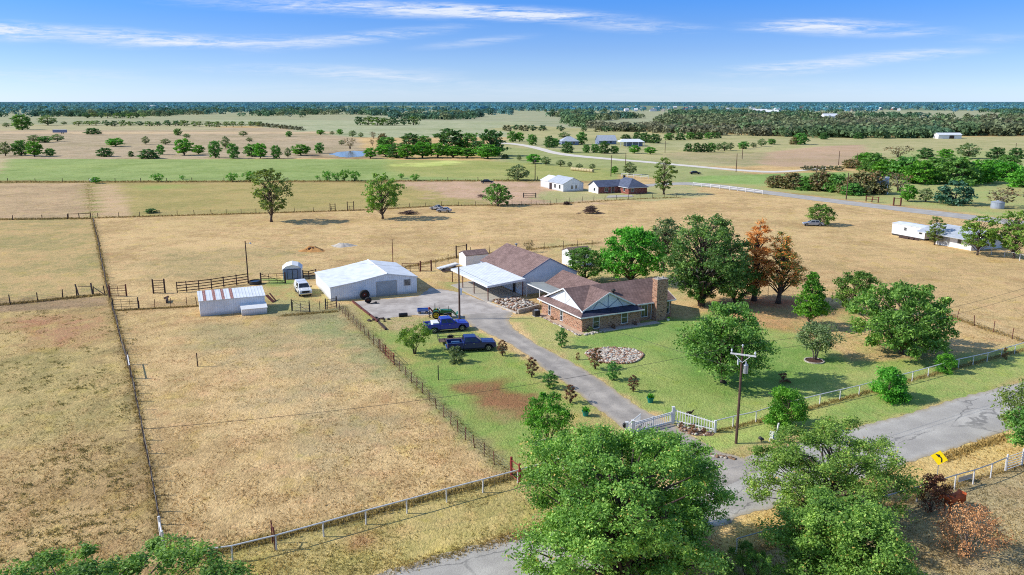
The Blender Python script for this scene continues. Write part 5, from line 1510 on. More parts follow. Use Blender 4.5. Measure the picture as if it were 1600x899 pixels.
# ---- neighbours
fw = P(880, 300)
b = small_house('farm_building', 'white gabled farm building with grey metal roof in two stepped sections', 'barn', fw, 24, 7.8, 11.5, 2.6, 4.5, M['white_siding'], M['grey_roof'], 'y', .25, wins=[(3.0, 3.7, .9, 2.0, '-y', 0), (4.6, 5.3, .9, 2.0, '-y', 0), (2.0, 3.2, .8, 2.1, '-x', 0), (5.5, 6.7, .8, 2.1, '-x', 0)], doors=[(8.5, 10.5, 2.2, '-x')])
q = MB(); gable_shell(q, .5, 7.3, 11.6, 18.5, 2.4, 2.4, 3.9, 4.0, 'y'); q.build('rear_wall', M['white_siding'], b)
q = MB(); gable_roof(q, .5, 7.3, 11.85, 18.5, 2.4, 2.4, 3.9, 4.0, 'y', oh=.25); q.build('rear_roof', M['white_roof'], b)
rh = P(982, 304)
b = thing('red_brick_house', 'red brick house with dark hipped roof and a white gable wing', 'house', rh, math.radians(24))
q = MB(); q.box(0, 7.2, 0, 11, 0, 2.2); q.box(-8, -.01, 6, 12.5, 0, 2.2); q.build('brick_wall', M['red_brick'], b)
q = MB()
poly_roof(q, [[(-.5, -.5, 2.2), (7.7, -.5, 2.2), (3.6, 3.4, 4.9)], [(7.7, -.5, 2.2), (7.7, 11.5, 2.2), (3.6, 8, 4.9), (3.6, 3.4, 4.9)], [(7.7, 11.5, 2.2), (-.5, 11.5, 2.2), (3.6, 8, 4.9)], [(-.5, 11.5, 2.2), (-.5, -.5, 2.2), (3.6, 3.4, 4.9), (3.6, 8, 4.9)],
               [(-8.4, 5.6, 2.2), (2, 5.6, 2.2), (2.4, 9.2, 4.1), (-8.4, 9.2, 4.1)], [(-8.4, 9.2, 4.1), (2.4, 9.2, 4.1), (2, 12.9, 2.2), (-8.4, 12.9, 2.2)]], .1)
rr = q.build('roof', M['slate_shingle'], b)
q = MB(); q.add([(-8.02, 6, 2.2), (-8.02, 12.5, 2.2), (-8.02, 9.2, 4.0)], [(0, 1, 2)]); q.box(-8.06, -8.01, 6, 12.5, 0, 2.2); q.build('gable_wall', M['white_paint'], b)
q = MB(); fascia(q, [(-.52, 11.5, 2.12), (-.52, -.52, 2.12), (7.72, -.52, 2.12)], .14, .05); q.build('fascia', M['trim'], rr)
q = MB(); q.box(3.2, 3.9, 8.4, 9.0, 3.6, 5.5); q.build('chimney', M['dark_steel'], rr)
window(b, 2.2, 3.2, .8, 1.8, '-x', 0); window(b, 1.0, 2.0, .8, 1.8, '-y', 0); window(b, 8, 9, .7, 1.7, '-x', -8.06); window(b, -5.5, -4.3, .6, 1.8, '-y', 6, bars=(2, 1)); window(b, -3, -2, .0, 2.0, '-y', 6)
# mobile home and its neighbour
mh = P(1444, 376.5)
b = thing('mobile_home', 'white mobile home with flat pale roof, nearest the dry field', 'mobile home', mh, math.radians(112 - 90))
q = MB(); q.box(0, 4.2, 0, 9.0, .35, 2.7); q.build('wall', M['white_siding'], b)
q = MB(); poly_roof(q, [[(-.12, -.12, 2.76), (2.1, -.12, 3.0), (2.1, 9.1, 3.0), (-.12, 9.1, 2.76)], [(2.1, -.12, 3.0), (4.3, -.12, 2.76), (4.3, 9.1, 2.76), (2.1, 9.1, 3.0)]], .08); q.build('roof', M['white_roof_y'], b)
q = MB(); q.box(.1, 4.1, .1, 8.9, 0, .35); q.build('skirting', M['dark_steel'], b)
window(b, .7, 1.5, 1.3, 2.1, '-x', 0, bars=(1, 2)); window(b, 4.9, 5.6, 1.5, 2.2, '-x', 0, bars=(1, 2))
q = MB()
for i in range(3): q.cbox((-1.1 - i * .3, 1.8 + i * 1.1, .25), (.1, 2.6, .5), 0, 0, .3)
q.build('steps', M['dark_wood'], b)
m2 = P(1517, 392)
b = thing('porch_house', 'white house with grey metal porch roof behind the green tree at the white rail', 'house', m2, math.radians(22))
q = MB(); q.box(0, 9, 0, 8.5, 0, 2.4); q.build('wall', M['white_paint'], b)
q = MB(); poly_roof(q, [[(-1.6, -.4, 2.35), (4.5, -.4, 3.9), (4.5, 12.5, 3.9), (-1.6, 12.5, 2.35)], [(4.5, -.4, 3.9), (9.5, -.4, 2.4), (9.5, 12.5, 2.4), (4.5, 12.5, 3.9)]], .1); q.build('roof', M['grey_roof'], b)
window(b, 2.4, 3.3, 1.0, 1.9, '-x', 0); window(b, 2.5, 3.7, .9, 1.9, '-y', 0); window(b, 5.6, 6.8, .9, 1.9, '-y', 0)
q = MB(); q.box(-.04, -.004, 5.2, 8.3, .2, 2.2); q.build('porch_screen', M['galv'], b)
# steel water tank and ruined barn
b = thing('water_tank', 'round galvanised steel water tank by the grey bush', 'tank', P(1558, 326))
q = MB(); q.lathe([(1.75, 0), (1.75, 1.8)], (0, 0, 0), 28); q.build('tank_wall', M['tank_metal'], b)
q = MB(); q.lathe([(1.82, 1.8), (1.82, 1.88), (1.0, 2.1), (.25, 2.3), (.2, 2.38)], (0, 0, 0), 28); q.build('lid', M['tank_metal'], b)
b = thing('ruined_barn', 'grey weathered barn gable standing among the hedgerow bushes', 'barn', P(1386, 304), math.radians(60))
q = MB(); q.extrude_y([(0, 0), (3.6, 0), (3.6, 3.0), (1.6, 5.6), (0, 3.4)], 0, .3); q.build('wall', M['stucco'], b)
q = MB(); poly_roof(q, [[(-.3, -.1, 3.2), (1.6, -.1, 5.7), (1.6, 4, 5.7), (-.3, 4, 3.2)]], .1); q.build('roof', M['grey_roof'], b)
# far farmstead
def hip_house(label, O, deg, Lx, Ly, e, rz, wall, roof):
    b = thing('far_house', label, 'house', O, math.radians(deg))
    q = MB(); q.box(0, Lx, 0, Ly, 0, e); q.build('wall', wall, b)
    q = MB(); m = Ly / 2; o = .6
    poly_roof(q, [[(-o, -o, e), (Lx + o, -o, e), (Lx - m, m, rz), (m, m, rz)], [(Lx + o, -o, e), (Lx + o, Ly + o, e), (Lx - m, m, rz)], [(Lx + o, Ly + o, e), (-o, Ly + o, e), (m, m, rz), (Lx - m, m, rz)], [(-o, Ly + o, e), (-o, -o, e), (m, m, rz)]], .15)
    q.build('roof', roof, b)
    window(b, 2, 3.5, .8, 2, '-y', 0, frame=.1); window(b, Lx - 4, Lx - 2.5, .8, 2, '-y', 0, frame=.1)
    return b
hip_house('far house with pale grey hipped roof behind the round farmstead trees', P(878, 227), 10, 12, 9, 2.6, 5.8, M['blue_grey_door'], M['grey_roof'])
small_house('far_house', 'far grey-roofed house with blue gable end among the farmstead trees', 'house', P(936, 226), 12, 13, 9, 2.8, 6.2, M['blue_grey_door'], M['grey_roof'], 'x', .5, wins=[(3, 4.5, 1, 2.2, '-y', 0), (8, 9.5, 1, 2.2, '-y', 0)])
b = thing('open_barn', 'far open sided barn with white roof beside the tree line', 'barn', P(969, 229), math.radians(2))
q = MB(); q.box(4, 15.5, .5, 9.5, 0, 3.2); q.build('wall', M['blue_grey_door'], b)
q = MB(); poly_roof(q, [[(-.5, -2, 3.1), (16.5, -2, 3.1), (14, 5, 4.8), (2, 5, 4.8)], [(16.5, -2, 3.1), (16.5, 11, 3.1), (14, 5, 4.8)], [(16.5, 11, 3.1), (-.5, 11, 3.1), (2, 5, 4.8), (14, 5, 4.8)], [(-.5, 11, 3.1), (-.5, -2, 3.1), (2, 5, 4.8)]], .15); q.build('roof', M['white_roof'], b)
for x in (0, 3.9, 8, 12, 16): q = MB(); q.box(x, x + .3, -1.8, -1.5, 0, 3.0); q.build('post', M['white_paint'], b)
small_house('far_barn', 'long white barn alone before the far woods at right', 'barn', P(1466, 217), 0, 19, 8, 3.2, 4.6, M['white_paint'], M['white_roof'], 'x', .5, doors=[(9, 13, 2.6, '-y')])
small_house('far_barn', 'tiny rust-roofed shed left of the long white barn', 'shed', P(1411, 215.5), 0, 6, 5, 2.4, 3.4, M['dark_wood'], M['rusty_panel'], 'x', .3)
small_house('far_barn', 'far white barn roof showing within the right woods', 'barn', P(1288, 187.5), 5, 24, 14, 6, 10, M['white_paint'], M['white_roof'], 'x', .5)
b = thing('stock_trailer', 'far pale blue stock trailer standing in the brown plain', 'trailer', P(82.5, 209), 0)
q = MB(); q.box(0, 12.5, 0, 2.6, .9, 3.6); q.build('body', M['blue_grey_door'], b)
q = MB(); q.box(-.1, 12.6, -.1, 2.7, 3.6, 3.75); q.build('roof', M['white_paint'], b)
for x in (8.5, 10): q = MB(); q.lathe([(.5, 0), (.5, .3)], (x, -.1, .5), 12, axis='Y'); q.build('wheel', M['rubber'], b)

# distant town: single roofs along the horizon
tr = random.Random(31)
TOWN = []
for i in range(46):
    u = tr.choice([tr.uniform(960, 1090), tr.uniform(960, 1110), tr.uniform(1100, 1330), tr.uniform(1230, 1440)])
    TOWN.append((u, tr.uniform(169.2, 174.6), tr.uniform(8, 18)))
TOWN += [(1178, 178.0, 34), (1196, 179.2, 28), (160, 169, 30), (172, 168.4, 24), (228, 169.5, 44), (250, 170, 30), (66, 167, 24), (20, 162.6, 50), (300, 172.4, 18), (275, 171.5, 14), (1290, 171, 26), (1275, 172, 24), (1333, 170.5, 20)]
walls = [M['white_paint'], M['stucco'], M['trim'], M['red_brick'], M['concrete']]; roofs = [M['white_roof'], M['grey_roof'], M['garage_shingle'], M['rusty_panel'], M['white_paint'], M['trim']]
for i, (u, v, L) in enumerate(sorted(TOWN)):
    small_house('town_building', 'one of the tiny pale buildings strung along the wooded horizon', 'building', P(u, v), tr.uniform(-25, 25), L, L * tr.uniform(.5, .8), 5 + L * .06, 8 + L * .1, tr.choice(walls), tr.choice(roofs), tr.choice('xy'), .8, group='far town buildings')

# ================================================================ FENCES
def lerp2(a, b, t): return (a[0] + (b[0] - a[0]) * t, a[1] + (b[1] - a[1]) * t)


def resample(pts, step):
    out = [pts[0]]
    for a, b in zip(pts, pts[1:]):
        n = max(1, round(math.dist(a, b) / step))
        out += [lerp2(a, b, i / n) for i in range(1, n + 1)]
    return out


POSTS = {}
def post_mesh(kind, r, h, mat):
    k = (kind, round(r, 3), round(h, 2), mat)
    if k not in POSTS:
        q = MB()
        if kind == 'round': q.lathe([(r, -.2), (r, h - .01), (r * .7, h)], n=8)
        elif kind == 'rough': q.lathe([(r * 1.1, -.2), (r, h * .5), (r * .95, h - .02), (r * .5, h)], n=7)
        elif kind == 'square': q.box(-r, r, -r, r, -.2, h)
        else: q.box(-r, r, -.012, .012, -.2, h); q.box(-.012, .012, .012, r * 1.6, -.2, h)
        me = bpy.data.meshes.new('post'); me.from_pydata(q.v, [], q.f); me.materials.append(M[mat]); POSTS[k] = me
    return POSTS[k]


frnd = random.Random(17)


def fence(name, label, px, step=2.6, h=1.15, post=('rough', .07, 'old_wood'), rails=(), wires=(.3, .6, .85, 1.08), rail_mat='old_wood', wire_r=.005, stays=0, lean=.05, group=None, world=False, exact=False, zvar=.05):
    pts = list(px) if world else [P(*p) for p in px]
    if not exact: pts = resample(pts, step)
    O = pts[0]
    root = thing(name, label, 'gate' if name.endswith('gate') else 'fence', O, 0, group)
    loc = [(p[0] - O[0], p[1] - O[1]) for p in pts]
    for i, p in enumerate(loc):
        o = link_mesh('post', post_mesh(post[0], post[1], h, post[2]), root, (p[0], p[1], 0))
        a = loc[min(i + 1, len(loc) - 1)]; b_ = loc[max(i - 1, 0)]
        o.rotation_euler = (frnd.gauss(0, lean), frnd.gauss(0, lean), math.atan2(a[1] - b_[1], a[0] - b_[0]))
        o.scale = (1, 1, 1 + frnd.uniform(-zvar, zvar))
    if rails:
        q = MB()
        for z, w, hh in rails:
            for a, b_ in zip(loc, loc[1:]):
                if hh: q.bar((a[0], a[1], z), (b_[0], b_[1], z), w, hh)
                else: q.tube([(a[0], a[1], z), (b_[0], b_[1], z)], w, 8)
        q.build('rail', M[rail_mat], root)
    if wires:
        q = MB()
        for z in wires:
            for a, b_ in zip(loc, loc[1:]):
                m = lerp2(a, b_, .5)
                q.tube([(a[0], a[1], z), (m[0], m[1], z - .012), (b_[0], b_[1], z)], wire_r, 4, cap=False)
        if stays:
            for a, b_ in zip(loc, loc[1:]):
                n = max(1, int(math.dist(a, b_) / stays))
                for i in range(1, n):
                    m = lerp2(a, b_, i / n); q.tube([(m[0], m[1], wires[0]), (m[0], m[1], wires[-1])], wire_r * .6, 3, cap=False)
        q.build('wire', M['wire'], root)
    return root


def gate(label, a, b, h=1.15, bars=5, mat='rust_steel', r=.03, uprights=2, brace=False, world=False, name='field_gate', posts=True, z0=.15):
    A = a if world else P(*a); B = b if world else P(*b)
    L = math.dist(A, B)
    root = thing(name, label, 'gate', A, math.atan2(B[1] - A[1], B[0] - A[0]))
    q = MB()
    q.tube([(.08, 0, z0), (.08, 0, h)], r, 6); q.tube([(L - .08, 0, z0), (L - .08, 0, h)], r, 6)
    for i in range(uprights):
        x = L * (i + 1) / (uprights + 1); q.tube([(x, 0, z0), (x, 0, h)], r * .8, 6)
    if brace: q.tube([(.1, .01, h), (L - .1, .01, z0)], r * .8, 6)
    q.build('gate_frame', M[mat], root)
    q = MB()
    for i in range(bars):
        z = z0 + (h - z0) * i / (bars - 1); q.tube([(.08, 0, z), (L - .08, 0, z)], r * .85, 6)
    q.build('rail', M[mat], root)
    if posts:
        for x in (0, L): link_mesh('post', post_mesh('round', r * 2.2, h + .25, mat), root, (x, 0, 0))
    return root


fence('wire_fence', 'weathered post and wire fence running down the west side of the pens', [(145, 343), (152, 372), (159, 410), (166, 445), (171, 466)], 3.0, 1.3, stays=.6, lean=.07)
fence('wire_fence', 'grey post and wire fence dividing the two dry pastures', [(176, 486), (181, 500), (192, 546), (206, 592), (222, 670), (234, 730), (246, 800), (253, 842)], 2.7, 1.3, post=('rough', .06, 'old_wood'), stays=.55, lean=.06)
q = thing('fence_brace', 'pale braced corner posts at the bottom end of the pasture fence', 'fence', P(257, 866))
for i, v in enumerate((866, 842)):
    p = P(257 - i * 5, v); o = P(257, 866); link_mesh('post', post_mesh('rough', .1, 1.75, 'white_pipe'), q, (p[0] - o[0], p[1] - o[1], 0))
a = P(252, 842); o = P(257, 866); z = MB(); z.tube([(a[0] - o[0], a[1] - o[1], 1.3), (0, 0, 1.2)], .06, 6); z.build('rail', M['white_pipe'], q)
q = thing('fence_brace', 'pale H-brace halfway down the pasture fence', 'fence', P(205, 592))
for i, v in enumerate((592, 570)):
    p = P(205 - i * 4, v); o = P(205, 592); link_mesh('post', post_mesh('rough', .09, 1.6, 'old_wood'), q, (p[0] - o[0], p[1] - o[1], 0))
a = P(201, 570); o = P(205, 592); z = MB(); z.tube([(a[0] - o[0], a[1] - o[1], 1.2), (0, 0, 1.2)], .06, 6); z.build('rail', M['white_pipe'], q)
tb = thing('marker_post', 'lone dark post standing in the middle of the pasture', 'post', P(309, 573)); link_mesh('post_shaft', post_mesh('rough', .06, 1.65, 'dark_wood'), tb)
tb = thing('marker_post', 'lone black post on the green grass below the navy pickup', 'post', P(685, 594)); link_mesh('post_shaft', post_mesh('square', .05, 1.7, 'dark_steel'), tb)
fence('wire_fence', 'steel post and wire fence between pasture and green side yard', [(616, 571), (634, 590), (660, 615), (693, 652), (727, 688), (772, 727), (798, 744)], 2.2, 1.25, post=('tee', .035, 'rust_steel'), stays=.5, lean=.05)
fence('wire_fence', 'steel post fence from the workshop corner to the red gate', [(526, 482), (545, 500), (570, 524), (598, 552)], 1.9, 1.25, post=('tee', .035, 'rust_steel'), stays=.5, lean=.08)
gate('dark red pipe gate leaning in the fence beside the yellow-green shrub', (603, 557), (616, 570), 1.2, 4, 'red_steel', .025)
gate('rusty pipe panel next to the red gate', (594, 548), (603, 557), 1.2, 4, 'rust_steel', .03, 1)
gate('short bright red gate panel at the street end of the side fence', (799, 745), (812, 756), 1.5, 3, 'red_steel', .05, 0)
q = thing('brace_frame', 'rusty red pipe H-frame standing against the white street rail', 'fence', P(430, 860))
o = P(430, 860)
for uv in ((430, 860), (426, 849)):
    p = P(*uv); link_mesh('post', post_mesh('round', .05, 1.75, 'rust_steel'), q, (p[0] - o[0], p[1] - o[1], 0))
p = P(426, 849); z = MB(); z.tube([(0, 0, 1.2), (p[0] - o[0], p[1] - o[1], 1.5)], .04, 6); z.build('rail', M['rust_steel'], q)

SP_ = [(290, 887), (363.5, 877), (432, 860), (506, 839), (572, 820), (636, 802.5), (698, 785), (754.5, 770), (809, 755), (880, 735), (935, 716), (972, 701)]
fence('pipe_fence', 'white pipe rail fence along the street below the dry pasture', SP_, h=1.12, post=('round', .06, 'white_pipe'), rails=((1.13, .055, 0),), wires=(.3, .6, .85), rail_mat='white_pipe', exact=True, lean=.01, zvar=.01, stays=.5, wire_r=.005)
EP = [(1117, 675), (1145, 668), (1181, 660), (1213, 650), (1247, 641), (1280.5, 632.5), (1312, 625), (1342, 618), (1371, 610), (1398, 603), (1425, 596), (1450, 589), (1474, 582), (1497, 575.5), (1520, 570.5), (1542, 565.5), (1564, 559), (1585, 553), (1608, 546), (1640, 537)]
fence('pipe_fence', 'white pipe rail fence along the front lawn east of the gate', EP, h=1.1, post=('round', .055, 'white_pipe'), rails=((1.11, .05, 0),), wires=(.2, .5, .8), rail_mat='white_pipe', exact=True, lean=.01, zvar=.01, stays=.5, wire_r=.005)
WP = [(1150, 868), (1225, 846), (1296, 824), (1372, 802), (1432, 784), (1491, 765), (1520, 757), (1547.5, 747), (1570, 737)]
fence('pipe_fence', 'pale pipe rail fence on the far side of the street beside the curve sign', WP, h=1.25, post=('round', .055, 'white_pipe'), rails=((1.26, .045, 0),), wires=(.3, .6, .9), rail_mat='galv', exact=True, lean=.01, zvar=.01, stays=.5, wire_r=.005)
gate('white five-rail pipe gate at the right end beyond the curve sign', (1571, 737), (1596, 728), 1.3, 6, 'white_pipe', .035, 0)
fence('pipe_fence', 'white pipe rail continuing past the five-rail gate at the right edge', [(1597, 727.5), (1625, 719), (1650, 711)], h=1.3, post=('round', .055, 'white_pipe'), rails=((1.26, .045, 0),), wires=(.4, .8), rail_mat='galv', exact=True, lean=.01)
q = thing('notice_board', 'long grey board hung low on the far pipe fence', 'sign', P(1494, 764), math.atan2(P(1517, 757)[1] - P(1494, 764)[1], P(1517, 757)[0] - P(1494, 764)[0]))
z = MB(); L = math.dist(P(1494, 764), P(1517, 757)); z.box(.05, L - .05, -.07, -.05, .62, .98); z.build('board', M['galv'], q)
z = MB(); z.box(.05, L - .05, -.085, -.0705, .60, .64); z.build('board_edge', M['white_pipe'], q)

fence('wire_fence', 'long wire fence with steel posts across the back of the near field', [(153, 341), (250, 337.5), (330, 335), (400, 333.5), (490, 331), (575, 328.5), (640, 325), (690, 322), (770, 322.5), (860, 320.5)], 4.6, 1.35, post=('rough', .07, 'dark_wood'), wire_r=.01, stays=.8)
gate('dark pipe gate in the back fence, left of the two', (516, 330), (524, 330), 1.9, 4, 'dark_wood', .05, 0)
gate('dark pipe gate in the back fence, right of the two', (543, 329.5), (553, 329.5), 2.4, 3, 'dark_wood', .05, 0)
fence('wire_fence', 'post and wire fence crossing the upper left pasture', [(-40, 345), (20, 344), (66, 343), (106, 342.5)], 7.0, 1.3, post=('rough', .1, 'dark_wood'), wire_r=.012)
fence('rail_fence', 'short dark rail fence ending at the upper left field corner', [(107, 342.5), (124, 342), (142, 341)], 3.0, 1.5, post=('rough', .11, 'dark_wood'), rails=((1.3, .1, .14),), wires=(.4, .8), rail_mat='dark_wood')
fence('wire_fence', 'wire mesh fence along the top of the lower left pasture', [(-40, 481), (16, 476), (59, 472), (98, 467), (120, 464), (146, 462), (164, 460)], 3.4, 1.5, post=('rough', .08, 'dark_wood'), stays=.6, wire_r=.01)
q = thing('fence_brace', 'leaning grey timber braces at the corner of the left pastures', 'fence', P(145, 462))
z = MB(); z.tube([(0, 0, 0), (-.2, .2, 2.0)], .13, 7); z.tube([(.2, 0, 1.4), (2.0, -.2, .2)], .07, 6); z.tube([(0, 0, 1.5), (-2.2, .1, 1.5)], .07, 6); z.build('timber_brace', M['old_wood'], q)
z = MB(); z.tube([(-2.3, .1, 0), (-2.7, .2, 1.8)], .12, 7); z.build('post', M['old_wood'], q)

# pens west of the workshop
fence('rail_fence', 'dark timber rail fence of the cattle pens behind the long shed', [(277, 458), (292, 456.5), (311, 454.5), (331, 452), (350, 449), (370, 446), (388, 443)], h=1.75, post=('square', .07, 'dark_wood'), rails=((1.65, .05, .13), (1.2, .05, .13), (.75, .05, .13), (.3, .05, .13)), wires=(), rail_mat='dark_wood', exact=True, lean=.01)
gate('dark timber gate panel tilted beside the pen opening', (240, 459), (258, 458), 2.1, 6, 'dark_wood', .055, 0)
gate('brown pipe gate by the left fence with stored rails behind', (172, 464), (198, 463), 1.7, 5, 'rust_steel', .05, 1)
gate('grey pipe gate panel at the corner of the dry pasture', (177, 485), (217, 483.5), 1.6, 5, 'dark_steel', .035, 2)
fence('wire_fence', 'wire fence from the grey pipe gate to the long shed', [(218, 483.5), (241, 482), (267, 480), (292, 478.5), (308, 477.5)], 3, 1.35, post=('tee', .04, 'rust_steel'), stays=.6, wire_r=.008)
q = thing('timber_stack', 'old timber stanchion lying at the end of the cattle pens', 'timber', P(262, 470))
z = MB(); z.bar((0, 0, .3), (.6, -1.8, .3), .2, .5); z.bar((-.8, .6, .2), (.1, .2, .6), .15, .3); z.build('timber_beam', M['dark_wood'], q)
gate('dark braced field gate beside the small white storage shed', (408, 444), (446, 443), 1.7, 5, 'dark_wood', .055, 2, True)
fence('rail_fence', 'dark rail fence between the storage shed and the workshop', [(474, 436), (483, 436.5), (494, 434)], h=1.5, post=('square', .07, 'dark_wood'), rails=((1.4, .05, .14), (.95, .05, .14), (.5, .05, .14)), wires=(), rail_mat='dark_wood', exact=True, lean=.01)
fence('wire_fence', 'short wire fence between the long shed and the workshop corner', [(457, 486), (470, 488), (485, 489), (500, 485), (512, 483.5)], 2.2, 1.35, post=('tee', .04, 'dark_steel'), stays=.5, wire_r=.008)
gate('wire gate leaning open in front of the white truck', (456, 486), (484, 489), 1.6, 4, 'dark_steel', .03, 1, True)
gate('small dark pipe gate at the front corner of the workshop', (509, 483.5), (526, 480), 1.4, 4, 'dark_steel', .04, 1)
fence('pipe_fence', 'rusty pipe fence behind the workshop toward the sheds', [(628, 424), (641, 424.5), (655, 424.5)], h=1.5, post=('round', .06, 'rust_steel'), rails=((1.45, .05, 0), (1.0, .04, 0), (.5, .04, 0)), wires=(), rail_mat='rust_steel', exact=True)
gate('rusty pipe gate behind the workshop, right of the pipe fence', (657, 424.5), (674, 423.5), 1.7, 3, 'rust_steel', .06, 0)
fence('wire_fence', 'wire fence along the back of the house yard', [(681, 418), (700, 410), (713, 404), (735, 399), (765, 396), (830, 392), (850, 391), (880, 389), (925, 386), (960, 384)], 3.6, 1.6, post=('rough', .06, 'dark_wood'), stays=.6, wire_r=.008)
gate('dark H-shaped gate frame in the fence behind the garden shed', (713, 404), (729, 401), 2.3, 2, 'dark_wood', .06, 0, name='field_gate')
fence('wire_fence', 'steel post fence across the dry field east of the broad tree', [(1440, 480), (1467, 490), (1495, 499), (1522, 509), (1552, 519.5), (1581, 530), (1620, 545)], 5.6, 1.5, post=('tee', .045, 'rust_steel'), stays=.8, wire_r=.008, exact=False)
fence('wire_fence', 'wire fence behind the cypress trees at the back of the lawn', [(1130, 462), (1180, 464), (1200, 462), (1260, 468), (1300, 472), (1380, 470), (1440, 480)], 4.5, 1.4, post=('rough', .05, 'dark_wood'), stays=.8, wire_r=.007)
fence('wire_fence', 'low wire yard fence in front of the white farm building and red house', [(800, 321), (830, 320), (870, 318), (910, 315), (945, 313.5), (1000, 311), (1057, 308.5)], 4.2, 1.5, post=('tee', .06, 'dark_wood'), wire_r=.012)
fence('rail_fence', 'white rail fence along the road past the cottonwood', [(1083, 291), (1110, 294), (1140, 297.5), (1165, 300.5), (1192, 304)], 3.6, 1.4, post=('square', .09, 'white_pipe'), rails=((1.25, .06, .14), (.75, .06, .14)), wires=(), rail_mat='white_pipe')
fence('rail_fence', 'white pipe rail in front of the porch house', [(1486, 383), (1530, 394), (1549, 398), (1569, 402), (1593, 408), (1625, 416)], 3.4, 1.35, post=('round', .07, 'white_pipe'), rails=((1.3, .06, 0),), wires=(.5, .9), rail_mat='white_pipe')
fence('wire_fence', 'old fence in the uncut strip below the green hay field', [(-30, 284.6), (140, 284.6), (300, 284), (500, 283.6), (700, 283), (840, 282)], 11, 1.5, post=('rough', .12, 'dark_wood'), wires=(.6, 1.2), wire_r=.012)
gate('dark pipe panel standing on bare ground left of the white farm building', (818, 309), (837, 309), 1.3, 3, 'dark_steel', .08, 0)
fence('rail_fence', 'white pipe rail behind the red brick house', [(971, 276.5), (990, 278), (1013, 280)], 4.0, 1.5, post=('round', .09, 'white_pipe'), rails=((1.4, .08, 0), (.8, .06, 0)), wires=(), rail_mat='white_pipe')
gate('small rusty gate beside the road before the thicket', (1396, 321.5), (1407, 322), 2.2, 2, 'rust_steel', .1, 0)
fence('rail_fence', 'short brown rail pen beside the road before the thicket', [(1353, 315), (1362, 316), (1372, 317)], 2, 1.8, post=('square', .12, 'rust_steel'), rails=((1.6, .08, .2), (.8, .08, .2)), wires=(), rail_mat='rust_steel')

# ---- white entrance gate, wing fence
def picket_run(root, A, B, h0, h1, name='picket', step=.2, w=.075, curve=0.0):
    q = MB(); n = int(math.dist(A, B) / step)
    for i in range(n + 1):
        t = i / n; p = lerp2(A, B, t); h = h0 + (h1 - h0) * (t ** .6 if h1 < h0 else t) + curve * math.sin(PI * t)
        q.tube([(p[0], p[1], .1), (p[0], p[1], h - .04), (p[0], p[1], h)], [w * .42, w * .42, .012], 6)
    q.build(name, M['white_paint'], root)
    r = MB()
    for f in (.16, .82):
        r.bar((A[0], A[1], f * h0 + .05), (B[0], B[1], f * (h1 if f > .5 else h0) + .05), .06, .09)
    r.build('rail', M['white_paint'], root)


gp0, gp1 = P(990, 677), P(1049, 662)
gt = thing('entrance_gate', 'white steel picket gate closed across the driveway', 'gate', gp0)
rel = lambda p: (p[0] - gp0[0], p[1] - gp0[1])
a, b = (0, 0), rel(gp1)
picket_run(gt, a, b, .98, 1.12, step=.25, w=.06)
q = MB()
q.bar((a[0], a[1], .12), (b[0], b[1], .12), .07, .1); q.bar((a[0], a[1], 1.0), (b[0], b[1], 1.14), .07, .09)
for t in (0.01, .5, .99):
    p = lerp2(a, b, t); q.box(p[0] - .05, p[0] + .05, p[1] - .05, p[1] + .05, .08, 1.2)
q.build('gate_frame', M['white_paint'], gt)
for uv, h in (((988, 679), 1.35), ((979, 681), 1.3), ((1051, 662), 1.65)):
    p = rel(P(*uv)); q = MB(); q.box(p[0] - .11, p[0] + .11, p[1] - .11, p[1] + .11, -.1, h); q.box(p[0] - .14, p[0] + .14, p[1] - .14, p[1] + .14, h, h + .06); q.build('post', M['white_paint'], gt)
p = rel(P(976, 680)); q = MB(); q.lathe([(.2, -.12), (.24, -.08), (.24, .1), (.18, .14)], (p[0], p[1] - .1, 1.0), 14, axis='Y'); q.build('gate_motor', M['plastic_black'], gt)
wing_a, wing_b = P(1054, 662), P(1117, 676)
wf = thing('picket_fence', 'white picket wing fence curving down from the gate to the lawn fence', 'fence', wing_a)
picket_run(wf, (0, 0), (wing_b[0] - wing_a[0], wing_b[1] - wing_a[1]), 1.55, 1.12, step=.26, w=.09)
link_mesh('post', post_mesh('square', .1, 1.2, 'white_paint'), wf, (wing_b[0] - wing_a[0], wing_b[1] - wing_a[1], 0))
wing_c = P(1000, 662)
wf2 = thing('picket_fence', 'white picket wing fence behind the west end of the gate', 'fence', P(981, 680))
o = P(981, 680); picket_run(wf2, (0, 0), (wing_c[0] - o[0], wing_c[1] - o[1]), 1.2, 1.05, step=.26, w=.09)

# ================================================================ POLES AND WIRES
def pole(label, u, vb, vt, r=.12, name='utility_pole', mat='pole_wood', arm=None, box=None, lamp=False):
    h = HT(u, vb, vt); x, y = P(u, vb)
    b = thing(name, label, 'pole', (x, y, 0))
    q = MB(); q.tube([(0, 0, -.2), (.02, 0, h * .5), (0, 0, h)], [r * 1.15, r, r * .78], 10); q.build('pole_shaft', M[mat], b)
    return b, h


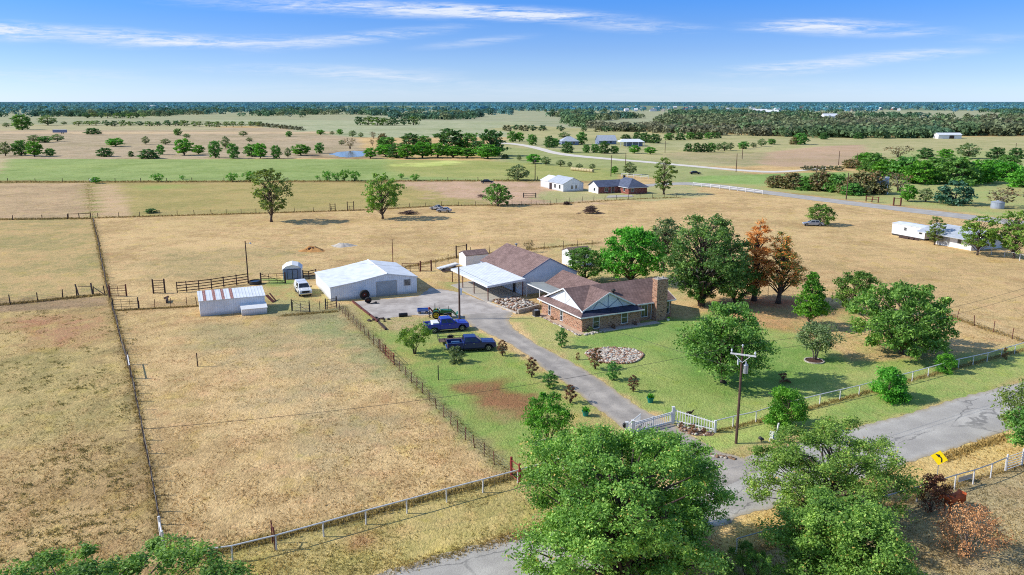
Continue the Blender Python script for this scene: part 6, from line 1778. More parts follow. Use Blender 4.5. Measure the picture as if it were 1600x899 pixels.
b, h = pole('tall wooden utility pole with white crossarm at the street lawn', 1150, 693, 543, .11)
ang = math.radians(-26)
c, s = math.cos(ang), math.sin(ang)
q = MB(); q.bar((-1.05 * c, -1.05 * s - .18, h - .62), (1.15 * c, 1.15 * s - .18, h - .62), .1, .13)
q.bar((0, -.15, h - 1.35), (.7 * c, .7 * s - .18, h - .66), .03, .05); q.bar((0, -.15, h - 1.35), (-.7 * c, -.7 * s - .18, h - .66), .03, .05)
arm = q.build('crossarm', M['white_pipe'], b)
for x in (-.95, 1.05):
    q = MB(); q.lathe([(.03, 0), (.03, .12), (.09, .14), (.07, .2), (.09, .22), (.05, .34), (.01, .36)], (x * c, x * s - .18, h - .55), 10); q.build('insulator', M['stucco'], arm)
q = MB(); q.lathe([(.03, 0), (.03, .12), (.09, .14), (.06, .24), (.01, .3)], (0, 0, h), 10); q.build('insulator', M['stucco'], b)
q = MB(); q.lathe([(.14, 0), (.22, .03), (.22, .78), (.16, .86), (.05, .88)], (.34, -.18, h - 2.35), 14); tf = q.build('transformer', M['galv'], b)
q = MB(); q.lathe([(.04, 0), (.07, .05), (.04, .12), (.07, .16), (.02, .26)], (.34, -.18, h - 1.48), 8); q.build('bushing', M['stucco'], tf)
q = MB(); q.tube([(-.38, -.25, h - 1.5), (-.42, -.28, h - 1.05)], .06, 8); q.bar((0, -.1, h - 1.25), (-.4, -.26, h - 1.25), .04, .05); q.build('fuse_cutout', M['stucco'], b)
MAIN = (b.location.x, b.location.y, h)
b, h2 = pole('plain wooden pole with grey meter box between pickups and carport', 718, 499, 418, .13)
q = MB(); q.box(.12, .42, -.2, .05, 3.6, 4.5); q.build('meter_box', M['stucco'], b)
q = MB(); q.tube([(0, 0, h2 - .3), (.12, -.1, 4.5)], .03, 6); q.build('conduit', M['galv'], b)
P2 = (b.location.x, b.location.y, h2)
b, h3 = pole('dark wooden light pole standing behind the long white shed', 388, 443, 377, .1, mat='dark_wood')
q = MB(); q.tube([(0, 0, h3 - .5), (.5, -.1, h3 - .3), (.85, -.15, h3 - .35)], .03, 6); q.lathe([(.05, 0), (.18, -.12), (.2, -.2), (.05, -.22)], (.9, -.15, h3 - .2), 10); q.build('lamp_arm', M['galv'], b)
P3 = (b.location.x, b.location.y, h3)
b, h4 = pole('thin brown pole behind the white workshop', 614, 414, 374, .07, mat='rust_steel')
q = MB(); q.bar((-.4, 0, h4 - .15), (.4, 0, h4 - .15), .06, .08); q.build('crossarm', M['rust_steel'], b)
for u, vb, vt, lab in [(836, 281, 251, 'grey pole with a lamp head left of the white farm building'), (954.5, 276, 243, 'wooden pole behind the roof of the red brick house'), (977, 270, 239, 'tall grey pole just right of the red brick house roof'),
                       (1039, 239, 220, 'pole before the far farmstead tree line'), (1150, 269, 240, 'wooden pole near the end of the pale gravel road'), (1159.5, 249, 226, 'dark pole at the edge of the brown field'),
                       (1310, 258, 236, 'dark pole at the far gravel road end before the thicket'), (1322, 312, 270, 'dark wooden pole in front of the brown hedgerow'), (1338, 262, 240, 'thin pole among the thicket bushes'), (1585, 247, 224, 'thin pole on the crest near the right edge')]:
    b, hh = pole(lab, u, vb, vt, .16)
    if u == 836: q = MB(); q.lathe([(.2, 0), (.45, .1), (.5, .5), (.2, .8)], (0, 0, hh - .5), 10); q.build('lamp_head', M['dark_steel'], b)
b, h5 = pole('leaning wooden pole with crossarm right of the cottonwood', 1272, 289, 258, .17)
b.rotation_euler = (0, .10, 0)
q = MB(); q.bar((-1.4, 0, h5 - .5), (1.4, 0, h5 - .5), .14, .18); q.build('crossarm', M['dark_wood'], b)


def span(label, A, B, sag=.6, r=.014):
    o = thing('power_line', label, 'cable', A)
    q = MB(); n = 24; d = Vector(B) - Vector(A)
    q.tube([Vector((0, 0, 0)) + d * (i / n) - Vector((0, 0, sag * 4 * (i / n) * (1 - i / n))) for i in range(n + 1)], r, 5)
    q.build('cable', M['dark_steel'], o)


dx, dy = math.cos(math.radians(28)), math.sin(math.radians(28))
mx, my, mh_ = MAIN
span('power line from the tall pole crossarm across the lawn trees to the right', (mx + .9, my - .6, mh_ - .22), (mx + 46 * dx, my + 46 * dy, mh_ + .3), .8)
span('power line from the tall pole top to the upper right', (mx, my, mh_ + .25), (mx + 48 * dx - 1, my + 48 * dy, mh_ + .9), .8)
span('power line from the tall pole top down the street to the left', (mx, my, mh_ + .25), (mx - 52 * dx, my - 52 * dy + 6, mh_ + .1), .9)
span('service cable from the tall pole to the meter pole by the carport', (mx - .3, my, mh_ - 1.9), (P2[0], P2[1], P2[2] - .2), .8, .014)
span('service cable from the meter pole to the light pole behind the long shed', (P2[0], P2[1], P2[2] - .2), (P3[0], P3[1], P3[2] - .3), 1.0, .012)
# ================================================================ VEHICLES
def rot2(p, a): return (p[0] * math.cos(a) - p[1] * math.sin(a), p[0] * math.sin(a) + p[1] * math.cos(a))


def place_by_wheel(u, v, heading, xw, yw):
    a = math.radians(heading); w = P(u, v); o = rot2((xw, yw), a)
    return (w[0] - o[0], w[1] - o[1], 0), a


def arch_prof(xs, xe, z0, ztop, arches, r):
    """lower edge from xs to xe with wheel arches cut in, then the listed upper outline"""
    pts = [(xs, z0)]
    for cx, cz in arches:
        h = max(0, z0 - cz); w = math.sqrt(max(.01, r * r - h * h))
        a0 = math.atan2(h, -w); a1 = math.atan2(h, w)
        n = 9
        pts += [(cx + r * math.cos(a0 + (a1 - a0) * i / n), cz + r * math.sin(a0 + (a1 - a0) * i / n)) for i in range(n + 1)]
    pts.append((xe, z0))
    return pts + list(ztop)


def wheel(parent, x, y, r, w, rim='alloy', side=1, name='wheel'):
    q = MB(); q.lathe([(r * .62, -w / 2), (r * .9, -w / 2), (r, -w * .34), (r, w * .34), (r * .9, w / 2), (r * .62, w / 2)], (x, y, r), 22, axis='Y')
    o = q.build(name, M['rubber'], parent, smooth=False)
    q = MB(); s = side * w / 2
    q.lathe([(r * .62, s - .05 * side), (r * .62, s + .004 * side), (r * .52, s + .006 * side), (r * .46, s - .03 * side), (r * .18, s - .02 * side), (r * .16, s + .012 * side), (.01, s + .014 * side)], (x, y, r), 18, axis='Y')
    for k in range(6):
        a = 2 * PI * k / 6
        q.bar((x + r * .15 * math.cos(a), y + s, r + r * .15 * math.sin(a)), (x + r * .56 * math.cos(a), y + s, r + r * .56 * math.sin(a)), .05, .03)
    q.build('rim', M[rim], o)
    return o


def face_glass(parent, name, c, u0, u1, v0, v1, off=.012, mat='dark_glass'):
    """pane on the quad face c (bottom-left, bottom-right, top-right, top-left as seen from outside)"""
    c = [Vector(p) for p in c]
    n = (c[1] - c[0]).cross(c[3] - c[0]).normalized()
    def pt(u, v): return (c[0].lerp(c[1], u)).lerp(c[3].lerp(c[2], u), v)
    o = [pt(u0, v0), pt(u1, v0), pt(u1, v1), pt(u0, v1)]
    q = MB(); q.hexa([p - n * .004 for p in o] + [p + n * off for p in o]); return q.build(name, M[mat], parent)


def pickup(label, loc, rz, paint, L=6.05, cab=2.35, bed=1.85, crew=True, topper=False, bed_load=None, lower='plastic_black', group=None):
    t = thing('pickup_truck', label, 'pickup truck', loc, rz, group)
    hl = L / 2; W2 = .97; r = .40
    xr, xf = -hl + 1.18, hl - .98
    xb = -hl + bed + .1            # bed front / cab back
    xc = xb + cab                  # cab front (foot of windscreen)
    P_ = M[paint]
    q = MB()
    q.extrude_y(arch_prof(xb, hl - .06, .46, [(hl - .04, .62), (hl - .06, 1.0), (hl - .2, 1.1), (xc + .1, 1.2), (xb, 1.2)], [(xf, r)], .54), -W2, W2)
    body = q.build('body', P_, t, bevel=.05)
    q = MB(); q.box(xb + .02, hl - .25, -W2 + .12, W2 - .12, .32, .45); q.box(-hl + .1, xb, -.5, .5, .35, .6); q.build('chassis', M['plastic_black'], t)
    # hood bulge and cowl
    q = MB(); q.hexa([(xc + .12, -.62, 1.19), (hl - .25, -.55, 1.10), (hl - .25, .55, 1.10), (xc + .12, .62, 1.19), (xc + .2, -.5, 1.25), (hl - .34, -.46, 1.15), (hl - .34, .46, 1.15), (xc + .2, .5, 1.25)]); q.build('hood', P_, t, bevel=.03)
    # cab
    b0, b1 = [(xb + .03, -.94, 1.2), (xc + .02, -.94, 1.2), (xc + .02, .94, 1.2), (xb + .03, .94, 1.2)], [(xb + .2, -.74, 1.86), (xc - .78, -.74, 1.86), (xc - .78, .74, 1.86), (xb + .2, .74, 1.86)]
    q = MB(); q.hexa(b0 + b1); cb = q.build('cab', P_, t, bevel=.05)
    face_glass(cb, 'windscreen', [b0[1], b0[2], b1[2], b1[1]], .06, .94, .1, .88)
    face_glass(cb, 'rear_window', [b0[3], b0[0], b1[0], b1[3]], .12, .88, .18, .82)
    for side, c in ((-1, [b0[0], b0[1], b1[1], b1[0]]), (1, [b0[2], b0[3], b1[3], b1[2]])):
        m = .5 if side < 0 else .5
        ab = ((.07, .42), (.46, .86)) if side < 0 else ((.14, .54), (.58, .93))
        for u0, u1 in ab: face_glass(cb, 'side_window', c, u0, u1, .12, .84)
        dz = ((xb + .12, xb + cab * .47), (xb + cab * .5, xc - .1)) if crew else ((xb + .3, xc - .1),)
        for x0, x1 in dz:
            q = MB(); y = side * W2; q.box(x0, x1, min(y, y + side * .012), max(y, y + side * .012), .56, 1.17); d = q.build('door', P_, t, bevel=.01)
            q = MB(); y2 = side * (W2 + .013); q.box(x0 + .06, x0 + .22, min(y2, y2 + side * .025), max(y2, y2 + side * .025), 1.04, 1.08); q.build('handle', M['chrome'], d)
        q = MB(); y = side * 1.0; q.box(xc - .30, xc - .16, min(y, y + side * .2), max(y, y + side * .2), 1.2, 1.4); q.build('mirror', M['plastic_black'], t, bevel=.02)
        q = MB(); y = side * W2; q.box(xb, xf - .6, min(y, y + side * .1), max(y, y + side * .1), .36, .43); q.build('running_board', M['chrome' if lower == 'chrome' else 'plastic_black'], t)
        q = MB(); q.box(hl - .12, hl - .035, min(side * .62, side * .93), max(side * .62, side * .93), .78, .98); q.build('headlight', M['lamp_clear'], t, bevel=.02)
        q = MB(); q.box(-hl - .005, -hl + .08, min(side * .86, side * (W2 + .008)), max(side * .86, side * (W2 + .008)), .78, 1.12); q.build('tail_light', M['lamp_red'], t)
    # bed
    q = MB()
    for s in (-1, 1):
        y0, y1 = sorted((s * W2, s * (W2 - .09)))
        q.extrude_y(arch_prof(-hl + .03, xb - .02, .5, [(xb - .02, 1.22), (-hl + .03, 1.22)], [(xr, r)], .52), y0, y1)
    q.box(-hl + .02, -hl + .09, -W2 + .1, W2 - .1, .62, 1.2)
    bd = q.build('bed', P_, t, bevel=.02)
    q = MB(); q.box(-hl + .1, xb - .03, -W2 + .1, W2 - .1, .72, .78); q.box(xr - .5, xr + .5, -W2 + .095, -.62, .78, .98); q.box(xr - .5, xr + .5, .62, W2 - .095, .78, .98); q.build('bed_floor', M['truck_bed'], bd)
    if topper:
        q = MB(); q.hexa([(-hl + .05, -.93, 1.225), (xb - .02, -.93, 1.225), (xb - .02, .93, 1.225), (-hl + .05, .93, 1.225), (-hl + .2, -.78, 1.82), (xb - .04, -.78, 1.86), (xb - .04, .78, 1.86), (-hl + .2, .78, 1.82)]); q.build('topper', P_, t, bevel=.05)
    q = MB(); q.box(hl - .1, hl + .06, -.93, .93, .42, .64); q.build('front_bumper', M['chrome'], t, bevel=.03)
    q = MB(); q.box(-hl - .14, -hl + .02, -.9, .9, .48, .66); q.build('rear_bumper', M['chrome'], t, bevel=.03)
    q = MB(); q.box(hl - .05, hl - .02, -.58, .58, .68, 1.0)
    for i in range(3): q.box(hl - .02, hl + .0, -.56, .56, .72 + i * .09, .75 + i * .09)
    q.build('grille', M['plastic_black'], t)
    for x in (xr, xf):
        for s in (-1, 1): wheel(t, x, s * .83, r, .27, side=s)
    return t


M['truck_bed'] = weathered('bed_liner', S(100, 140, 180), .6, var=.25)
loc, a = place_by_wheel(763.5, 548.8, 11, 6.05 / 2 - .98, -.97)
pickup('navy blue crew cab pickup with empty bed, the nearer of the two blue trucks', loc, a, 'truck_navy')
loc, a = place_by_wheel(722.5, 517.6, 17, 5.95 / 2 - .98, -.97)
pickup('bright blue pickup with a white toolbox in its bed, beside the green tractor', loc, a, 'truck_blue', L=5.95, lower='chrome')
tb = thing('truck_toolbox', 'white toolbox lying in the bed of the bright blue pickup', 'toolbox', (loc[0], loc[1], .785), a)
q = MB(); q.box(-1.95, -1.12, -.84, .84, 0, .52); q.build('box_body', M['white_paint'], tb, bevel=.02)
q = MB(); q.box(-1.98, -1.09, -.87, .87, .525, .6); q.build('lid', M['white_paint'], tb, bevel=.02)
wl = P(478.5, 464.5); a = math.radians(-66)
o = rot2((5.7 / 2, 0), a)
pickup('white pickup with a white bed topper parked facing the pens gate', (wl[0] - o[0], wl[1] - o[1], 0), a, 'truck_white', L=5.7, topper=True)


def car(label, u, v, heading, paint, L=4.6, name='parked_car', junk=False):
    t = thing(name, label, 'car', P(u, v), math.radians(heading))
    h = L / 2; r = .33; q = MB()
    q.extrude_y(arch_prof(-h, h, .3, [(h, .55), (h - .1, .72), (h - 1.2, .88), (-h + .9, .95), (-h + .06, .9), (-h, .6)], [(-h + .85, r), (h - .85, r)], .42), -.88, .88)
    q.build('body', M[paint], t, bevel=.06)
    b0 = [(-h + .5, -.84, .9), (h - 1.15, -.84, .88), (h - 1.15, .84, .88), (-h + .5, .84, .9)]; b1 = [(-h + 1.1, -.64, 1.42), (h - 2.0, -.64, 1.42), (h - 2.0, .64, 1.42), (-h + 1.1, .64, 1.42)]
    q = MB(); q.hexa(b0 + b1); c = q.build('cabin', M[paint], t, bevel=.05)
    face_glass(c, 'windscreen', [b0[1], b0[2], b1[2], b1[1]], .07, .93, .1, .9); face_glass(c, 'rear_window', [b0[3], b0[0], b1[0], b1[3]], .1, .9, .15, .88)
    for cc in ([b0[0], b0[1], b1[1], b1[0]], [b0[2], b0[3], b1[3], b1[2]]):
        face_glass(c, 'side_window', cc, .12, .48, .12, .86); face_glass(c, 'side_window', cc, .52, .88, .12, .86)
    for s in (-1, 1):
        q = MB(); q.box(h - .1, h + .01, min(s * .5, s * .82), max(s * .5, s * .82), .58, .7); q.build('headlight', M['lamp_clear'], t)
        q = MB(); q.box(-h - .01, -h + .08, min(s * .5, s * .82), max(s * .5, s * .82), .65, .8); q.build('tail_light', M['lamp_red'], t)
    for x in (-h + .85, h - .85):
        for s in (-1, 1): wheel(t, x, s * .77, r, .2, side=s)
    return t


car('black car parked on bare ground before the green hay field', 761.5, 286.5, 2, 'plastic_black', 4.7)
car('grey car parked in the shade of the lone dark tree', 1270, 353, 170, 'car_grey', 4.8)
car('dark car on the lane near the pale gravel road end', 1086.5, 272.5, 3, 'plastic_black', 4.6)
car('wrecked pale car lying in dry grass by the back fence', 694, 332, 172, 'car_grey', 4.0)
car('small grey vehicle behind the wrecked pale car', 682, 328, 150, 'car_grey', 3.6)

# utility trailer between the pickups
tl = P(706, 536.5)
t = thing('utility_trailer', 'small flat utility trailer with black fender behind the navy pickup', 'trailer', tl, math.radians(12))
q = MB(); q.box(-1.7, 1.5, -.75, .75, .42, .5); q.build('deck', M['old_wood'], t)
q = MB()
for a_, b_ in (((-1.7, -.78, .75), (1.5, -.78, .75)), ((-1.7, .78, .75), (1.5, .78, .75)), ((-1.7, -.78, .5), (-1.7, -.78, 1.1)), ((-1.7, .78, .5), (-1.7, .78, 1.1)), ((1.5, .78, .5), (1.5, .78, .75)), ((1.5, -.78, .5), (1.5, -.78, .75)), ((-1.7, -.78, 1.1), (-1.7, .78, 1.1)), ((1.5, 0, .45), (2.7, 0, .45))):
    q.tube([a_, b_], .035, 6)
q.build('rail', M['dark_steel'], t)
for s in (-1, 1):
    q = MB(); q.extrude_y([(-.5, .5), (-.4, .72), (-.15, .84), (.15, .84), (.4, .72), (.5, .5), (.44, .5), (.12, .78), (-.12, .78), (-.44, .5)], min(s * .8, s * 1.05), max(s * .8, s * 1.05)); q.build('fender', M['plastic_black'], t)
    wheel(t, 0, s * .92, .36, .2, side=s)

# tractor with loader and post auger
loc, a = place_by_wheel(682, 499, 4, -.75, -.72)
t = thing('farm_tractor', 'green compact tractor with front loader, parked at the edge of the gravel yard', 'tractor', loc, a)
q = MB(); q.hexa([(-.2, -.3, .75), (1.45, -.27, .7), (1.45, .27, .7), (-.2, .3, .75), (-.2, -.28, 1.28), (1.38, -.24, 1.15), (1.38, .24, 1.15), (-.2, .28, 1.28)]); q.build('hood', M['tractor_green'], t, bevel=.05)
q = MB(); q.box(-1.0, 1.2, -.2, .2, .42, .76); q.box(-.95, -.45, -.32, .32, .5, .9); q.build('chassis', M['dark_steel'], t)
q = MB(); q.box(1.452, 1.47, -.2, .2, .75, 1.1); q.build('grille', M['plastic_black'], t)
for s in (-1, 1):
    q = MB(); q.extrude_y([(-1.3, .85), (-1.15, 1.15), (-.8, 1.25), (-.45, 1.15), (-.3, .85), (-.36, .85), (-.5, 1.08), (-.8, 1.18), (-1.1, 1.08), (-1.24, .85)], min(s * .4, s * .78), max(s * .4, s * .78)); q.build('fender', M['tractor_green'], t)
    wheel(t, -.78, s * .62, .58, .34, 'yellow', side=s); wheel(t, 1.05, s * .58, .36, .24, 'yellow', side=s)
    q = MB(); q.bar((.2, s * .42, 1.15), (1.3, s * .42, 1.1), .08, .14); q.bar((1.3, s * .42, 1.1), (2.15, s * .42, .35), .08, .14); q.bar((.2, s * .42, .5), (.2, s * .42, 1.2), .08, .12); q.build('loader_arm', M['tractor_green'], t)
    q = MB(); q.tube([(.35, s * .42, .75), (1.35, s * .42, .85)], .04, 6); q.build('cylinder_rod', M['chrome'], t)
q = MB(); q.extrude_y([(2.1, .08), (2.75, .05), (2.75, .09), (2.18, .14), (2.1, .62), (2.3, .72), (2.28, .76), (2.05, .66)], -.75, .75); q.build('bucket', M['tractor_green'], t)
q = MB(); q.box(-.75, -.35, -.22, .22, .92, 1.02); q.box(-.82, -.72, -.22, .22, 1.0, 1.42); q.build('seat', M['yellow'], t, bevel=.03)
q = MB(); q.tube([(-.95, -.42, .9), (-.95, -.42, 2.05), (-.95, .42, 2.05), (-.95, .42, .9)], .04, 6); q.build('roll_bar', M['dark_steel'], t)
q = MB(); q.tube([(-.15, 0, 1.2), (-.3, 0, 1.42)], .025, 6); n = 14
q.tube([(-.32 + .06 * math.cos(2 * PI * i / n), .17 * math.sin(2 * PI * i / n), 1.42 + .13 * math.cos(2 * PI * i / n)) for i in range(n + 1)], .018, 5); q.build('steering_wheel', M['plastic_black'], t)
q = MB(); q.tube([(.95, .0, 1.15), (.95, 0, 1.75)], .035, 8); q.build('exhaust', M['dark_steel'], t)
a2 = thing('post_auger', 'orange and black post hole auger hitched behind the green tractor', 'auger', rot2((0, 0), 0) and (loc[0], loc[1], 0), a)
q = MB(); q.bar((-1.05, 0, .85), (-1.75, 0, 1.55), .08, .1); q.bar((-1.05, .3, .5), (-1.6, .05, 1.3), .05, .07); q.bar((-1.05, -.3, .5), (-1.6, -.05, 1.3), .05, .07); q.build('boom', M['red_steel'], a2)
q = MB(); q.lathe([(.12, 0), (.16, .06), (.16, .26), (.08, .34)], (-1.75, 0, 1.25), 10); q.build('gearbox', M['red_steel'], a2)
q = MB(); q.tube([(-1.75, 0, 1.3), (-1.75, 0, .05)], .035, 8)
hel = []
for i in range(40):
    an = i * .55; z = .06 + i * .026; q.bar((-1.75, 0, z), (-1.75 + .17 * math.cos(an), .17 * math.sin(an), z), .1, .012)
q.build('auger_screw', M['dark_steel'], a2)

# ================================================================ YARD THINGS
def tyre(label, loc, R, w, tilt, az):
    t = thing('old_tyre', label, 'tyre', loc, az)
    q = MB(); n = 26
    q.lathe([(R * .55, -w / 2), (R * .92, -w / 2), (R, -w * .3), (R, w * .3), (R * .92, w / 2), (R * .55, w / 2), (R * .5, w * .2), (R * .5, -w * .2), (R * .55, -w / 2)], (0, 0, 0), n, axis='Y')
    q.f = q.f[:-2]; q.m = q.m[:-2]
    o = q.build('tread', M['rubber'], t); o.rotation_euler = (tilt, 0, 0); o.location = (0, 0, R * math.cos(tilt) + w / 2 * abs(math.sin(tilt)))
    q = MB(); q.lathe([(R * .52, -.02), (R * .52, .02), (R * .4, .03), (R * .1, .03)], (0, 0, 0), n, axis='Y'); q.f = q.f[:-2]; q.m = q.m[:-2]
    o2 = q.build('rim', M['rust_steel'], t); o2.rotation_euler = (tilt, 0, 0); o2.location = o.location
    return t


tyre('large black tractor tyre standing against the workshop wall', P(570, 468.5), .78, .42, .18, math.radians(24))
tyre('smaller old tyre with rim leaning before the large tractor tyre', P(575.5, 474.5), .52, .3, .45, math.radians(10))
q0 = thing('scrap_metal', 'bits of dark scrap lying in front of the old tyres', 'scrap', P(583, 474.5))
q = MB(); q.tube([(-.9, 0, .06), (.9, .1, .08)], .05, 6); q.tube([(-.3, -.3, .1), (.4, .3, .12)], .06, 6); q.box(.3, .6, -.2, .1, .01, .3); q.build('scrap_piece', M['dark_steel'], q0)
t = thing('black_barrel', 'black plastic drum lying on its side at the edge of the gravel', 'barrel', P(630, 494.8), math.radians(20))
q = MB(); q.lathe([(.22, -.62), (.26, -.6), (.27, -.2), (.26, 0), (.27, .2), (.26, .6), (.22, .62)], (0, 0, .27), 18, axis='X'); q.build('drum', M['plastic_black'], t)
q = MB(); q.lathe([(.06, .62), (.06, .65)], (0, .1, .35), 8, axis='X'); q.build('cap', M['galv'], t)
t = thing('garden_cart', 'low pale blue utility cart beside the green tractor', 'cart', P(661, 489.5), math.radians(8))
q = MB(); q.box(-.8, .8, -.45, .45, .32, .38); q.box(-.8, .8, -.47, -.42, .38, .7); q.box(-.8, .8, .42, .47, .38, .7); q.box(-.82, -.77, -.42, .42, .38, .7); q.box(.77, .82, -.42, .42, .38, .7); q.build('tub', M['blue_plastic'], t, bevel=.02)
for x in (-.5, .5):
    for s in (-1, 1): wheel(t, x, s * .52, .2, .1, side=s)
t = thing('air_conditioner', 'dark grey outdoor air conditioner unit at the west wall of the brick house', 'air conditioner', P(838, 494), HRr)
q = MB(); q.box(-.42, .42, -.42, .42, .06, .86)
for i in range(9):
    z = .12 + i * .08; q.box(-.435, .435, -.435, .435, z, z + .02)
q.build('casing', M['dark_steel'], t)
q = MB(); q.lathe([(.36, .87), (.36, .9), (.3, .9), (.28, .88)], (0, 0, 0), 20)
for i in range(4): q.bar((0, 0, .9), (.36 * math.cos(i * PI / 2), .36 * math.sin(i * PI / 2), .9), .02, .02)
q.build('fan_guard', M['galv'], t)
q = MB(); q.box(-.5, .5, -.5, .5, 0, .055); q.build('base_pad', M['concrete'], t)

pd = random.Random(8)
def potted(label, u, v, s=1.0):
    t = thing('flower_pot', label, 'plant pot', P(u, v))
    q = MB(); q.lathe([(.24 * s, 0), (.34 * s, .42 * s), (.40 * s, .5 * s), (.40 * s, .56 * s), (.34 * s, .56 * s), (.33 * s, .48 * s), (.05, .47 * s)], n=18); q.build('pot', M['teal'] if s > .8 else M['white_paint'], t)
    r = np.random.default_rng(int(u)); n = 150
    th = r.uniform(0, 2 * PI, n); up = r.uniform(.1, 1, n)
    d = unit(np.stack([np.cos(th) * .9, np.sin(th) * .9, up * 1.4], 1)); L = r.uniform(.25, .6, n) * s
    c = np.array([0, 0, .5 * s]) + d * (L * .55)[:, None] + r.normal(0, .06, (n, 3)) * s
    v_, q_ = kites(c, unit(np.cross(d, r.normal(0, 1, (n, 3)))), d, L, L * .22)
    link_mesh('foliage', np_mesh('foliage', v_, q_, [M['leaf_bright']]), t)


potted('teal glazed pot with a leafy plant west of the driveway', 915, 650)
potted('teal glazed pot with a leafy plant east of the driveway near the gate', 1016, 629)
potted('small white pot standing beside the brick chimney foot', 1044, 501.5, .6)


def tree_ring(label, u, v, R, R2=None):
    R2 = R2 or R
    t = thing('tree_ring', label, 'edging', P(u, v), .4)
    n = 40; q = MB()
    for i in range(n):
        a0, a1 = 2 * PI * i / n, 2 * PI * (i + .94) / n
        rr = 1 + pd.uniform(-.02, .02)
        def pt(a, k, z): return ((R * rr + k) * math.cos(a), (R2 * rr + k) * math.sin(a), z)
        q.hexa([pt(a0, 0, -.05), pt(a0, .14, -.05), pt(a1, .14, -.05), pt(a1, 0, -.05), pt(a0, 0, .13), pt(a0, .14, .13), pt(a1, .14, .13), pt(a1, 0, .13)])
    q.build('kerb', M['stone'], t)
    q = MB(); vs = [(R * math.cos(2 * PI * i / n), R2 * math.sin(2 * PI * i / n), .05) for i in range(n)]
    q.add(vs + [(0, 0, .14)], [(i, (i + 1) % n, n) for i in range(n)]); q.build('mulch_bed', M['mulch'], t)


tree_ring('pale kerb ring filled with mulch around the driveway tree', 856, 696, 1.0)
tree_ring('pale kerb ring filled with mulch under the grey-green crape myrtle', 1272, 564.5, 1.02)

ICO = None
def rocks(name, pts, sizes, mats, seed, kind='stuff', flat=.65):
    r = np.random.default_rng(seed)
    ph = (1 + 5 ** .5) / 2
    v0 = unit(np.array([(-1, ph, 0), (1, ph, 0), (-1, -ph, 0), (1, -ph, 0), (0, -1, ph), (0, 1, ph), (0, -1, -ph), (0, 1, -ph), (ph, 0, -1), (ph, 0, 1), (-ph, 0, -1), (-ph, 0, 1)], float))
    f0 = np.array([(0, 11, 5), (0, 5, 1), (0, 1, 7), (0, 7, 10), (0, 10, 11), (1, 5, 9), (5, 11, 4), (11, 10, 2), (10, 7, 6), (7, 1, 8), (3, 9, 4), (3, 4, 2), (3, 2, 6), (3, 6, 8), (3, 8, 9), (4, 9, 5), (2, 4, 11), (6, 2, 10), (8, 6, 7), (9, 8, 1)])
    n = len(pts); pts = np.asarray(pts); sizes = np.asarray(sizes)
    v = v0[None] * r.uniform(.72, 1.18, (n, 12, 1)) * (sizes[:, None, None] * r.uniform(.7, 1.3, (n, 1, 3)) * np.array([1, 1, flat]))
    a = r.uniform(0, 2 * PI, n); c, s = np.cos(a)[:, None], np.sin(a)[:, None]
    x = v[..., 0] * c - v[..., 1] * s; y = v[..., 0] * s + v[..., 1] * c
    v = np.stack([x, y, v[..., 2]], 2) + pts[:, None, :]
    f = f0[None] + (np.arange(n) * 12)[:, None, None]
    me = np_mesh(name, v.reshape(-1, 3), f.reshape(-1, 3), mats, tris=True)
    me.polygons.foreach_set('material_index', np.repeat(r.integers(0, len(mats), n), 20).astype(np.int32))
    return tag(link_mesh(name, me), kind=kind)


def in_poly(poly, n, r):
    xs = [p[0] for p in poly]; ys = [p[1] for p in poly]
    x = r.uniform(min(xs), max(xs), n * 3); y = r.uniform(min(ys), max(ys), n * 3)
    k = sdist(x, y, poly) > 0
    return x[k][:n], y[k][:n]


r = np.random.default_rng(3)
# round stone bed on the lawn
c0 = P(961, 556); hw = WM(556, 42); pts = []
BED = [(c0[0] + hw * math.cos(t) * (1 + .08 * math.sin(3 * t)), c0[1] + hw * .92 * math.sin(t)) for t in [2 * PI * i / 24 for i in range(24)]]
tag(sheet('soil_bed', BED, M['soil'], z=.03, world=True, jag=.1), kind='structure')
x, y = in_poly(BED, 1000, r); rocks('stone_bed', np.stack([x, y, np.full(len(x), .06)], 1), r.uniform(.08, .3, len(x)), [M['stone'], M['stone'], M['red_stone']], 5, flat=.45)
t_ = np.linspace(0, 2 * PI, 74)[:-1]
rocks('edging_stones', np.stack([c0[0] + (hw + .12) * np.cos(t_) * (1 + .08 * np.sin(3 * t_)), c0[1] + (hw * .92 + .12) * np.sin(t_), np.full(len(t_), .08)], 1), r.uniform(.14, .24, len(t_)), [M['red_stone'], M['red_stone'], M['stone']], 6)
# rubble yard in front of the carport
RB = [P(*p) for p in [(768, 470), (806, 463.5), (846, 478), (840, 484), (808, 489.5)]]
tag(sheet('rubble_base', RB, M['soil'], z=.03, world=True, jag=.1), kind='structure')
x, y = in_poly(RB, 560, r); dd_ = sdist(x, y, RB)
rocks('rubble', np.stack([x, y, .05 + np.minimum(dd_, 1.6) * .22], 1), r.uniform(.1, .34, len(x)), [M['stone'], M['stone'], M['soil'], M['red_stone']], 7, flat=.6)
k = thing('kerb_wall', 'pale concrete kerb between driveway and rubble bed', 'kerb', P(762, 473.5))
o = P(762, 473.5); q = MB()
pp = [P(*p) for p in [(762, 473.5), (785, 481.5), (807, 490.5)]]
for a_, b_ in zip(pp, pp[1:]): q.bar((a_[0] - o[0], a_[1] - o[1], .1), (b_[0] - o[0], b_[1] - o[1], .1), .22, .24)
q.build('kerb_stone', M['stone'], k)
k = thing('retaining_wall', 'low stacked stone wall on the house side of the rubble bed', 'wall', P(809, 490.5))
o = P(809, 490.5); b_ = P(842, 482); L = math.dist(o, b_)
q = MB(); n = 9
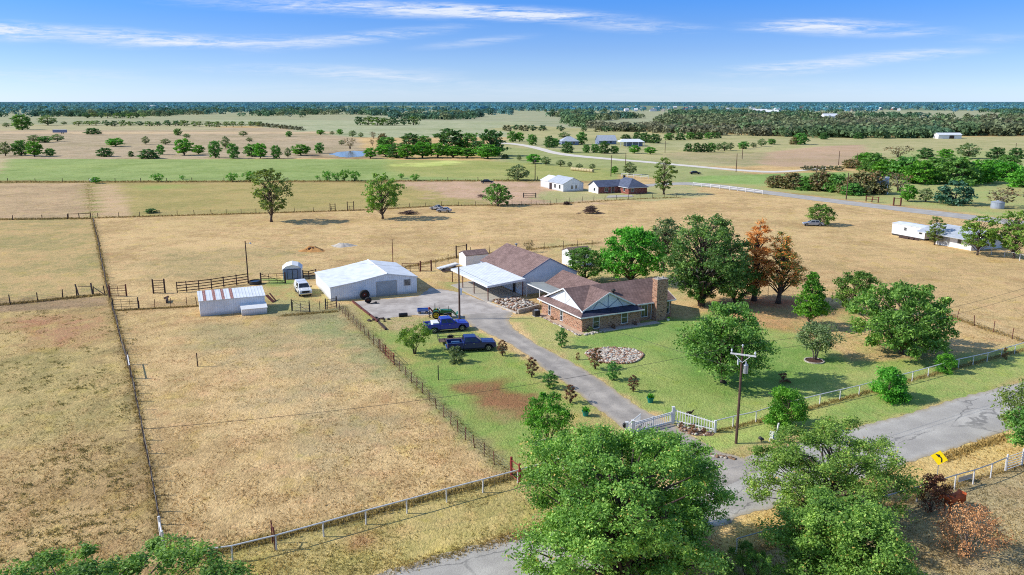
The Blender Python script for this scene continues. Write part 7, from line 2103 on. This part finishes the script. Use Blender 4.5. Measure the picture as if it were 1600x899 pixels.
for row_ in range(2):
    for i in range(n):
        t0, t1 = i / n, (i + .93) / n
        q.bar(((b_[0] - o[0]) * t0, (b_[1] - o[1]) * t0, .17 + row_ * .31), ((b_[0] - o[0]) * t1, (b_[1] - o[1]) * t1, .17 + row_ * .31), .3 + pd.uniform(-.03, .03), .29)
q.build('wall_stone', M['stone'], k)
# planting strip along the west wall and front walk
hp = lambda x, y: (HA[0] + x * math.cos(HRr) - y * math.sin(HRr), HA[1] + x * math.sin(HRr) + y * math.cos(HRr))
tag(sheet('flower_bed', [hp(-1.25, -1.1), hp(-.03, -.9), hp(-.03, 11), hp(-1.2, 11)], M['bed_soil'], z=.02, world=True, jag=.06), kind='structure')
tag(sheet('front_walk', [hp(2.6, -1.3), hp(12.0, -1.2), hp(12.0, -.02), hp(2.6, -.02)], M['concrete'], z=.05, thick=.05, world=True, jag=.0), kind='structure')
n = 90; yy = r.uniform(-1.0, 11, n); rocks('edging_stones', np.stack([*np.array([hp(-1.25 + .1 * math.sin(a * 2), a) for a in yy]).T, np.full(n, .05)], 1), r.uniform(.1, .2, n), [M['stone'], M['stone'], M['red_stone']], 9)
n = 26; xx = r.uniform(-1.3, 2.8, n); rocks('edging_stones', np.stack([*np.array([hp(a, -1.25 + r.normal(0, .12)) for a in xx]).T, np.full(n, .06)], 1), r.uniform(.12, .3, n), [M['stone'], M['stone']], 10)
for x_, y_, s_, lab in ((.9, -.55, .8, 'small green shrub at the front corner of the brick house'), (4.6, -.5, .7, 'small reddish shrub under the front wall between two house windows'), (8.2, -.45, .6, 'small dark shrub by the front door of the brick house')):
    p_ = hp(x_, y_); plant_m('ball_shrub' if 'green' in lab else 'dry_bush', p_[0], p_[1], s_, s_ * 1.1, lab, 'shrub', 'shrub')
plant_m('dry_bush', *hp(-.6, 7.2), .6, .8, 'dry little shrub in the bed under the west windows', 'shrub', 'shrub')
# gate flower bed
GB = [P(*p) for p in [(1057, 664), (1080, 668), (1116, 677), (1112, 681), (1086, 682), (1064, 674)]]
tag(sheet('flower_bed', GB, M['soil'], z=.03, world=True, jag=.08), kind='structure')
x, y = in_poly(GB, 60, r); d_ = sdist(x, y, GB); kk = d_ < .45
rocks('edging_stones', np.stack([x[kk], y[kk], np.full(kk.sum(), .08)], 1), r.uniform(.1, .2, kk.sum()), [M['stone'], M['red_stone']], 12)
plant('dry_bush', 1082, 676, 663, 18, 'largest rust brown bush in the stone-edged bed beside the gate', 'shrub')
plant('dry_bush', 1099, 677, 668, 12, 'smaller rust brown bush at the right end of the gate bed', 'shrub')
plant('dry_bush', 1064, 669, 660, 9, 'tiny rust brown bush nearest the gate post', 'shrub')
n = 40; xx = [lerp2(P(1112, 712), P(1150, 718), a) for a in r.uniform(0, 1, n)]
rocks('edging_stones', np.stack([np.array(xx)[:, 0], np.array(xx)[:, 1] + r.normal(0, .15, n), np.full(n, .04)], 1), r.uniform(.1, .26, n), [M['stone'], M['soil']], 13, flat=.4)

# railroad ties round the gravel yard
for a_, b_, lab in (((551, 472), (565, 483.5), 'rusty brown timber sleeper edging the gravel yard beside the workshop'), ((566, 484), (578, 493.5), 'second rusty sleeper along the gravel yard edge'), ((579, 494), (590, 503.5), 'sleeper at the lower corner of the gravel yard'), ((592, 505), (603, 516), 'loose sleeper lying past the gravel yard corner')):
    A_, B_ = P(*a_), P(*b_); t = thing('timber_sleeper', lab, 'timber', A_); q = MB(); q.bar((0, 0, .12), (B_[0] - A_[0], B_[1] - A_[1], .12), .24, .24); q.build('beam', M['rust_steel'] if 'loose' not in lab else M['dark_wood'], t)
x_ = r.normal(0, .6, 26); y_ = r.normal(0, .5, 26); o = P(590, 500)
rocks('dark_rubble', np.stack([o[0] + x_, o[1] + y_, np.full(26, .08)], 1), r.uniform(.1, .3, 26), [M['dark_steel'], M['dark_wood']], 14)


def mound(name, label, cat, u, v, w, h, mat, seed, depth=.7, clods=0, clod_mat=None):
    R = WM(v, w) / 2
    t = thing(name, label, cat, P(u, v))
    n, m = 34, 12; q = MB(); vs = [(0, 0, h)]
    for j in range(1, m + 1):
        for i in range(n):
            a = 2 * PI * i / n; rr = R * j / m * (1 + .15 * math.sin(3 * a + seed) + .08 * math.sin(7 * a))
            z = h * (math.cos(min(1, j / m) * PI) * .5 + .5) * (.75 + .5 * float(vnoise(np.array([rr * math.cos(a) * 1.1 + 40]), np.array([rr * math.sin(a) * 1.1 + 40]), seed)[0]))
            vs.append((rr * math.cos(a), rr * math.sin(a) * depth, z - .02))
    fs = [(0, 1 + i, 1 + (i + 1) % n) for i in range(n)]
    for j in range(m - 1):
        for i in range(n): fs.append((1 + j * n + i, 1 + (j + 1) * n + i, 1 + (j + 1) * n + (i + 1) % n, 1 + j * n + (i + 1) % n))
    q.add(vs, fs); q.build('heap', M[mat], t)
    if clods:
        rr = np.random.default_rng(seed); a = rr.uniform(0, 2 * PI, clods); d = rr.uniform(0, .5, clods) * R
        for_pts = np.stack([d * np.cos(a), d * np.sin(a) * depth, h * .8 * (1 - d / R) ** 1.2], 1)
        o = rocks('clods', for_pts, rr.uniform(.15, .4, clods), [M[clod_mat]], seed + 1, kind=None); o.parent = t


mound('dirt_pile', 'orange brown soil heap with a dark top in the dry field', 'soil heap', 489, 392, 46, 1.0, 'soil_orange', 4, clods=50, clod_mat='mulch')
mound('gravel_pile', 'flat pale gravel heap next to the orange brown soil heap', 'gravel heap', 536, 384.5, 42, .7, 'stone', 7)


def sticks(name, label, cat, u, v, w, h, n, seed, mat='twig'):
    t = thing(name, label, cat, P(u, v)); R = WM(v, w) / 2; rr = random.Random(seed); q = MB()
    for i in range(n):
        d = abs(rr.gauss(0, .42)); a = rr.uniform(0, 2 * PI); x, y = R * d * math.cos(a), R * .55 * d * math.sin(a)
        z = max(.05, h * (1 - min(1, d) ** 1.5) * rr.uniform(.2, 1)); L = rr.uniform(.8, 2.6); th = rr.uniform(0, 2 * PI); tl = rr.uniform(-.3, .35)
        q.tube([(x - L / 2 * math.cos(th), y - L / 2 * math.sin(th), max(.02, z - L / 2 * tl)), (x, y, z + .1), (x + L / 2 * math.cos(th), y + L / 2 * math.sin(th), max(.02, z + L / 2 * tl))], [rr.uniform(.03, .09), .05, .02], 5)
    q.build('branches', M[mat], t)


sticks('brush_pile', 'grey heap of cut branches in the dry field before the red brick house', 'brush pile', 923, 334, 36, 2.2, 240, 3)
sticks('brush_pile', 'small dark heap of logs by the yard fence of the white farm building', 'brush pile', 886, 320, 12, .9, 60, 4, 'dark_wood')
sticks('brush_pile', 'low scatter of dead branches under the round light green field tree', 'brush pile', 639, 335, 36, .9, 130, 5)
sticks('brush_pile', 'fallen dead tree on bare ground right of the wrecked car', 'brush pile', 752, 309, 16, 1.0, 40, 6)
# stacked roofing sheets behind the carport
A_ = P(686, 422); t = thing('roof_sheets', 'long pale roofing sheets stacked in the grass behind the workshop', 'roof sheets', A_, math.radians(48))
q = MB()
for i in range(6): q.cbox((2.2 + pd.uniform(-.2, .2), pd.uniform(-.1, .1) , .25 + i * .05), (4.6, .95, .035), pd.uniform(-.05, .05), 0, -.05)
q.build('sheet_metal', M['white_paint'], t)
q = MB(); q.box(.6, .8, -.7, .7, 0, .2); q.box(3.4, 3.6, -.7, .7, 0, .32); q.build('bearer', M['dark_wood'], t)
t = thing('lumber_pile', 'dark boards lying along the grass beside the roofing sheets', 'lumber', P(690, 425), math.radians(40))
q = MB()
for i in range(5): q.cbox((2 + pd.uniform(-.4, .4), -.9 + i * .3, .08 + pd.uniform(0, .1)), (3.8, .22, .08), pd.uniform(-.1, .1))
q.build('boards', M['dark_wood'], t)
t = thing('stock_tank', 'dark round stock tank behind the long white shed', 'water trough', P(399, 444))
q = MB(); q.lathe([(.95, 0), (1.0, .05), (1.0, .62), (.94, .62), (.93, .3), (.02, .28)], n=24); q.build('tub', M['dark_steel'], t)
q = MB(); q.lathe([(.92, .5), (.02, .505)], n=24); q.f = q.f[:-2]; q.m = q.m[:-2]; q.build('water', M['glass'], t)
t = thing('loading_ramp', 'leaning brown plank ramp at the end of the long shed', 'ramp', P(417, 470), math.radians(-40))
q = MB(); q.bar((0, 0, .9), (1.8, 0, .08), .5, .1); q.bar((-.2, .7, 1.0), (1.4, .7, .06), .2, .1); q.build('plank', M['rust_steel'], t)
t = thing('gas_tank', 'white propane tank by the field corner bush', 'tank', P(146, 285.5), .2)
q = MB(); q.lathe([(.1, -1.3), (.45, -1.15), (.55, -.9), (.55, .9), (.45, 1.15), (.1, 1.3)], (0, 0, .95), 16, axis='X'); q.build('tank_body', M['white_paint'], t)
for x_ in (-.7, .7): q = MB(); q.box(x_ - .08, x_ + .08, -.35, .35, 0, .5); q.build('leg', M['dark_steel'], t)
for i in range(8):
    a_, b_ = P(893, 266.5), P(927, 269.8); f = (i + .5) / 8; p_ = lerp2(a_, b_, f)
    t = thing('hay_bale', '%s round hay bale from the left in the row on the rise' % ORD[i], 'hay bale', p_, math.atan2(b_[1] - a_[1], b_[0] - a_[0]), 'round hay bales laid end to end')
    L = math.dist(a_, b_) / 8 * .97
    q = MB(); q.lathe([(.55, -L / 2), (.72, -L / 2 + .08), (.74, 0), (.72, L / 2 - .08), (.55, L / 2)], (0, 0, .72), 18, axis='X'); o = q.build('roll', M['hay'], t)
    q = MB()
    for x_ in (-.3, .3): q.lathe([(.745, x_ - .03), (.748, x_ + .03)], (0, 0, .72), 18, axis='X')
    q.build('net_wrap', M['stone'], t)

# ---- signs at the street
sb = P(1463, 752); st = HT(1463, 752, 704); D = .56
t = thing('curve_sign', 'yellow diamond road sign with a black left curve arrow on a steel post', 'road sign', sb, math.radians(-42))
q = MB(); q.box(-.03, .03, 0, .05, -.2, st - .2); q.build('post', M['galv'], t)
zc = st - D - .08
q = MB(); q.extrude_y([(0, zc - D - .08), (D + .08, zc), (0, zc + D + .08), (-D - .08, zc)], -.025, -.004); pn = q.build('sign_panel', M['yellow'], t)
q = MB()
path = [(.2, -.34), (.2, -.12), (.16, .02), (.06, .10), (-.08, .16)]
w_ = .055
for (x0, z0), (x1, z1) in zip(path, path[1:]):
    L = math.hypot(x1 - x0, z1 - z0); nx, nz = -(z1 - z0) / L * w_, (x1 - x0) / L * w_
    q.add([(x0 + nx, -.031, zc + z0 + nz), (x0 - nx, -.031, zc + z0 - nz), (x1 - nx, -.031, zc + z1 - nz), (x1 + nx, -.031, zc + z1 + nz)], [(0, 1, 2, 3)])
q.add([(-.02, -.0315, zc + .01), (-.34, -.0315, zc + .25), (.05, -.0315, zc + .28)], [(0, 1, 2)])
q.build('arrow', M['sign_black'], pn)
rs = P(1209, 691); t = thing('realty_sign', 'white yard sign with a blue printed panel standing on the street lawn', 'yard sign', rs, math.radians(-35))
q = MB(); q.box(-.42, -.37, -.02, .02, -.1, .95); q.box(.37, .42, -.02, .02, -.1, .95); q.box(-.42, .42, -.02, .02, .95, 1.0); q.build('sign_frame', M['white_paint'], t)
q = MB(); q.box(-.37, .37, -.015, .015, .25, .95); pn = q.build('sign_panel', M['white_paint'], t)
q = MB(); q.box(-.1, .35, -.022, -.016, .28, .72); q.build('blue_print', M['sign_blue'], pn)
q = MB(); q.box(-.03, .28, -.026, -.0225, .5, .6); q.box(.0, .22, -.026, -.0225, .36, .42); q.build('pale_print', M['stucco'], pn)
t = thing('marker_post', 'thick white marker post leaning beside the tall hedge shrub', 'post', P(1213, 677)); q = MB(); q.bar((0, 0, -.1), (.16, 0, 1.0), .17, .12); q.build('post_shaft', M['white_paint'], t, bevel=.02)
t = thing('letter_box', 'small dark weathered box on a stub in the street lawn', 'mailbox', P(1189, 691), math.radians(20))
q = MB(); q.box(-.04, .04, -.04, .04, -.1, .25); q.build('post', M['old_wood'], t)
q = MB(); q.extrude_y([(-.13, .25), (.13, .25), (.13, .38), (.08, .46), (-.08, .46), (-.13, .38)], -.25, .25); q.build('box_shell', M['dark_steel'], t)
q = MB(); q.box(.135, .15, -.24, .24, .26, .4); q.build('flap', M['stucco'], t)
t = thing('garden_statue', 'small dark ornament behind the white picket wing fence', 'ornament', P(1076, 650), .4)
q = MB(); q.tube([(-.35, 0, .28), (-.15, 0, .34), (.15, 0, .34), (.35, 0, .3)], [.06, .13, .13, .09], 8); q.tube([(.35, 0, .3), (.5, 0, .5), (.62, 0, .5)], [.08, .07, .04], 8)
for x_ in (-.22, .24):
    for y_ in (-.08, .08): q.tube([(x_, y_, .3), (x_, y_, 0)], [.045, .03], 6)
q.build('figure_body', M['dark_wood'], t)

# ---- horse under the maroon shrub
hz = P(1487, 799)
t = thing('horse', 'chestnut horse standing in the shade behind the maroon shrub, rump in the sun', 'horse', hz, math.radians(200))
bmv = [(-.75, 0, 1.16, .30), (-.45, 0, 1.18, .36), (-.05, 0, 1.12, .34), (.38, 0, 1.13, .33), (.62, 0, 1.22, .25), (.88, 0, 1.42, .17), (1.1, 0, 1.52, .13), (1.24, 0, 1.46, .13), (1.42, 0, 1.28, .09), (1.5, 0, 1.2, .075)]
eg = [(i, i + 1) for i in range(len(bmv) - 1)]
def leg(root, pts):
    b = len(bmv)
    for p in pts: bmv.append(p)
    eg.append((root, b)); eg.extend((b + i, b + i + 1) for i in range(len(pts) - 1))
for s in (-1, 1):
    leg(0, [(-.78 + .05 * s, .2 * s, .86, .19), (-.66 + .05 * s, .21 * s, .68, .12), (-.86 + .05 * s, .2 * s, .46, .065), (-.82 + .05 * s, .2 * s, .12, .05), (-.76 + .05 * s, .2 * s, .04, .065)])
    leg(3, [(.46 - .06 * s, .18 * s, .86, .14), (.46 - .06 * s, .18 * s, .52, .075), (.47 - .06 * s, .18 * s, .12, .05), (.52 - .06 * s, .18 * s, .04, .065)])
    leg(6, [(1.1, .07 * s, 1.66, .035), (1.12, .08 * s, 1.72, .012)])
me = bpy.data.meshes.new('horse_body'); me.from_pydata([p[:3] for p in bmv], eg, [])
ho = link_mesh('horse_body', me, t); md = ho.modifiers.new('skin', 'SKIN')
for i, sv in enumerate(me.skin_vertices[0].data): sv.radius = (bmv[i][3], bmv[i][3])
me.skin_vertices[0].data[1].use_root = True
sm = ho.modifiers.new('smooth', 'SUBSURF'); sm.levels = sm.render_levels = 2
# bake the modifiers so that the coat material sits on the finished mesh
dg = bpy.context.evaluated_depsgraph_get(); me2 = bpy.data.meshes.new_from_object(ho.evaluated_get(dg)); ho.modifiers.clear(); ho.data = me2
me2.materials.clear(); me2.materials.append(M['chestnut']); me2.polygons.foreach_set('use_smooth', [True] * len(me2.polygons))
q = MB(); q.tube([(-.98, 0, 1.25), (-1.12, 0, 1.15), (-1.16, 0, .8), (-1.12, 0, .5)], [.05, .08, .09, .02], 8); q.build('tail', M['dark_wood'], t)
q = MB(); q.hexa([(.6, -.03, 1.42), (1.05, -.03, 1.64), (1.05, .03, 1.64), (.6, .03, 1.42), (.56, -.02, 1.5), (1.08, -.02, 1.76), (1.08, .02, 1.76), (.56, .02, 1.5)]); q.build('mane', M['dark_wood'], t)
for s in (-1, 1):
    q = MB(); q.lathe([(.001, -.022), (.022, -.01), (.026, 0), (.022, .01), (.001, .022)], (1.27, .115 * s, 1.5), 8); q.build('eye', M['sign_black'], t)

# ================================================================ SKY, SUN, CAMERA
SUN_EL = math.radians(36)
w = bpy.data.worlds.new('World'); SC.world = w; w.use_nodes = True
nt = w.node_tree; nt.nodes.clear()
N = NT.__new__(NT); N.t = nt
out = nt.nodes.new('ShaderNodeOutputWorld'); bg = nt.nodes.new('ShaderNodeBackground')
sky = nt.nodes.new('ShaderNodeTexSky'); sky.sky_type = 'NISHITA'; sky.sun_disc = False; sky.sun_elevation = SUN_EL; sky.sun_rotation = math.radians(270)
sky.altitude = 200; sky.air_density = 1.0; sky.dust_density = .3; sky.ozone_density = 1.6
dirv = N.coord('Generated')
sp = N.n('ShaderNodeSeparateXYZ'); N.l(dirv, sp.inputs[0])
yy_ = N.math('MAXIMUM', sp.outputs[1], .02)
az = N.math('DIVIDE', sp.outputs[0], yy_); el = N.math('DIVIDE', sp.outputs[2], yy_)
# paler towards the horizon, deeper blue above; unseen upper sky brightened to fill shade
cr = N.n('ShaderNodeValToRGB'); N.l(sp.outputs[2], cr.inputs[0])
els = cr.color_ramp.elements
while len(els) < len(SKY_TINT): els.new(.5)
for e, (p, c) in zip(els, SKY_TINT): e.position = p; e.color = (*[x / 2 for x in c], 1)
t2 = N.n('ShaderNodeVectorMath', operation='SCALE'); t2.inputs[3].default_value = 2.0; N.l(cr.outputs[0], t2.inputs[0])
col = N.mix(1.0, sky.outputs[0], t2.outputs[0], 'MULTIPLY')


def skyuv(u, v):
    a = (u - 800) / FOC; b = -(v - 449.5) / FOC
    d = CP + b * SP
    return a / d, (-SP + b * CP) / d


cv = N.n('ShaderNodeCombineXYZ'); N.l(az, cv.inputs[0]); N.l(el, cv.inputs[1])
CLOUDS = [(620, 14, 330, 13, -.035, 1.0), (830, 24, 190, 10, -.06, .9), (1010, 44, 110, 9, -.02, .5), (150, 55, 260, 13, -.05, .9), (330, 66, 170, 9, .03, .8), (560, 60, 170, 10, .10, .75), (20, 50, 60, 16, .0, .8),
          (500, 110, 210, 10, -.02, .5), (610, 122, 120, 9, -.03, .6), (740, 66, 90, 7, .1, .4), (1330, 44, 150, 13, -.03, .95), (1250, 40, 90, 8, .06, .7), (1420, 86, 130, 9, .06, .7), (1230, 108, 110, 11, .05, .75), (1290, 100, 180, 7, .05, .4), (60, 120, 200, 14, 0, .35), (1560, 60, 80, 8, .03, .3), (900, 140, 700, 16, 0, .22)]
tot = None
for (u, v, hw_, hh_, ang, amp) in CLOUDS:
    cx, cy = skyuv(u, v)
    mp = N.mapping(cv.outputs[0], (1, 1, 1), (0, 0, 0), (-cx, -cy, 0))
    mp = N.mapping(mp, (1, 1, 1), (0, 0, -ang)); mp = N.mapping(mp, (FOC / hw_, FOC / hh_, 0))
    ln = N.n('ShaderNodeVectorMath', operation='LENGTH'); N.l(mp, ln.inputs[0])
    g = N.math('MULTIPLY', N.ramp(ln.outputs['Value'], 1.35, .0), amp)
    tot = g if tot is None else N.math('ADD', tot, g)
n1 = N.noise(N.mapping(cv.outputs[0], (9, 95, 1), (0, 0, .03)), 1.0, 7, .62, .9)
n2 = N.noise(N.mapping(cv.outputs[0], (34, 330, 1), (0, 0, .10), (3, 1, 0)), 1.0, 6, .72, .8)
tex = N.math('ADD', N.math('MULTIPLY', n1, .6), N.math('MULTIPLY', n2, .4))
m = N.math('MULTIPLY', tot, N.ramp(tex, .36, .66, .0, 1.15), None, True)
col = N.mix(N.math('MULTIPLY', m, .9), col, CLOUD_COL)
N.l(col, bg.inputs[0]); bg.inputs[1].default_value = SKY_STRENGTH
N.l(bg.outputs[0], out.inputs[0])

sl = bpy.data.lights.new('sun', 'SUN'); sl.energy = 5.0; sl.angle = math.radians(.53); sl.color = (1.0, .955, .88)
so = bpy.data.objects.new('sun', sl); COL.objects.link(so); so.rotation_euler = (0, -(PI / 2 - SUN_EL), math.radians(2)); so.location = (-60, 40, 60)

cam = bpy.data.cameras.new('camera'); cam.sensor_width = 36; cam.lens = 36 * FOC / 1600; cam.clip_end = 90000; cam.clip_start = .5
co = bpy.data.objects.new('camera', cam); COL.objects.link(co); co.location = (0, 0, CAMH); co.rotation_euler = (PI / 2 - PITCH, 0, 0)
SC.camera = co
SC.view_settings.view_transform = 'Standard'; SC.view_settings.look = 'None'; SC.view_settings.exposure = 0; SC.view_settings.gamma = 1
SC.cycles.max_bounces = 6; SC.cycles.diffuse_bounces = 3; SC.cycles.glossy_bounces = 2; SC.cycles.transmission_bounces = 3; SC.cycles.transparent_max_bounces = 4
SC.cycles.caustics_reflective = False; SC.cycles.caustics_refractive = False; SC.cycles.sample_clamp_indirect = 4
SC.cycles.use_denoising = False; SC.cycles.filter_width = 1.05; SC.cycles.use_adaptive_sampling = False
